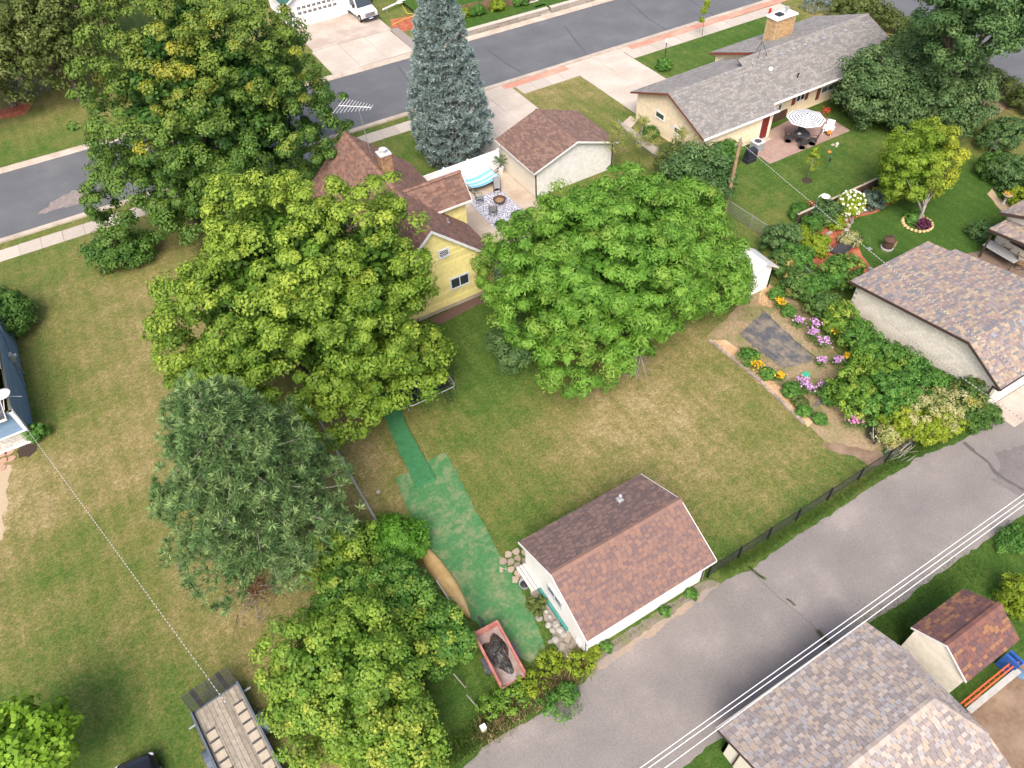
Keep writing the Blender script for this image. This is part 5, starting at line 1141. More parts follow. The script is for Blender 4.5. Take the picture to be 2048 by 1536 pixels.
MB().box((-hl-.025,-hw-.03,.46),(-hl+.025,hw+.03,.95)).build('head_wall', RDT, dt); MB().box((-hl-.05,-hw-.03,.95),(-hl+.05,hw+.03,1.02)).build('top_rail', RDT, dt)
MB().box((hl-.02,-hw,.46),(hl+.03,hw,.56)).build('tail_sill', RDT, dt)
MB().bar((-hl,0,.45),(-hl-.9,0,.4),.05).build('hitch', DKGREY, dt)
tv = []; nn_ = 22
for i in range(nn_):
    for j in range(nn_):
        a_, b_ = i/(nn_-1)*2-1, j/(nn_-1)*2-1; r_ = min(1, math.hypot(a_, b_)); an_ = math.atan2(b_, a_)
        rr = r_*(1+.16*math.sin(3*an_+1)+.1*math.sin(5*an_)); h_ = max(0, 1-r_**1.6)*.3+.05*math.sin(a_*11+b_*5)*(1-r_)+random.gauss(0,.018)
        tv.append((-.12+rr*math.cos(an_)*hl*.7, rr*math.sin(an_)*hw*.84, .565+max(.0,h_)))
tp = thing('black_tarp', 'crumpled black tarp lying in the red dump trailer', 'tarp', (mid.x, mid.y, 0), ang)
MB().add(tv, [(i*nn_+j, (i+1)*nn_+j, (i+1)*nn_+j+1, i*nn_+j+1) for i in range(nn_-1) for j in range(nn_-1)]).build('sheet', M('black_plastic', (.018,.018,.02), (.035,.035,.038), 9, .4, .01, c3=(.075,.065,.05), scale2=3), tp)
# canoe, upside down
ka, kb_ = G(834,1079,.15), G(941,1236,.15); L_ = (kb_-ka).length; an_ = math.atan2((kb_-ka).y, (kb_-ka).x)
cn = thing('canoe', 'tan canoe lying upside down beside the green turf', 'canoe', ((ka+kb_)/2).to_2d().to_3d(), an_)
sec = []; k = 17; n = 11
for i in range(k):
    t = i/(k-1)*2-1; hw_ = .44*(1-abs(t)**2.4)+.015; zt = .36-.04*t*t; zl = .02+.1*abs(t)**4
    for j in range(n):
        th = math.pi*j/(n-1); sec.append((t*L_/2, -hw_*math.cos(th)*(1-.1*math.sin(th)), zl+(zt-zl)*max(0., math.sin(th))**.75))
CANO = M('tan_fibreglass', (.55,.37,.15), (.48,.31,.12), 4, .5, 0, c3=(.6,.43,.2), scale2=1.2)
MB().add(sec, [(i*n+j,(i+1)*n+j,(i+1)*n+j+1,i*n+j+1) for i in range(k-1) for j in range(n-1)]).build('hull', CANO, cn, True)
for s in (0, n-1): MB().tube([Vector(sec[i*n+s]) for i in range(k)], .022, None, 5).build('gunwale', M('dark_tan', (.25,.16,.07)), cn)
MB().tube([Vector(sec[i*n+n//2])+Vector((0,0,.008)) for i in range(k)], .014, None, 5).build('keel', CANO, cn)
ra, rb = G(872,1160,.35), G(915,1225,.35); rl = thing('boat_rail', 'white pole with black end clamp leaning beside the canoe', 'pole', (ra.x, ra.y, 0))
part('pole', WHITE, rl, lambda b: b.bar(ra, rb, .03)); part('clamp', BLACK, rl, lambda b: b.box((rb.x-.22,rb.y-.18,0),(rb.x+.12,rb.y+.2,.4))); part('foot', BLACK, rl, lambda b: b.bar((ra.x,ra.y,0), ra, .03))
# ================================================================== green turf
m, n, l, p, o = newmat('green_turf'); g = n.new('ShaderNodeNewGeometry').outputs['Position']
wear = ramp(n, l, noise(n, l, g, 1.1, 9, .82), [(.47,(0,0,0)),(.64,(.85,.85,.85))])
c_ = ramp(n, l, noise(n, l, g, 5, 5, .7), [(.3,(.045,.14,.05)),(.7,(.075,.2,.08))])
c_ = mixc(n, l, wear, c_, ramp(n, l, noise(n, l, g, 9, 4), [(.3,(.3,.25,.16)),(.7,(.18,.22,.1))]))
l.new(c_, p.inputs[0]); p.inputs['Roughness'].default_value = .95; p.inputs['Specular IOR Level'].default_value = .1; bumpn(n, l, noise(n, l, g, 30, 3), .6, .02, p); TURF = m
m, n, l, p, o = newmat('clean_turf'); g = n.new('ShaderNodeNewGeometry').outputs['Position']
c_ = ramp(n, l, noise(n, l, g, 4, 6, .75), [(.35,(.02,.115,.04)),(.62,(.04,.165,.06)),(.8,(.12,.15,.08))]); l.new(c_, p.inputs[0]); p.inputs['Roughness'].default_value = .95; bumpn(n, l, noise(n, l, g, 30, 3), .6, .02, p); TURF2 = m
def mat_sheet(name, label, left, right, mat, rows=60, cols=14, z0=.02, h=.015, lift=None):
    Lp = [Vector(q) for q in pxs(left)]; Rp = [Vector(q) for q in pxs(right)]
    def at_(P_, t):
        s_ = t*(len(P_)-1); i = min(int(s_), len(P_)-2); return P_[i].lerp(P_[i+1], s_-i)
    v_ = []
    for i in range(rows):
        t = i/(rows-1); a_, b_ = at_(Lp, t), at_(Rp, t)
        for j in range(cols):
            s_ = j/(cols-1); q = a_.lerp(b_, s_); e_ = .03 if j in (0,cols-1) or i in (0,rows-1) else 0
            z = z0+h*(math.sin(q.x*5+q.y*1.7)+math.sin(q.y*3.1-q.x*2))*.5*(1 if 0 < j < cols-1 else .2)+random.gauss(0,.003)
            if lift: z = lift(t, s_, z)
            v_.append((q.x+random.gauss(0,e_), q.y+random.gauss(0,e_), z))
    ob = MB().add(v_, [(i*cols+j, i*cols+j+1, (i+1)*cols+j+1, (i+1)*cols+j) for i in range(rows-1) for j in range(cols-1)]).build(name, mat)
    so_ = ob.modifiers.new('thick', 'SOLIDIFY'); so_.thickness = .012; so_.offset = -1
    return tag(ob, label, 'turf mat')
mat_sheet('turf_mat', 'large worn green artificial turf mat beside the white garage', '790,958 822,1037 842,1084 870,1115 940,1233 1003,1300 1060,1325', '890,905 935,990 990,1092 1040,1174 1080,1264 1092,1300 1085,1312', TURF, 70, 16)
mat_sheet('turf_runner', 'narrow green turf runner folded over at its lower end', '745,790 775,850 800,910 828,968 829,979', '790,790 812,850 845,912 868,950 872,962', TURF2, 50, 8, .13, .012, lambda t, s_, z: z if t < .93 else .11*(1-(t-.93)/.07)+.03)
# ================================================================== things beside the white garage
STO = [M('grey_stone_%d' % i, c_, tuple(x*.75 for x in c_), 7, .9, .01) for i, c_ in enumerate([(.33,.31,.275),(.27,.25,.22),(.4,.375,.34),(.3,.26,.21)])]
def boulder(u, v, r, name='boulder', label='rounded pale stone beside the white garage', group='pale stones beside the white garage', flat=.6, mi=None):
    c = G(u, v); mb = MB().ball((0,0,r*flat*.8), (r*random.uniform(.85,1.2), r*random.uniform(.8,1.1), r*flat), None, 9, 6, .22)
    ob = mb.build(name, STO[random.randrange(3) if mi is None else mi], None, False, False); ob.location = c; ob.rotation_euler = (0,0,random.random()*6.28)
    return tag(ob, label, 'stone', group)
for u, v, r in ((1097,1252,.2),(1112,1250,.2),(1120,1262,.22),(1105,1262,.18),(1128,1270,.18),(1135,1262,.14),(1111,1281,.2),(1101,1284,.12),(1118,1240,.14)): boulder(u, v, r)
for u, v, a_ in ((1136,1278,.1),(1147,1290,.15),(1124,1298,.2),(1160,1302,.2),(1138,1312,.25)):
    c = G(u, v); ob = MB().box((-.24,-.13,0),(.24,.13,random.uniform(.1,.18))).build('paving_block', STO[3]); ob.location = c; ob.rotation_euler = (0,0,.5+a_); tag(ob, 'tan rectangular paving block by the garage corner', 'paving block', 'tan blocks by the garage corner')
for u, v in ((1086,1218),(1092,1224),(1100,1234)): boulder(u, v, .11, 'white_pebble', 'small white stone edging the garage bed', 'small white stones by the garage', .7, 2)
boulder(1078, 1237, .2, 'flat_stone', 'single flat stone apart from the garage stone pile', None, .35)
ci = G(1036,1131); cr_ = thing('stepping_stone_circle', 'round patio of flat tan stones at the garage corner', 'stone circle', ci)
FLG = [M('tan_flag_%d' % i, (.34*k,.275*k,.22*k), None, 8, .9, .006) for i, k in enumerate((.85,1,1.1))]
for ring, nn_, r in ((0,1,0),(1,6,.42),(2,11,.8)):
    for i in range(nn_):
        an = 6.283*i/nn_; pl_ = [(r*math.cos(an)+.22*math.cos(t)*random.uniform(.6,1.15), r*math.sin(an)+.22*math.sin(t)*random.uniform(.6,1.15)) for t in np.arange(0,6.28,.9)]
        MB().prism(pl_, 0, .03+random.uniform(0,.02)).build('flagstone', FLG[random.randrange(3)], cr_)
be = thing('garden_bench', 'weathered white slatted bench against the white garage', 'bench', G(1061,1160)+Vector((-.12,0,0)), rad(90))
BNW = M('weathered_white', (.6,.58,.53), (.45,.43,.39), 9, .8)
for i in range(3): MB().box((-.75,-.26+.18*i,.4),(.75,-.11+.18*i,.44)).build('seat_slat', BNW, be)
for i in range(2): MB().box((-.75,.3-1.0+.38,.55+.17*i),(.75,-.29,.68+.17*i)).build('back_slat', BNW, be)
for x in (-.62,.62):
    for y in (-.22,.2): MB().box((x-.04,y-.04,0),(x+.04,y+.04,.4)).build('leg', BNW, be)
bk = thing('plastic_tub', 'grey tub with dark liner beside the bench', 'tub', G(1049,1172)); MB().lathe([(.2,0),(.26,.3),(.28,.31),(.23,.28),(.17,.05)], None, 14).build('tub', M('grey_plastic', (.35,.35,.37)), bk); MB().ball((0,0,.2), (.2,.2,.1), None, 10, 6, .2).build('liner', BLACK, bk)
sheet('mulch_strip', jag(pxs('1056,1150 1070,1150 1150,1262 1160,1290 1130,1320 1112,1290 1090,1240 1062,1190'), .25, .04), .009, M('grey_gravel', (.3,.265,.225), (.22,.19,.16), 16, .95, .01), 'grey gravel strip along the white garage wall', 'gravel strip')
# ================================================================== fences
def chain_fence(name, label, pts, h, post_r, mat, mesh_mat, step=2.4, sp=.075, wr=.0035, rail=True, cat='fence', sq=False):
    root = thing(name, label, cat, (pts[0][0], pts[0][1], 0)); P_ = [Vector((x,y,0)) for x,y in pts]; mm = MB()
    for a_, b_ in zip(P_[:-1], P_[1:]):
        L_ = (b_-a_).length; d = (b_-a_)/L_; n_ = max(1, int(round(L_/step)))
        for i in range(n_+1):
            if i == n_ and b_ is not P_[-1]: continue
            c = a_+d*L_*i/n_
            part('post', mat, root, lambda b: (b.box((c.x-post_r,c.y-post_r,0),(c.x+post_r,c.y+post_r,h+.05)) if sq else (b.bar(c, c+Vector((0,0,h+.04)), post_r, None, n=8), b.ball(c+Vector((0,0,h+.05)), post_r*1.3, None, 8, 4))))
        if rail: part('top_rail', mat, root, lambda b: b.bar(a_+Vector((0,0,h)), b_+Vector((0,0,h)), .022, None, n=6))
        k = int(L_/sp)
        for i in range(-int(h/sp), k+1):
            for s in (1,-1):
                u0, u1 = i*sp, i*sp+h; z0, z1 = (.03,h) if s > 0 else (h,.03)
                ua, ub = max(0,u0), min(L_,u1)
                if ub-ua < .02: continue
                za = z0+(z1-z0)*(ua-u0)/(u1-u0); zb_ = z0+(z1-z0)*(ub-u0)/(u1-u0)
                mm.bar(a_+d*ua+Vector((0,0,za)), a_+d*ub+Vector((0,0,zb_)), wr, None, n=3, cap=False)
    q = mm.build('wire_mesh', mesh_mat, root, world=True); q['kind'] = 'stuff'; return root
BKF = M('black_fence', (.012,.013,.013), None, 5, .6)
def gp(u, v): return tuple(G(u, v)[:2])
chain_fence('chain_link_fence', 'black chain-link fence with square posts along the alley', [(15.75,10.28),(21.7,10.33),(26.3,10.4),(30.5,10.4),(35.0,10.35)], 1.05, .045, BKF, BKF, 2.3, .075, .0035, True, 'fence', True)
chain_fence('chain_link_fence', 'grey chain-link fence below the yellow-green maple on the left boundary', [(2.95,30.5),(3.05,21.0)], 1.0, .03, METAL, METAL, 2.6, .08, .003)
chain_fence('chain_link_fence', 'chain-link fence between the ranch lawn and the ash tree', [gp(1450,425),(36.9,27.5)], 1.15, .03, METAL, METAL, 2.6, .07, .0035)
chain_fence('chain_link_fence', 'grey chain-link fence beside the brown-roofed garage and the ranch drive', [(36.9,46.6),(36.9,33.5)], 1.1, .03, METAL, METAL, 2.6, .08, .003)
chain_fence('chain_link_fence', 'chain-link fence buried in the flowering hedge by the block garage', [(36.9,27.5),(34.6,20.0),(34.4,10.5)], 1.1, .03, METAL, METAL, 2.6, .1, .003)
# old wood stakes by the dump trailer
for u, v, lb in ((931,1375,'short wooden stake leaning by the vine shrubs'), (958,1418,'leaning grey stake at the alley edge')):
    c = G(u, v); ob = MB().bar((0,0,0),(-.25,.5,.9),.03).build('wooden_stake', GBARK); ob.location = c; tag(ob, lb, 'stake')
# utility pole and wires
PW = M('pole_wood', (.3,.19,.115), (.2,.125,.075), 7, .9, .01, c3=(.36,.24,.15), scale2=1.5)
pb = G(1450,424); pl = thing('utility_pole', 'leaning weathered wooden utility pole beside the ranch lawn', 'utility pole', pb)
ptop = GY(1481, 286, pb.y); ptop.x = pb.x+ .25; ptop = Vector((pb.x+.05, pb.y, 6.0))
part('pole', PW, pl, lambda b: b.bar(pb-Vector((0,0,.1)), ptop, .15, None, .115, 12)); part('insulator', METAL, pl, lambda b: (b.box((ptop.x-.18,ptop.y-.06,ptop.z-.35),(ptop.x+.25,ptop.y+.06,ptop.z-.25)), b.lathe([(.05,0),(.07,.08),(.04,.2)], None, 8, ptop)))
def cable(name, label, a, b, sag, r, mat, n=40):
    a, b = Vector(a), Vector(b); pts = [a.lerp(b, i/n)-Vector((0,0,sag*4*(i/n)*(1-i/n))) for i in range(n+1)]
    ob = MB().tube(pts, r, None, 5).build(name, mat, None, True, loc=a); return tag(ob, label, 'cable')
WIRE = M('white_wire', (.75,.75,.75), None, 2, .5)
m, n, l, p, o = newmat('glint_banded_cable'); g = n.new('ShaderNodeNewGeometry').outputs['Position']
wv = n.new('ShaderNodeTexWave'); wv.wave_type = 'BANDS'; wv.bands_direction = 'Y'; l.new(g, wv.inputs[0]); wv.inputs['Scale'].default_value = 1.5
l.new(ramp(n, l, wv.outputs[1], [(.4,(.6,.6,.58)),(.6,(.12,.12,.11))]), p.inputs[0]); p.inputs['Roughness'].default_value = .5; TWI = m  # pale and dark bands paint the glints along the twisted strands
for i, (a_, b_, lb) in enumerate(((( 1400,1450),(1890,1100),'upper of the paired white wires over the alley'), ((1400,1462),(1890,1112),'lower of the paired white wires over the alley'), ((1400,1484),(1924,1100),'single white wire nearest the grey-roofed garage'))):
    A_, B_ = G(*a_, 6.5), G(*b_, 6.5); d = (B_-A_).normalized(); cable('overhead_wire', lb, A_-d*16, B_+d*26, .05, .016, WIRE)
A_ = Vector((-11.9,38.3,2.9)); B_ = G(440,1390,5.2); cable('service_cable', 'twisted service cable from the blue house over the left lawn', A_, B_+(B_-A_)*.02, .25, .014, TWI)
A_ = ptop+Vector((.1,0,-.25)); B_ = G(2052,748,6.3); cable('service_cable', 'twisted cable from the utility pole over the block garage', A_, B_+(B_-A_)*.3, .2, .016, TWI)
A_ = Vector((34.0,16.5,3.0)); B_ = G(2052,838,4.2); cable('telephone_cable', 'thin cable running over the flowering hedge to the alley', A_, B_+(B_-A_)*.3, .2, .014, TWI)
# pedestals
for u, v, lb, h in ((968,1462,'pale utility pedestal in the grass at the alley corner',.55),(1944,826,'pale green utility pedestal beside the block garage corner',.7)):
    t = thing('utility_pedestal', lb, 'utility box', G(u, v)); MB().hexa([(-.12,-.1,0),(.12,-.1,0),(.12,.1,0),(-.12,.1,0),(-.11,-.09,h),(.11,-.09,h),(.11,.09,h),(-.11,.09,h)]).build('box', M('pale_green_box', (.5,.55,.5), None, 5, .6), t); MB().box((-.13,-.11,h),(.13,.11,h+.06)).build('lid', M('pale_lid', (.62,.65,.62), None, 5, .6), t)
    MB().box((-.05,-.105,h*.45),(.05,-.1,h*.7)).build('sticker', M('yellow_sticker', (.6,.5,.15)), t)
# ================================================================== trampoline
tc = (G(830,828)+G(915,790)+G(770,700)+G(885,668))/4; tr = thing('trampoline', 'rectangular trampoline with black mat and net poles under the maple', 'trampoline', Vector((9.4,30.2,0)), 0)
a2, b2 = 1.55, 2.6; zt = .75
MB().box((-a2+.25,-b2+.25,zt-.02),(a2-.25,b2-.25,zt)).build('jumping_mat', M('tramp_mat', (.02,.018,.028), None, 5, .7), tr)
rr_ = .25; pts = [(math.copysign(a2-rr_,cx_)+rr_*math.cos(t), math.copysign(b2-rr_,cy_)+rr_*math.sin(t), zt) for cx_,cy_,t0 in ((1,1,0),(-1,1,1.57),(-1,-1,3.14),(1,-1,4.71)) for t in np.linspace(t0,t0+1.57,5)]
MB().tube(pts+[pts[0]], .035, None, 7).build('frame', METAL, tr)
for i in range(20):
    for s in (-1,1): MB().bar((s*(a2-.25),-b2+.3+i*.247,zt-.01),(s*a2,-b2+.3+i*.247,zt),.012,None,n=4).build('spring', METAL, tr)
for x in (-a2,a2):
    for y in (-b2+.4,b2-.4):
        MB().bar((x,y,0),(x,y,zt),.03).build('leg', METAL, tr); MB().bar((x*1.03,y,.2),(x*1.03,y,2.4),.03).build('net_pole', BLACK, tr)
for z in (.15,.4,.65): MB().bar((.7,-b2-.2-.25+z*.3,z),(1.05,-b2-.2-.25+z*.3,z),.02,None,n=5).build('ladder_rung', BLACK, tr)
for x in (.7,1.05): MB().bar((x,-b2-.45,0),(x,-b2-.02,zt),.02,None,n=5).build('ladder_rail', BLACK, tr)
# ================================================================== ranch patio
def patio_chair(root_loc, rz, lb, grp, fm, sm):
    t = thing('patio_chair', lb, 'chair', root_loc, rz, grp)
    MB().box((-.25,-.25,.42),(.25,.25,.45)).build('seat', sm, t); MB().hexa([(-.25,.25,.45),(.25,.25,.45),(.25,.28,.45),(-.25,.28,.45),(-.25,.4,1.05),(.25,.4,1.05),(.25,.43,1.05),(-.25,.43,1.05)]).build('backrest', sm, t)
    for s in (-1,1):
        MB().tube([(s*.28,-.25,.05),(s*.28,-.25,.62),(s*.28,.28,.64),(s*.28,.4,1.02)], .02, None, 6).build('armrest', fm, t); MB().tube([(s*.28,.25,.6),(s*.28,.3,.05)], .02, None, 6).build('leg', fm, t)
    MB().lathe([(.28,.0),(.28,.03),(.25,.03),(.25,.0)], None, 16).build('swivel_base', fm, t); return t
pc = Vector((48.35,36.55,.05))
tb = thing('patio_table', 'round dark patio table under the striped umbrella', 'table', pc)
MB().lathe([(.0,.7),(.68,.7),(.68,.74),(.0,.74)], None, 20).build('tabletop', DKGREY, tb); MB().bar((0,0,.05),(0,0,.7),.07).build('pedestal', DKGREY, tb); MB().lathe([(.35,0),(.33,.05),(.1,.08)], None, 14).build('base', DKGREY, tb)
pp_ = thing('paper_box', 'small pale box lying on the dark patio table', 'box', pc+Vector((-.25,.05,.74))); MB().box((-.12,-.1,0),(.12,.1,.06)).build('box', M('pale_card', (.7,.68,.55)), pp_); MB().box((-.125,-.105,.045),(.125,.105,.065)).build('lid', M('pale_card2', (.74,.72,.6)), pp_)
for an, lb in ((-2.2,'dark patio chair on the left front of the round table'),(-1.0,'dark patio chair at the right front of the round table'),(.75,'dark high-backed patio chair behind the round table'),(2.5,'dark high-backed patio chair against the ranch wall side')):
    patio_chair(pc+Vector((.98*math.cos(an),.98*math.sin(an),0)), an-1.57, lb, 'dark chairs around the patio table', BLACK, DKGREY)
um = thing('patio_umbrella', 'navy and white striped octagonal patio umbrella', 'umbrella', pc+Vector((0,0,.76)))
MB().bar((0,0,-.7),(0,0,1.75),.03).build('pole', DKGREY, um)
NAVY = M('navy_stripe', (.03,.045,.08)); CAN = M('canvas_white', (.78,.78,.78), None, 4, .8)
rs = [.03]
for i in range(7): rs += [rs[-1]+.08, rs[-1]+.217]
rs += [1.55]
for i in range(len(rs)-1):
    r0_, r1_ = rs[i], rs[i+1]; z0, z1 = 1.75-.42*(max(0,r0_)/1.55)**1.1, 1.75-.42*(min(r1_,1.56)/1.55)**1.1
    MB().lathe([(r0_,z0),(r1_,z1)], None, 8).build('canopy_band', NAVY if i % 2 == 0 and i not in (14,) else CAN, um)
    me_ = um.children[-1].data
for k_ in range(8):
    an = k_*math.pi/4; MB().bar((.05*math.cos(an),.05*math.sin(an),1.72),(1.53*math.cos(an),1.53*math.sin(an),1.31),.012,None,n=4).build('rib', DKGREY, um)
def adirondack(loc, rz, lb):
    t = thing('adirondack_chair', lb, 'chair', loc, rz)
    for i in range(5): MB().hexa([(-.28+.112*i,.2,.3),(-.175+.112*i,.2,.3),(-.175+.112*i,.23,.3),(-.28+.112*i,.23,.3),(-.3+.12*i,.6,1.0-.03*abs(i-2)),(-.19+.12*i,.6,1.0-.03*abs(i-2)),(-.19+.12*i,.63,1.0),(-.3+.12*i,.63,1.0)]).build('back_slat', VIN, t)
    for i in range(4): MB().hexa([(-.28,-.3+.13*i,.4-.03*i),(.28,-.3+.13*i,.4-.03*i),(.28,-.19+.13*i,.375-.03*i),(-.28,-.19+.13*i,.375-.03*i),(-.28,-.3+.13*i,.43-.03*i),(.28,-.3+.13*i,.43-.03*i),(.28,-.19+.13*i,.405-.03*i),(-.28,-.19+.13*i,.405-.03*i)]).build('seat_slat', VIN, t)
    for s in (-1,1):
        MB().box((s*.36-.08,-.38,.58),(s*.36+.08,.4,.61)).build('armrest', VIN, t); MB().box((s*.34-.03,-.34,0),(s*.34+.03,-.24,.58)).build('leg', VIN, t); MB().hexa([(s*.3-.03,.45,0),(s*.3+.03,.45,0),(s*.3+.03,.55,0),(s*.3-.03,.55,0),(s*.3-.03,-.3,.3),(s*.3+.03,-.3,.3),(s*.3+.03,-.2,.4),(s*.3-.03,-.2,.4)]).build('rear_leg', VIN, t)
    return t
adirondack(G(1654,268), rad(-60), 'white slatted adirondack chair at the patio edge'); adirondack(G(1626,246), rad(30), 'white adirondack chair half hidden behind the umbrella')
pk = thing('orange_planter', 'orange pumpkin-shaped pot on a small stand beside the white chair', 'planter', G(1657,272)); MB().ball((0,0,.32), (.24,.24,.2), None, 14, 8).build('pot', M('orange_glaze', (.6,.2,.03), (.45,.14,.02), 6, .4), pk, True); MB().lathe([(.02,.5),(.03,.56)], None, 6).build('stem', BARK, pk)
for k_ in range(3): MB().bar((0,0,.18),(.2*math.cos(k_*2.1),.2*math.sin(k_*2.1),0),.012,None,n=4).build('leg', BLACK, pk)
def flowers(name, label, c, r, h, stem, fl, nst=60, nfl=40, fs=.07, size=.09, group=None, asp=.35, pot=None):
    c = Vector(c); root = thing(name, label, 'plant', c, group=group); L = Leaves(); n_ = nst
    P = np.array(c)+np.column_stack([rng.normal(0,r*.5,n_),rng.normal(0,r*.5,n_),rng.random(n_)*h*.85+.03]); L.put(P, unit(rdir(n_)*.6+np.array([0,0,.7])), size*(.7+.6*rng.random(n_)), asp)
    if pot:
        z_ = .3; P[:,2] += z_; MB().lathe([(.14,0),(.2,.28),(.22,.3),(.18,.27)], None, 14, c).build('pot', pot, root, False, True)
    L.build('foliage', stem, root)['kind'] = 'stuff'
    L = Leaves(); P = np.array(c)+np.column_stack([rng.normal(0,r*.42,nfl),rng.normal(0,r*.42,nfl),h*(.75+.35*rng.random(nfl))+(.3 if pot else 0)]); 
    for q in range(2): L.put(P+rdir(nfl)*fs*.2, unit(rdir(nfl)*.5+np.array([0,0,.8])), fs*(.8+.5*rng.random(nfl)), .9, .05)
    L.build('blossoms', fl, root)['kind'] = 'stuff'
    MB().tube([c, c+Vector((0,0,h*.7))], .01, None, 4).build('stem', BARK, root, False, True); return root
PINK = leafmat('phlox', (.42,.2,.42), (.55,.3,.55), (.68,.45,.68), None, .2); YEL = leafmat('rudbeckia', (.55,.32,.01), (.68,.42,.015), (.75,.52,.04), None, .2); WHF = leafmat('white_bloom', (.6,.62,.45), (.72,.73,.62), (.8,.8,.75), None, .2); REDF = leafmat('red_bloom', (.4,.02,.02), (.55,.04,.03), (.62,.1,.06), None, .2); HOT = leafmat('rose_bloom', (.5,.12,.3), (.62,.22,.42), (.7,.34,.52), None, .2)
flowers('potted_flowers', 'red flowering pot plants at the corner of the ranch patio', G(1648,237), .45, .5, MIDG, REDF, 160, 40, .13, .16, pot=M('terracotta', (.4,.17,.09)))
ac = thing('air_conditioner', 'grey air conditioning unit beside the ranch house wall', 'air conditioner', G(1512,300)); MB().box((-.42,-.42,0),(.42,.42,.75)).build('cabinet', M('ac_grey', (.3,.33,.34), (.22,.24,.25), 30, .6), ac); MB().box((-.44,-.44,.75),(.44,.44,.82)).build('lid', M('ac_lid', (.62,.63,.62)), ac); MB().lathe([(.3,.82),(.3,.84),(.05,.85)], None, 16).build('fan_grille', DKGREY, ac)
gr = thing('covered_grill', 'grill under a black cover beside the air conditioner', 'grill', G(1498,322)); MB().hexa([(-.5,-.32,0),(.5,-.32,0),(.5,.32,0),(-.5,.32,0),(-.48,-.28,1.0),(.48,-.28,1.0),(.42,.2,1.12),(-.42,.2,1.12)]).build('cover', M('black_cover', (.018,.02,.03), (.028,.03,.04), 7, .55, .02), gr); MB().box((-.51,-.33,.3),(.51,.33,.34)).build('strap', DKGREY, gr)
bf = thing('bird_feeder', 'green shepherd hook pole with bird feeders on the ranch lawn', 'bird feeder', G(1655,335)); GRN = M('green_pole', (.04,.2,.13)); MB().bar((0,0,0),(0,0,2.1),.025).build('pole', GRN, bf); MB().tube([(0,0,1.9),(-.3,.1,2.15),(-.55,.15,1.9),(-.5,.1,1.3),(-.2,0,1.0)], .018, None, 5).build('hook', GRN, bf); MB().lathe([(.14,1.5),(.16,1.55),(.0,1.62)], None, 12, (-.35,0,0)).build('feeder_tray', M('feeder_orange', (.6,.22,.05)), bf); MB().lathe([(.08,1.7),(.09,1.95),(.14,1.97),(.02,2.12)], None, 10, (.35,.05,0)).build('feeder_house', M('feeder_pale', (.6,.58,.5)), bf); MB().lathe([(.07,.55),(.07,.85)], None, 8, (0,-.02,0)).build('baffle', BLACK, bf); MB().lathe([(.15,1.75),(.17,1.79)], None, 12, (.25,.3,0)).build('feeder_dish', M('feeder_pink', (.65,.45,.3)), bf)
lp = thing('lamp_post', 'black garden lamp post on the ranch front lawn', 'lamp post', G(1329,122)); MB().bar((0,0,0),(0,0,1.8),.04).build('post', BLACK, lp); MB().lathe([(.06,1.8),(.12,1.85),(.14,2.1),(.03,2.2)], None, 8).build('lantern', WHITE, lp)
leafy('shrub', 'small rounded shrub at the foot of the front lamp post', G(1328,134), tuple(G(1328,130,.4)[:2])+(.45,), (.6,.6,.5), MIDG, 16, .3, 90, .16, .6, -.4, .1, 91, trunk=.04, hb=.3, nl=2, cat='shrub', cname='foliage')
leafy('shrub', 'small clipped shrub beside the ranch garage path', G(1300,272), tuple(G(1300,267,.45)[:2])+(.45,), (.7,.6,.5), MAPG, 18, .3, 100, .13, .6, -.4, .1, 92, trunk=.04, hb=.3, nl=2, cat='shrub', cname='foliage')
hy = thing('fire_hydrant', 'small red hydrant at the street side of the ranch house', 'hydrant', G(1538,32)); MB().lathe([(.16,0),(.16,.06),(.12,.08),(.12,.6),(.15,.62),(.13,.75),(.04,.82)], None, 12).build('barrel', M('hydrant_red', (.5,.04,.03)), hy); MB().bar((-.2,0,.45),(.2,0,.45),.06).build('nozzle', MATS['hydrant_red'], hy)
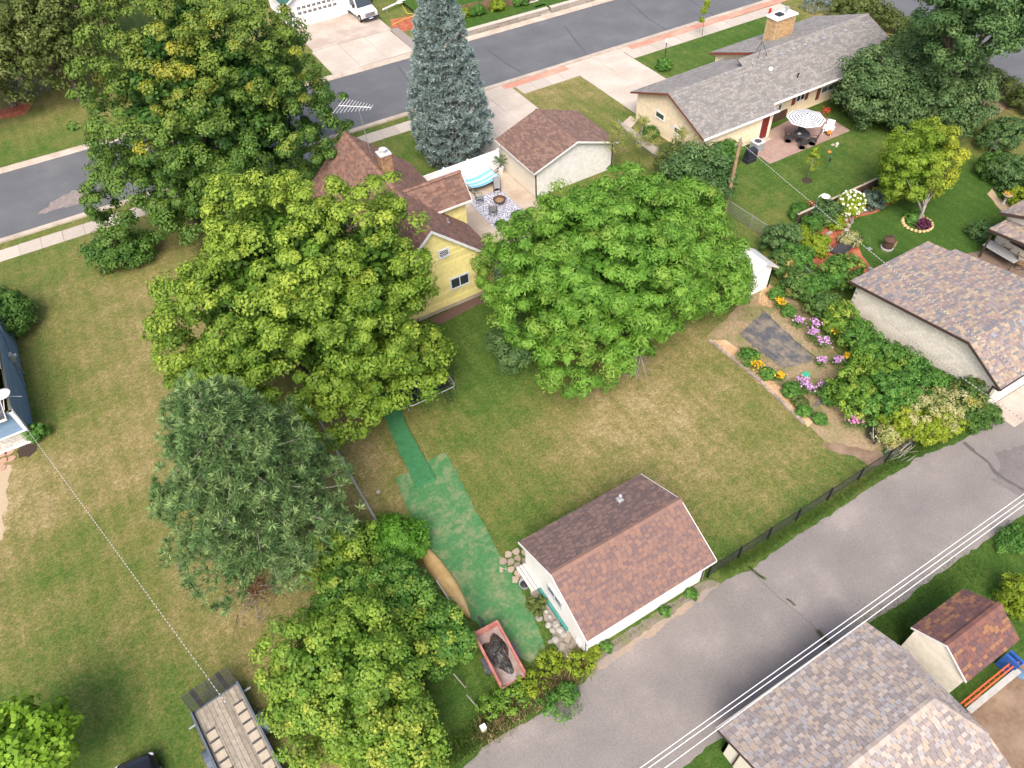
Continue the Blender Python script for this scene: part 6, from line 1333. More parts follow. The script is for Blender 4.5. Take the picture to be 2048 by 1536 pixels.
# ================================================================== vegetable and flower garden
ed = thing('garden_edging', 'row of tan stone blocks edging the flower garden', 'edging', G(1415,683))
EP = [Vector(q) for q in pxs('1418,681 1470,722 1520,764 1560,800 1607,848')]
acc = 0
for a_, b_ in zip(EP[:-1], EP[1:]):
    n_ = int((b_-a_).length/.34); d = (b_-a_)/n_; an = math.atan2(d.y, d.x)
    for i in range(n_):
        c = a_+d*(i+.5); ob = MB().box((-.16,-.1,0),(.16,.1,.13+random.uniform(-.02,.02))).build('edging_block', FLG[random.randrange(3)], ed)
        ob.location = Vector((c.x+random.gauss(0,.015), c.y+random.gauss(0,.015), 0))-ed.location; ob.rotation_euler = (0,0,an+random.gauss(0,.05))
FABM = M('landscape_fabric', (.1,.104,.112), (.07,.072,.078), 5, .6, .03, c3=(.23,.19,.135), scale2=1.3)
def fabric(label, left, right, rows=34, cols=16):
    Lp = [Vector(q) for q in pxs(left)]; Rp = [Vector(q) for q in pxs(right)]
    def at_(P_, t): s_ = t*(len(P_)-1); i = min(int(s_), len(P_)-2); return P_[i].lerp(P_[i+1], s_-i)
    v_ = []
    for i in range(rows):
        for j in range(cols):
            q = at_(Lp, i/(rows-1)).lerp(at_(Rp, i/(rows-1)), j/(cols-1)); e_ = .06 if j in (0,cols-1) or i in (0,rows-1) else 0.
            v_.append((q.x+random.gauss(0,e_), q.y+random.gauss(0,e_), .022+.05*abs(math.sin(j*1.3+i*.12))**3*random.uniform(.4,1)))
    ob = MB().add(v_, [(i*cols+j, i*cols+j+1, (i+1)*cols+j+1, (i+1)*cols+j) for i in range(rows-1) for j in range(cols-1)]).build('landscape_fabric', FABM)
    md = ob.modifiers.new('t', 'SOLIDIFY'); md.thickness = .006; return tag(ob, label, 'landscape fabric')
fabric('large wrinkled dark landscape fabric in the flower garden', '1478,668 1515,700 1545,722 1565,738', '1530,622 1560,652 1600,690 1628,722')
fabric('small dark fabric strip at the lower end of the garden', '1625,815 1640,812 1652,808', '1632,800 1655,795 1680,785', 14, 8)
hz_ = thing('garden_hose', 'dark irrigation hose along the top of the fabric', 'hose', G(1560,650)); part('hose', BLACK, hz_, lambda b: b.tube([G(1522,618,.03),G(1545,640,.04),G(1568,665,.03),G(1600,690,.04),G(1632,715,.03),G(1660,722,.04)], .02, None, 5))
for i, (u, v, r, h, k, lb) in enumerate([
    (1594,645,.35,.7,'p','pink phlox at the upper edge of the fabric'),(1625,655,.42,.85,'p','tall pink phlox left of the yellow daisies'),(1622,672,.4,.8,'p','pale pink phlox in the middle of the garden'),(1642,688,.42,.8,'p','pink phlox below the middle phlox pair'),
    (1655,662,.38,.7,'y','golden daisies in the middle of the garden'),(1670,668,.3,.6,'y','small golden daisy clump right of the middle daisies'),(1558,605,.4,.55,'y','golden daisies at the top of the garden'),(1510,732,.5,.75,'y','bushy golden daisies beside the stone edging'),
    (1558,752,.3,.5,'y','low golden daisies behind the stone edging'),(1640,722,.3,.55,'p','pale phlox below the fabric'),(1672,722,.35,.6,'p','pink phlox next to the right-hand daisies'),(1690,718,.35,.65,'y','golden daisies at the right side of the garden'),
    (1602,765,.4,.6,'p','mauve phlox by the green lid'),(1615,778,.35,.6,'p','mauve phlox at the lower garden edge'),(1645,775,.4,.6,'p','pink phlox at the lower end of the garden'),(1700,845,.5,.8,'h','rose pink daisies next to the wheelbarrow'),
    (1778,780,.45,.9,'y','golden sunflowers among the hedge shrubs'),(1735,680,.3,.5,'p','pale pink blooms at the hedge foot')]):
    flowers('flower_clump', lb, G(u, v+8), r, h, MIDG, {'p':PINK,'y':YEL,'h':HOT}[k], 170, 60 if k != 'h' else 36, .11 if k != 'h' else .16, .14)
for i, (u, v, r, lb) in enumerate([(1497,712,.5,'dark green bushy plant above the golden daisies'),(1582,782,.45,'round green plant behind the edging'),(1608,822,.34,'small round green bush at the end of the edging'),(1553,588,.4,'small conical green bush at the top of the garden'),(1577,623,.35,'small green bush beside the golden daisies'),(1640,838,.3,'small green plant near the compost'),(1600,803,.35,'brownish green plant behind the edging'),(1535,748,.35,'yellow-green tuft at the edging'),(1660,790,.55,'broad-leaved green plant at the garden end'),(1690,775,.5,'broad-leaved squash plant below the hedge')]):
    leafy('garden_plant', lb, G(u, v+6), tuple(G(u, v, r*.8)[:2])+(r*.8,), (r,r,r*.8), OLIVE if i in (6,) else MIDG, 16, r*.5, 80, .12, .55, -.4, .1, 100+i, trunk=.02, hb=.2, nl=2, cat='plant', cname='foliage')
li = thing('green_lid', 'round green plastic lid lying in the flower garden', 'lid', G(1612,750)); MB().lathe([(.0,.02),(.24,.02),(.25,.05),(.22,.06),(.0,.05)], None, 18).build('lid', M('green_plastic', (.05,.38,.22)), li); MB().lathe([(.03,.05),(.02,.1)], None, 8).build('knob', M('green_plastic2', (.04,.3,.18)), li)
# the flowering hedge on the chain-link fence: separate shrubs
HM = [MIDG, DKG, VINE, MIDG, leafmat('hedge_leaf', (.04,.1,.02), (.08,.16,.035), (.14,.22,.06), (.35,.27,.07), .25)]
for i, (u, v, R, z, mi, lb) in enumerate([
    (1562,468,(1.4,1.2,1.2),1.2,1,'dark blue-green rounded shrub at the top of the hedge row'),(1592,512,(1.3,1.2,1.0),1.0,3,'bright green shrub below the dark rounded one'),(1560,520,(.9,.9,.9),.9,4,'yellowing vine shrub on the fence by the white playhouse'),
    (1598,560,(1.2,1.1,.9),.9,4,'mixed olive shrub in the hedge row above the garage'),(1630,570,(1.1,1.1,1.0),1.0,0,'green shrub in the hedge beside the large rounded shrub'),(1685,535,(1.7,1.5,1.3),1.3,0,'large rounded leafy shrub next to the garden bridge'),(1648,600,(1.2,1.0,1.0),1.0,4,'olive-green vine clump near the block garage corner'),
    (1700,625,(1.1,1.0,1.0),1.0,2,'yellow-green vine clump at the garage wall corner'),(1735,660,(1.1,1.0,.95),.9,0,'green hedge clump against the block wall'),(1770,690,(1.2,1.1,1.0),1.0,3,'green hedge clump midway along the block wall'),(1755,712,(1.0,1.0,.8),.8,2,'yellowish hedge clump in front of the block wall'),
    (1810,715,(1.2,1.1,1.0),1.0,0,'leafy hedge clump near the middle of the block wall'),(1845,735,(1.2,1.1,1.0),1.0,3,'leafy hedge clump towards the lower wall end'),(1885,762,(1.2,1.1,1.0),1.0,0,'dark leafy hedge clump at the lower wall end'),(1790,745,(1.1,1.1,.9),.9,2,'light green clump between garden and block wall'),
    (1712,785,(1.3,1.2,1.1),1.1,2,'lime green mound of vine above the rose pink daisies'),(1765,800,(1.5,1.3,1.2),1.2,0,'large dark leafy clump behind the wheelbarrow'),(1815,790,(1.3,1.2,1.1),1.1,3,'tall green clump below the golden sunflowers'),(1925,800,(1.2,1.0,.9),.9,4,'yellow-leaved clump beside the garage downspout')]):
    if i < 7: v += 10; z *= .8; R = tuple(q*.78 for q in R)
    if 7 <= i <= 14: u -= 20; v += 12; z *= .85; R = tuple(q*.85 for q in R)
    c = G(u, v, z); leafy('hedge_shrub', lb, (c.x,c.y,0), (c.x,c.y,z), R, HM[mi], int(26*R[0]*R[1])+14, .36, 78, .165, .6, -.6, .18, 120+i, vy if mi in (0,2,4) else None, .05, .5, 4, cat='shrub', cname='foliage', group='shrubs of the hedge beside the block garage')
CRE = leafmat('cream_leaf', (.16,.22,.05), (.33,.34,.13), (.5,.46,.24), (.5,.4,.08), .25)
for i, (u, v, R, z, lb) in enumerate([(1840,820,(1.3,1.1,1.1),1.1,'cream-flowered shrub in the middle of the lower hedge'),(1890,820,(1.2,1.0,1.0),1.0,'cream-flowered shrub near the utility pedestal'),(1800,842,(1.0,.9,.9),.9,'yellow-green dogwood behind the wheelbarrow'),(1782,868,(.75,.7,.5),.45,'pale variegated grass clump beside the wheelbarrow'),(1850,858,(1.1,.7,.8),.8,'bright vine spilling over the black alley fence'),(1885,850,(1.0,.6,.7),.7,'yellow-green vine over the fence end')]):
    c = G(u, v, z); leafy('hedge_shrub', lb, (c.x,c.y,0), (c.x,c.y,z), R, CRE if i in (0,1,3) else LIMEG, int(26*R[0]*R[1])+14, .34, 75, .14, .55, -.6, .18, 150+i, vy, .05, .5, 4, cat='shrub', cname='foliage', group='shrubs of the hedge beside the block garage')
leafy('low_bush', 'low dark green bush at the alley end of the hedge', G(1965,845), tuple(G(1965,835,.4)[:2])+(.4,), (1.1,.6,.45), MAPG, 26, .3, 100, .12, .6, -.4, .1, 160, trunk=.03, hb=.2, nl=2, cat='bush', cname='foliage')
tl = thing('twig_bundle', 'grey woven twig bundle along the black fence', 'twigs', G(1790,912)); 
for k_ in range(40):
    a_ = G(1762+random.uniform(0,60), 925-random.uniform(0,38), random.uniform(.1,.7)); part('twig', GBARK, tl, lambda b: b.bar(a_, a_+Vector((random.gauss(.5,.2),random.gauss(.0,.1),random.gauss(.1,.2))), .01, None, n=3))
# wheelbarrow
wb = thing('wheelbarrow', 'black wheelbarrow tipped on its side beside the hedge', 'wheelbarrow', G(1748,872), rad(35))
MB().hexa([(-.4,-.3,.12),(.35,-.3,.1),(.35,.3,.1),(-.4,.3,.12),(-.6,-.42,.5),(.5,-.42,.42),(.5,.42,.42),(-.6,.42,.5)]).build('tray', M('black_tray', (.025,.026,.03), None, 5, .4), wb)
for s in (-1,1): MB().bar((-.7,s*.12,.5),(1.0,s*.34,.62),.02,None,n=6).build('handle', M('pale_handle', (.55,.48,.36)), wb)
wheel(wb, (-.75,0,.45), (0,1,0), .2, .09)
for s in (-1,1): MB().bar((.2,s*.22,.5),(.3,s*.26,.02),.018,None,n=5).build('leg', BLACK, wb)
# ================================================================== garden with the board fence
wfn = thing('board_fence', 'dark brown board fence with pale cap between the gardens', 'fence', (45.2, 28.45, 0))
DB = [M('dark_board_%d' % i, (.085*k,.058*k,.045*k), None, 6, .85) for i, k in enumerate((.8,1,1.25))]
for i in range(74):
    x = 39.75+i*.148; part('board', DB[random.randrange(3)], wfn, lambda b: b.box((x,28.42,.02),(x+.14,28.45+random.uniform(0,.006),1.0)))
part('cap_rail', M('pale_cap', (.42,.36,.28)), wfn, lambda b: b.box((39.7,28.36,1.0),(50.75,28.52,1.05)))
for i in range(6): part('post', DB[0], wfn, lambda b: b.box((39.8+2.17*i,28.46,0),(39.9+2.17*i,28.56,1.1)))
hd = thing('hydrangea', 'hydrangea covered in large white flower heads by the board fence', 'shrub', G(1705,447)); c = G(1702,408,1.0); cc = np.array([c.x,c.y,1.0]); L = Leaves(); D = fib(60,-.5); puffs(L, cc+D*np.array([1.0,.9,.85])*.8, D, .32, 60, .15, .6); L.build('foliage', LIMEG, hd)['kind'] = 'stuff'
D = fib(80,-.55); D = unit(D+rng.normal(size=D.shape)*.12)
for k_ in range(80):
    q = cc+D[k_]*np.array([1.05,.95,.95])*random.uniform(.92,1.06); MB().ball(Vector(q)-hd.location, random.uniform(.07,.12), None, 8, 5, .25).build('flower_head', M('hydrangea_white', (.78,.79,.7), (.66,.7,.5), 14, .9), hd)
for k_ in range(4): part('stem', GBARK, hd, lambda b: b.bar(hd.location+Vector((.06*k_-.1,0,0)), cc+np.array([.25*k_-.4,0,-.2]), .02, None, n=5))
for i, (u, v, R, mt_, lb) in enumerate([(1655,428,(1.1,.9,.8),DKG,'dark green rounded shrub under the garden lamp'),(1625,450,(.6,.5,.6),MIDG,'upright green iris clump left of the garden lamp'),(1672,448,(.55,.45,.35),LIMEG,'low yellow-green shrub by the rock garden'),(1630,490,(.8,.9,.6),LIMEG,'lime green shrub beside the garden bridge'),(1700,478,(.6,.5,.35),CRE,'cream variegated plant behind the garden bridge'),(1750,400,(.9,.7,.5),BLUEG,'blue-green hosta below the board fence'),(1778,385,(1.1,.7,.55),LIMEG,'yellow-green daylilies along the board fence'),(1812,372,(.8,.6,.5),MIDG,'green perennials at the end of the board fence'),(1600,425,(.8,.6,.3),MIDG,'low plants in a small bed on the ranch side of the fence'),(1607,462,(.35,.3,.3),LIMEG,'small yellow plant at the fence corner'),
    (2005,270,(1.9,1.5,1.2),DKG,'clipped dome-shaped hedge at the right edge'),(2020,345,(1.6,1.4,1.1),DKG,'dark rounded shrub by the cream house'),(1990,330,(1.2,1.1,.9),MAPG,'dark shrub left of the cream house shrub'),(2040,395,(.9,.8,.5),LIMEG,'lime shrub beside the white urn'),(1965,465,(.7,.7,.55),DKG,'dark potted shrub at the porch corner'),(1825,437,(.35,.35,.2),MIDG,'low green plant inside the tree stone ring'),(1846,448,(.3,.25,.15),leafmat('purple_leaf',(.05,.012,.03),(.09,.02,.05),(.14,.04,.08),None,.2),'purple-leaved plant inside the tree stone ring')]):
    z = R[2]*.85; c = G(u, v, z); leafy('garden_shrub', lb, (c.x,c.y,0), (c.x,c.y,z), R, mt_, int(24*R[0]*R[1])+12, .33, 75, .16, .5, -.5, .12, 170+i, None, .04, .3, 3, cat='shrub', cname='foliage')
flowers('flower_clump', 'small red flowering plants on the ranch side of the board fence', G(1622,415), .5, .4, MIDG, REDF, 120, 30, .12, .14)
gl = thing('garden_lamp', 'white gooseneck lamp on a green post beside the board fence', 'lamp', G(1622,440)); MB().bar((0,0,0),(0,0,2.0),.03).build('post', GRN, gl); MB().tube([(0,0,1.95),(.15,-.05,2.15),(.45,-.1,2.2),(.65,-.12,2.0)], .022, None, 6).build('gooseneck', WHITE, gl); MB().lathe([(.05,2.05),(.12,2.0),(.3,1.9),(.32,1.88),(.1,1.96)], None, 18, (.68,-.12,0)).build('shade', WHITE, gl)
bd = thing('garden_bridge', 'small dark arched wooden footbridge in the rock garden', 'bridge', G(1690,497), rad(12))
for i in range(14):
    x = -1.2+i*.175; z = .18+.16*(1-(x/1.25)**2); MB().box((x,-.45,z-.03),(x+.16,.45,z)).build('plank', M('dark_slat', (.06,.058,.065), (.045,.045,.05), 8, .7), bd)
for s in (-1,1):
    MB().tube([(x,s*.47,.18+.16*(1-(x/1.25)**2)+.45) for x in np.linspace(-1.25,1.25,9)], .025, None, 5).build('handrail', BLACK, bd)
    for x in (-1.2,-.4,.4,1.2): MB().bar((x,s*.47,.1),(x,s*.47,.63+.16*(1-(x/1.25)**2)),.02,None,n=5).build('post', BLACK, bd)
for u, v, r in ((1648,478,.22),(1655,470,.2),(1640,490,.3),(1650,495,.3),(1658,502,.28),(1645,505,.22),(1636,512,.2),(1625,470,.16),(1690,452,.16),(1692,462,.2),(1661,466,.15),(1750,545,.2),(1740,538,.16)):
    boulder(u, v, r, 'rock', 'pale rounded rock in the red mulch rock garden', 'pale rocks of the rock garden')
boulder(1695,455,.2,'gazing_ball','small round tan ball among the rocks',None,1.0,3); 
gs = thing('garden_statue', 'small grey stone statue beside the hydrangea', 'statue', G(1691,440)); MB().lathe([(.18,0),(.16,.1),(.1,.15),(.13,.4),(.15,.55),(.08,.68),(.05,.72)], None, 10).build('body', STO[2], gs); MB().ball((0,0,.8), .09).build('head', STO[2], gs)
gb = thing('gazing_globe', 'silver gazing globe in the mulch bed', 'globe', G(1728,426)); MB().ball((0,0,.22), .18, CHR, 14, 10).build('globe', CHR, gb, True); MB().lathe([(.12,0),(.06,.06)], None, 10).build('stand', STO[1], gb)
cm = thing('chiminea', 'rusty brown metal chiminea on the garden lawn', 'fire pit', G(1773,497)); RST = M('rusty_iron', (.1,.055,.035), (.065,.038,.028), 7, .8)
MB().lathe([(.42,.0),(.44,.1),(.44,.16),(.4,.18)], None, 20).build('base_ring', M('grey_ring', (.4,.38,.36)), cm); MB().lathe([(.36,.16),(.38,.3),(.34,.75),(.32,.8)], None, 20).build('fire_bowl', RST, cm, True); MB().lathe([(.44,.78),(.42,.84),(.2,1.0),(.1,1.04),(.1,1.16),(.06,1.16)], None, 20).build('hood', RST, cm)
MB().box((.1,-.39,.3),(.34,-.3,.7)).build('opening', M('ash_tan', (.4,.28,.17)), cm)
dpn = thing('ash_shovel', 'grey metal shovel stuck in the garden lawn', 'shovel', G(1738,497)); MB().bar((0,0,.2),(-.05,.35,1.0),.018,None,n=6).build('handle', GRN, dpn); MB().box((-.14,-.2,.01),(.12,.08,.05)).build('blade', METAL, dpn)
sr = thing('stone_ring', 'ring of yellow stones around the young maple', 'stone ring', G(1834,448))
for k_ in range(22):
    an = k_*.2856; part('stone', M('yellow_stone', (.55,.42,.2), (.45,.33,.16), 8, .9), sr, lambda b: b.ball(sr.location+Vector((1.0*math.cos(an),1.0*math.sin(an),.08)), (.15,.13,.1), None, 7, 5, .2))
ur = thing('stone_urn', 'white pedestal urn with yellow flowers by the cream house', 'urn', G(2006,408)); MB().lathe([(.2,0),(.2,.06),(.1,.12),(.09,.55),(.14,.62),(.3,.78),(.33,.84),(.2,.8)], None, 16).build('pedestal', STO[2], ur, True); L = Leaves(); P = np.array(ur.location)+rng.normal(size=(120,3))*np.array([.16,.16,.06])+np.array([0,0,.92]); L.put(P, unit(rdir(120)+np.array([0,0,1.])), .1); L.build('flowers', YEL, ur)['kind'] = 'stuff'
rk = thing('lattice_bench', 'grey lattice bench by the cream house shrubs', 'bench', G(1988,300)); part('back', GBARK, rk, lambda b: [b.box((rk.location.x-.5+.14*i,rk.location.y-.03,.4),(rk.location.x-.4+.14*i,rk.location.y+.03,1.1)) for i in range(8)]); part('seat', GBARK, rk, lambda b: b.box((rk.location.x-.6,rk.location.y-.45,.38),(rk.location.x+.65,rk.location.y,.43)))
for s in (-.5,.5):
    for y_ in (-.4,0): part('leg', GBARK, rk, lambda b: b.box((rk.location.x+s-.04,rk.location.y+y_-.04,0),(rk.location.x+s+.04,rk.location.y+y_+.04,.38)))
# terrace table
tt = thing('terrace_table', 'long grey terrace table behind the block garage', 'table', G(1995,520), rad(-90)); GTOP = M('grey_table', (.38,.38,.37)); MB().box((-1.2,-.45,.7),(1.2,.45,.75)).build('tabletop', GTOP, tt)
for x in (-1.1,1.1):
    for y in (-.38,.38): MB().bar((x,y,0),(x,y,.7),.03).build('leg', BROWN, tt)
TANC = M('tan_sling', (.3,.2,.11)); 
for u, v, rz, lb in ((2018,500,-1.6,'tan sling chair on the far side of the terrace table'),(2005,508,-1.6,'tan sling chair tucked at the terrace table'),(2040,520,-1.2,'tan sling chair at the right end of the terrace table'),(2036,535,.6,'tan sling chair nearest the garage roof')): patio_chair(G(u, v), rz, lb, 'tan chairs at the terrace table', BROWN, TANC)
bkt = thing('flower_pot', 'reddish flower pot at the end of the terrace table', 'flower pot', G(1979,494)); MB().lathe([(.16,.0),(.22,.3),(.24,.33),(.19,.3)], None, 14).build('pot', M('terracotta', (.4,.17,.09)), bkt); MB().ball((0,0,.34), (.19,.19,.1), None, 10, 6, .3).build('soil', BARK, bkt)
# ================================================================== yellow house patio
rug = thing('patio_rug', 'grey and white patterned rug on the patio', 'rug', (22.55,42.75,.045))
m, n, l, p, o = newmat('rug_pattern'); g = n.new('ShaderNodeNewGeometry').outputs['Position']; ck = n.new('ShaderNodeTexVoronoi'); ck.inputs['Scale'].default_value = 9; l.new(g, ck.inputs['Vector']); l.new(ramp(n, l, ck.outputs['Distance'], [(.42,(.62,.62,.64)),(.5,(.2,.2,.26))]), p.inputs[0]); p.inputs['Roughness'].default_value = .95
MB().box((-1.45,-2.0,0),(1.45,2.0,.012)).build('weave', m, rug); MB().box((-1.5,-2.05,0),(1.5,2.05,.008)).build('border', M('rug_border', (.3,.3,.34)), rug)
LNG = M('grey_sling', (.27,.28,.28)); 
for x, y, rz, lb in ((21.8,44.2,1.2,'grey sling chair on the rug near the hammock'),(23.7,44.7,-.5,'grey high-back sling chair at the corner of the rug'),(21.9,42.2,2.6,'grey sling chair facing the fire pit from the near side')): patio_chair((x,y,.05), rz, lb, 'grey sling chairs on the patio rug', DKGREY, LNG)
fp = thing('fire_bowl', 'dark round fire bowl on the patio rug', 'fire pit', (23.0,43.1,.06)); MB().lathe([(.1,.18),(.35,.25),(.5,.42),(.52,.44),(.4,.36),(.1,.28)], None, 20).build('bowl', RST, fp); MB().ball((0,0,.34), (.34,.34,.06), None, 12, 6, .2).build('embers', M('ember_brown', (.3,.18,.1)), fp)
for k_ in range(3): MB().bar((.3*math.cos(k_*2.1),.3*math.sin(k_*2.1),.25),(.42*math.cos(k_*2.1),.42*math.sin(k_*2.1),0),.02,None,n=5).build('leg', BLACK, fp)
hm = thing('hammock', 'blue striped hammock on a stand in front of the white fence', 'hammock', (22.9,46.0,.04), rad(4)); HB = [M('pale_blue_cloth', (.3,.55,.68)), M('mid_blue_cloth', (.15,.4,.56)), M('light_cloth', (.5,.68,.76))]
nst = 11
for j in range(nst):
    y0_, y1_ = -.85+1.7*j/nst, -.85+1.7*(j+1)/nst; v_ = []
    for i in range(13):
        t = i/12*2-1; z = .55+.22*t*t; 
        for yy in (y0_, y1_): v_.append((t*1.35, yy, z+.1*(yy/.85)**2))
    MB().add(v_, [(2*i,2*i+2,2*i+3,2*i+1) for i in range(12)]).build('stripe', HB[(0,1,0,2,1,0,2,0,1,0,2)[j]], hm)
for s in (-1,1): MB().bar((s*1.35,-.9,.88),(s*1.35,.9,.88),.025,None,n=6).build('spreader_bar', GBARK, hm); MB().tube([(s*1.35,0,.85),(s*2.0,0,1.15),(s*1.0,0,.1)], .03, None, 6).build('stand_arm', BLACK, hm)
MB().bar((-1.2,0,.08),(1.2,0,.08),.03).build('stand_base', BLACK, hm)
for s in (-1,1): MB().bar((s*1.0,-.6,.03),(s*1.0,.6,.03),.03).build('stand_foot', BLACK, hm)
pa = thing('potted_palm', 'potted palm in a white planter in the fence corner', 'plant', (25.25,46.75,.04)); MB().lathe([(.16,0),(.24,.5),(.26,.52),(.2,.48)], None, 14).build('planter', WHITE, pa); MB().bar((0,0,.4),(0,0,1.1),.04).build('trunk', BARK, pa)
L = Leaves()
for k_ in range(16):
    an = k_*2.4; el_ = random.uniform(.2,1.2); d = np.array([math.cos(an)*math.cos(el_), math.sin(an)*math.cos(el_), math.sin(el_)]); nn_ = 26
    s_ = rng.random(nn_)*.75; P = np.array([25.25,46.75,1.1])+d*s_[:,None]+np.column_stack([np.zeros(nn_),np.zeros(nn_),-.35*s_**2]); L.put(P, unit(rdir(nn_)*.5+np.array([0,0,.8])), .24, .18, .05)
L.build('fronds', DKG, pa)['kind'] = 'stuff'
# ================================================================== across the street
rw = thing('retaining_wall', 'low grey stone retaining wall along the far kerb', 'wall', (46, 71.4, 0)); RWS = [M('wall_stone_%d' % i, (.34*k,.3*k,.26*k), None, 5, .9, .01) for i, k in enumerate((.85,1,1.12))]
x = 33.0
while x < 64:
    if 44.2 < x < 45.6: x = 45.6
    w_ = random.uniform(.9,1.4); yy = yf(x)+1.0+.0*x
    for z0, z1 in ((.0,.28),(.28,.55)): part('stone', RWS[random.randrange(3)], rw, lambda b: b.box((x+.008,yy-random.uniform(0,.03),z0+.004),(x+w_-.008,yy+.4,z1-.004)))
    part('coping', M('coping', (.5,.44,.37)), rw, lambda b: b.box((x,yy-.06,.55),(x+w_-.01,yy+.5,.63))); x += w_
stp = thing('concrete_steps', 'concrete steps through the far retaining wall', 'steps', (44.9,71.2,0))
for i in range(4): part('step', M('step_grey', (.5,.48,.45)), stp, lambda b: b.box((44.25,yf(45)+.95+.36*i,0),(45.55,yf(45)+.95+.36*(i+1)-.005,.15*(i+1))))
sheet('front_path', [(44.0,73),(45.5,73),(43.2,82),(41.8,82)], .62, M('step_grey', (.5,.48,.45)), 'concrete path above the far steps', 'path')
sheet('raised_lawn', [(33,yf(33)+1.45),(64,yf(64)+1.45),(64,95),(33,95)], .6, MATS['dry_soil'] if 'dry_soil' in MATS else SOIL, 'raised front lawn behind the far retaining wall', 'lawn').data.materials[0] = GR.data.materials[0]
fw = thing('plank_fence', 'brown vertical plank fence across the street', 'fence', (38,75,.6)); FB = [M('fence_brown_%d' % i, (.2*k,.13*k,.08*k), None, 6, .9) for i, k in enumerate((.8,1,1.15))]
for i in range(40): part('plank', FB[random.randrange(3)], fw, lambda b: b.box((35.2+.25*i,75.2-.05*i,.6),(35.43+.25*i,75.24-.05*i,1.6)))
part('rail', FB[0], fw, lambda b: b.bar((35.2,75.26,1.4),(45.2,73.26,1.4),.04,None,n=4))
fv = [(36.5,74.3,LIMEG,'yellow-green perennial in front of the far plank fence'),(38.2,73.9,MIDG,'green perennial in front of the far plank fence'),(40.6,73.6,LIMEG,'pale perennial near the far concrete steps'),(43.4,73.2,MIDG,'green shrub beside the far concrete steps'),(34.8,73.2,MIDG,'low green plants behind the spruce top')]
for i, (x, y, mt_, lb) in enumerate(fv): leafy('perennial', lb, (x,y,.6), (x,y,1.0), (.7,.45,.45), mt_, 16, .35, 80, .18, .5, -.4, .1, 200+i, None, .03, .3, 2, cat='plant', cname='foliage')
# delivery van
vn = thing('white_van', 'white box van parked beside the far garage', 'van', (28.35,80.4,.1), rad(4)); VW = M('van_white', (.78,.78,.78), (.72,.72,.72), 2, .35)
MB().hexa([(-.95,0,.45),(.95,0,.45),(.95,1.2,.45),(-.95,1.2,.45),(-.88,.05,1.05),(.88,.05,1.05),(.93,1.2,1.25),(-.93,1.2,1.25)]).build('bonnet', VW, vn); MB().hexa([(-.97,1.2,.45),(.97,1.2,.45),(.97,3.0,.45),(-.97,3.0,.45),(-.85,1.75,2.1),(.85,1.75,2.1),(.88,3.0,2.15),(-.88,3.0,2.15)]).build('cab', VW, vn)
MB().box((-1.15,2.9,.6),(1.15,8.0,3.0)).build('box_body', VW, vn); MB().hexa([(-.85,1.18,1.3),(.85,1.18,1.3),(.85,1.22,1.3),(-.85,1.22,1.3),(-.78,1.66,2.02),(.78,1.66,2.02),(.78,1.7,2.02),(-.78,1.7,2.02)]).build('windscreen', GLASS, vn)
MB().box((-1.0,-.12,.35),(1.0,.02,.55)).build('bumper', BLACK, vn); gr_ = MB().box((-.55,-.03,.62),(.55,.03,1.0)).build('grille', M('grille_grey', (.3,.3,.32), None, 5, .3, 0, .6), vn)
for i in range(4): MB().box((-.53,-.045,.67+.09*i),(.53,-.031,.7+.09*i)).build('grille_bar', CHR, gr_)
for s in (-1,1):
    MB().box((s*.75-.17,-.04,.66),(s*.75+.17,.04,.98)).build('headlight', M('lamp_glass', (.6,.62,.65)), vn); wheel(vn, (s*.9,.75,.38), (1,0,0), .38, .22); wheel(vn, (s*.95,6,.38), (1,0,0), .38, .25); MB().box((s*1.15-.1,1.5,1.3),(s*1.15+.1,1.6,1.65)).build('mirror', BLACK, vn); MB().hexa([(s*.975-.01,1.5,1.3),(s*.975+.01,1.5,1.3),(s*.975+.01,2.8,1.3),(s*.975-.01,2.8,1.3),(s*.9-.01,1.85,1.95),(s*.9+.01,1.85,1.95),(s*.9+.01,2.8,1.95),(s*.9-.01,2.8,1.95)]).build('side_window', GLASS, vn)
MB().box((-.25,-.14,.4),(.25,-.121,.52)).build('number_plate', M('plate_blue', (.45,.6,.75)), vn)
ga = thing('garden_figure', 'small dark and blue garden figure at the corner of the far garage', 'figure', (20.2,83.3,.0)); MB().lathe([(.06,0),(.06,.5),(.16,.55),(.2,1.0),(.1,1.35),(.08,1.4)], None, 10).build('body', M('figure_blue', (.15,.18,.26)), ga); MB().ball((0,0,1.5), .12).build('head', M('figure_tan', (.4,.27,.2)), ga); MB().lathe([(.2,1.55),(.12,1.6),(.05,1.85)], None, 10).build('hat', BLACK, ga)
bt_ = thing('boat_trailer', 'white boat trailer tongue across the street behind the spruce', 'trailer', (32.2,82.6,0)); part('tongue', WHITE, bt_, lambda b: b.tube([(30.4,81.8,.45),(32.5,82.4,.5),(36,83.2,.55)], .09, None, 6)); part('frame', WHITE, bt_, lambda b: b.box((32.5,82.3,.4),(38,82.6,.62))); part('jack', METAL, bt_, lambda b: b.bar((30.9,81.9,0),(30.9,81.9,.7),.04)); wheel(bt_, (4,-.6,.3), (0,1,0), .3, .2)
yh_ = thing('yellow_hose', 'yellow hose looping over the far lawn', 'hose', (30.6,80,0)); part('hose', M('hose_yellow', (.6,.55,.1)), yh_, lambda b: b.tube([(30.0,78.5,.03),(31.5,79.0,.03),(33.5,79.3,.03),(32.6,80.2,.03),(33.2,83,.03),(34.2,87,.03)], .03, None, 5))
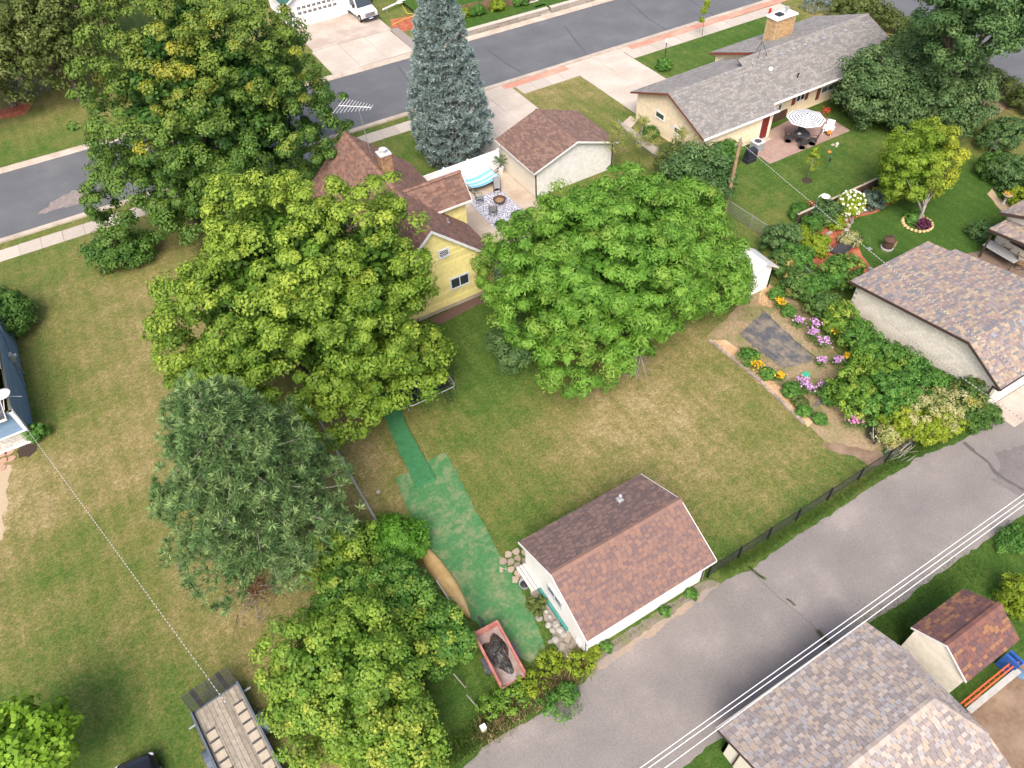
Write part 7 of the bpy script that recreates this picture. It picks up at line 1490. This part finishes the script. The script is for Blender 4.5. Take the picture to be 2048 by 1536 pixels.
# ================================================================== lower right clutter
od = thing('orange_ladder', 'orange fibreglass ladder lying beside the garden shed', 'ladder', (22,.1,0)); ORA = M('ladder_orange', (.65,.13,.05))
for s in (0,.3): part('rail', ORA, od, lambda b: b.bar((20.6,-.05-s*.5,.75+s*.3),(24.2,-.05-s*.5,.75+s*.3),.035,None,n=6))
for i in range(11): part('rung', ORA, od, lambda b: b.bar((20.75+.32*i,-.05,.75),(20.75+.32*i,-.2,.84),.018,None,n=5))
pln = thing('grey_ramp', 'grey plank walkway with posts beside the orange ladder', 'ramp', (22.3,-.35,0)); part('deck', M('grey_board', (.42,.41,.38), (.34,.33,.31), 5, .9), pln, lambda b: b.box((20.7,-.55,.6),(24.0,-.3,.65)))
for i in range(6): part('post', M('grey_board', (.42,.41,.38)), pln, lambda b: b.box((20.9+.6*i,-.54,0),(21.0+.6*i,-.45,.6)))
bl = thing('blue_playset', 'blue plastic ride-on toy standing behind the garden shed', 'toy', G(2010,1335)); BLP = M('blue_plastic', (.03,.1,.35), (.02,.07,.25), 6, .4); MB().box((-.25,-.3,0),(-.12,.35,1.1)).build('side_panel', BLP, bl); MB().box((.1,-.3,0),(.22,.35,1.0)).build('side_panel', BLP, bl); MB().box((-.12,-.2,.5),(.1,.3,.56)).build('shelf', M('light_blue', (.3,.42,.55)), bl); MB().lathe([(.22,0),(.24,.06),(.1,.1)], None, 14, (.3,-.55,0)).build('seat_pad', M('slate_blue', (.12,.2,.3)), bl)
leafy('yellow_shrub', 'bright yellow-green shrub at the right edge by the garden shed', G(2042,1215), tuple(G(2042,1195,.7)[:2])+(.75,), (.9,.8,.75), LIMEG, 40, .3, 110, .1, .6, -.5, .12, 220, None, .04, .4, 4, cat='shrub', cname='foliage')
leafy('low_bush', 'small dark bush on the lawn right of the alley', G(2030,1085), tuple(G(2030,1078,.3)[:2])+(.3,), (.9,.6,.35), MIDG, 22, .28, 90, .1, .6, -.4, .1, 221, None, .03, .2, 2, cat='bush', cname='foliage')
br = thing('brush_pile', 'heap of dry brown branches below the pine tree', 'brush pile', G(510,1195)); 
for k_ in range(70):
    a_ = G(500+random.gauss(0,22), 1195+random.gauss(0,26), random.uniform(.05,.5)); d = Vector((random.gauss(0,.5),random.gauss(-.3,.5),random.gauss(-.02,.12))); part('branch', [GBARK,PBARK,BARK][k_ % 3], br, lambda b: b.tube([a_, a_+d*.5+Vector((0,0,.05)), a_+d], [.022,.015,.006], None, 4))
L = Leaves(); P = np.array([tuple(G(505+random.gauss(0,20), 1172+random.gauss(0,14), random.uniform(.05,.6))) for _ in range(500)]); L.put(P, rdir(500), .14, .5); L.build('dry_leaves', leafmat('dead_leaf', (.13,.06,.03), (.2,.1,.05), (.28,.17,.1), None, .2), br)['kind'] = 'stuff'
rk_ = boulder(757, 985, .13, 'white_stone', 'single pale stone on the dry lawn by the turf', None, .7, 2)
# stepping stones by the blue house
for u, v in ((6,908),(20,905),(8,922),(22,918),(4,936)):
    c = G(u, v); ob = MB().prism([(.28*math.cos(t)*random.uniform(.8,1.1), .24*math.sin(t)*random.uniform(.8,1.1)) for t in np.arange(0,6.28,.9)], 0, .05).build('stepping_stone', M('pink_flag', (.42,.27,.19), (.34,.22,.16), 7, .9)); ob.location = c; tag(ob, 'pinkish stepping stone beside the blue house', 'stepping stone', 'stepping stones by the blue house')
# ================================================================== weeds and rough grass
def tufts(name, label, pts, n, size, mat, spread=.12, asp=.09, h=.5):
    L = Leaves(); P0 = np.array([tuple(q) for q in pts]); i = rng.integers(0, len(P0)-1, n); t = rng.random(n)
    P = P0[i]*(1-t[:,None])+P0[i+1]*t[:,None]; P[:,:2] += rng.normal(size=(n,2))*spread; S = size*(.5+rng.random(n))
    T = unit(rng.normal(size=(n,3))*np.array([.45,.45,.1])+np.array([0,0,1.])); P[:,2] = S*.42; L.put(P, unit(np.cross(T, rdir(n))), S, asp, .02, None, None, T)
    return tag(L.build(name, mat), label, 'grass', kind='stuff')
GRASS = leafmat('grass_blade', (.045,.1,.015), (.08,.15,.025), (.15,.21,.05), None, .3); STRAW = leafmat('straw_blade', (.16,.14,.05), (.27,.22,.1), (.38,.31,.17), None, .3)
ptsP = lambda s: [G(*map(float, q.split(','))) for q in s.split()]
tufts('garden_straw', 'loose straw and grass scattered over the flower garden', ptsP('1480,640 1520,600 1560,600 1620,640 1680,700 1660,760 1620,800 1560,760 1500,700'), 7000, .13, STRAW, .7)
tufts('garden_weeds', 'patchy green weeds between the garden flowers', ptsP('1540,605 1600,630 1650,680 1690,740 1660,800'), 4000, .13, GRASS, .5)
ver = ptsP('1440,1140 1500,1115 1560,1073 1640,1022 1720,968 1800,920 1880,878 1950,835')
tufts('rough_grass', 'rough green grass on the verge between fence and alley', ver, 14000, .15, GRASS, .2)
tufts('rough_grass', 'tall straw-coloured grass at the alley corner by the dump trailer', ptsP('960,1470 1040,1412 1110,1362 1170,1322'), 5200, .32, STRAW, .3)
tufts('rough_grass', 'green weeds at the alley corner below the vine shrubs', ptsP('890,1520 950,1470 1030,1410 1090,1360'), 5000, .25, GRASS, .3)
tufts('rough_grass', 'grass growing along the foot of the white garage', ptsP('1205,1303 1265,1266 1335,1219 1405,1174'), 500, .13, GRASS, .08)
tufts('rough_grass', 'long grass around the lower right shed', ptsP('1750,1240 1800,1280 1830,1320 1790,1240 1880,1170 1960,1120'), 9000, .14, GRASS, .5)
tufts('crack_weeds', 'weeds growing in the alley crack', ptsP('1498,1135 1515,1150 1530,1160'), 300, .14, GRASS, .03); tufts('crack_weeds', 'yellow weeds in the alley crack by the garage roof', ptsP('1635,1262 1645,1275 1658,1288'), 500, .14, STRAW, .05); tufts('crack_weeds', 'small green weeds in the middle of the alley', ptsP('1572,1198 1582,1204 1590,1212'), 160, .1, GRASS, .03)
for i, (u, v, r, lb, mt_) in enumerate([(1212,1296,.2,'bright weed clump at the white garage corner',MIDG),(1330,1226,.2,'weed clump midway along the garage wall',MIDG),(1382,1192,.22,'weed clump at the far end of the garage wall',MIDG),(1115,1412,.55,'dark leafy weed at the alley edge',MIDG),(1135,1390,.4,'leafy burdock at the alley corner',MIDG),(1160,1330,.5,'yellow-green vine on the old fence line by the garage',LIMEG),(1100,1330,.45,'yellow-green vine tip behind the dump trailer',LIMEG),(1060,1370,.5,'green vine at the tail of the dump trailer',LIMEG),(1020,1400,.55,'green vine on the old fence line below the trailer',VINE),(985,1415,.5,'leafy vine at the alley corner',VINE),(1186,1308,.3,'small leafy vine climbing the garage downspout',LIMEG),(1075,1215,.35,'small olive bush beside the garage bench',OLIVE)]):
    leafy('weed_clump', lb, G(u, v), tuple(G(u, v-4, r*.6)[:2])+(r*.6,), (r*1.1,r,r*.7), mt_, 14, r*.5, 50, .11, .6, -.4, .2, 230+i, None, .015, .15, 2, cat='plant', cname='foliage', inner=.2)
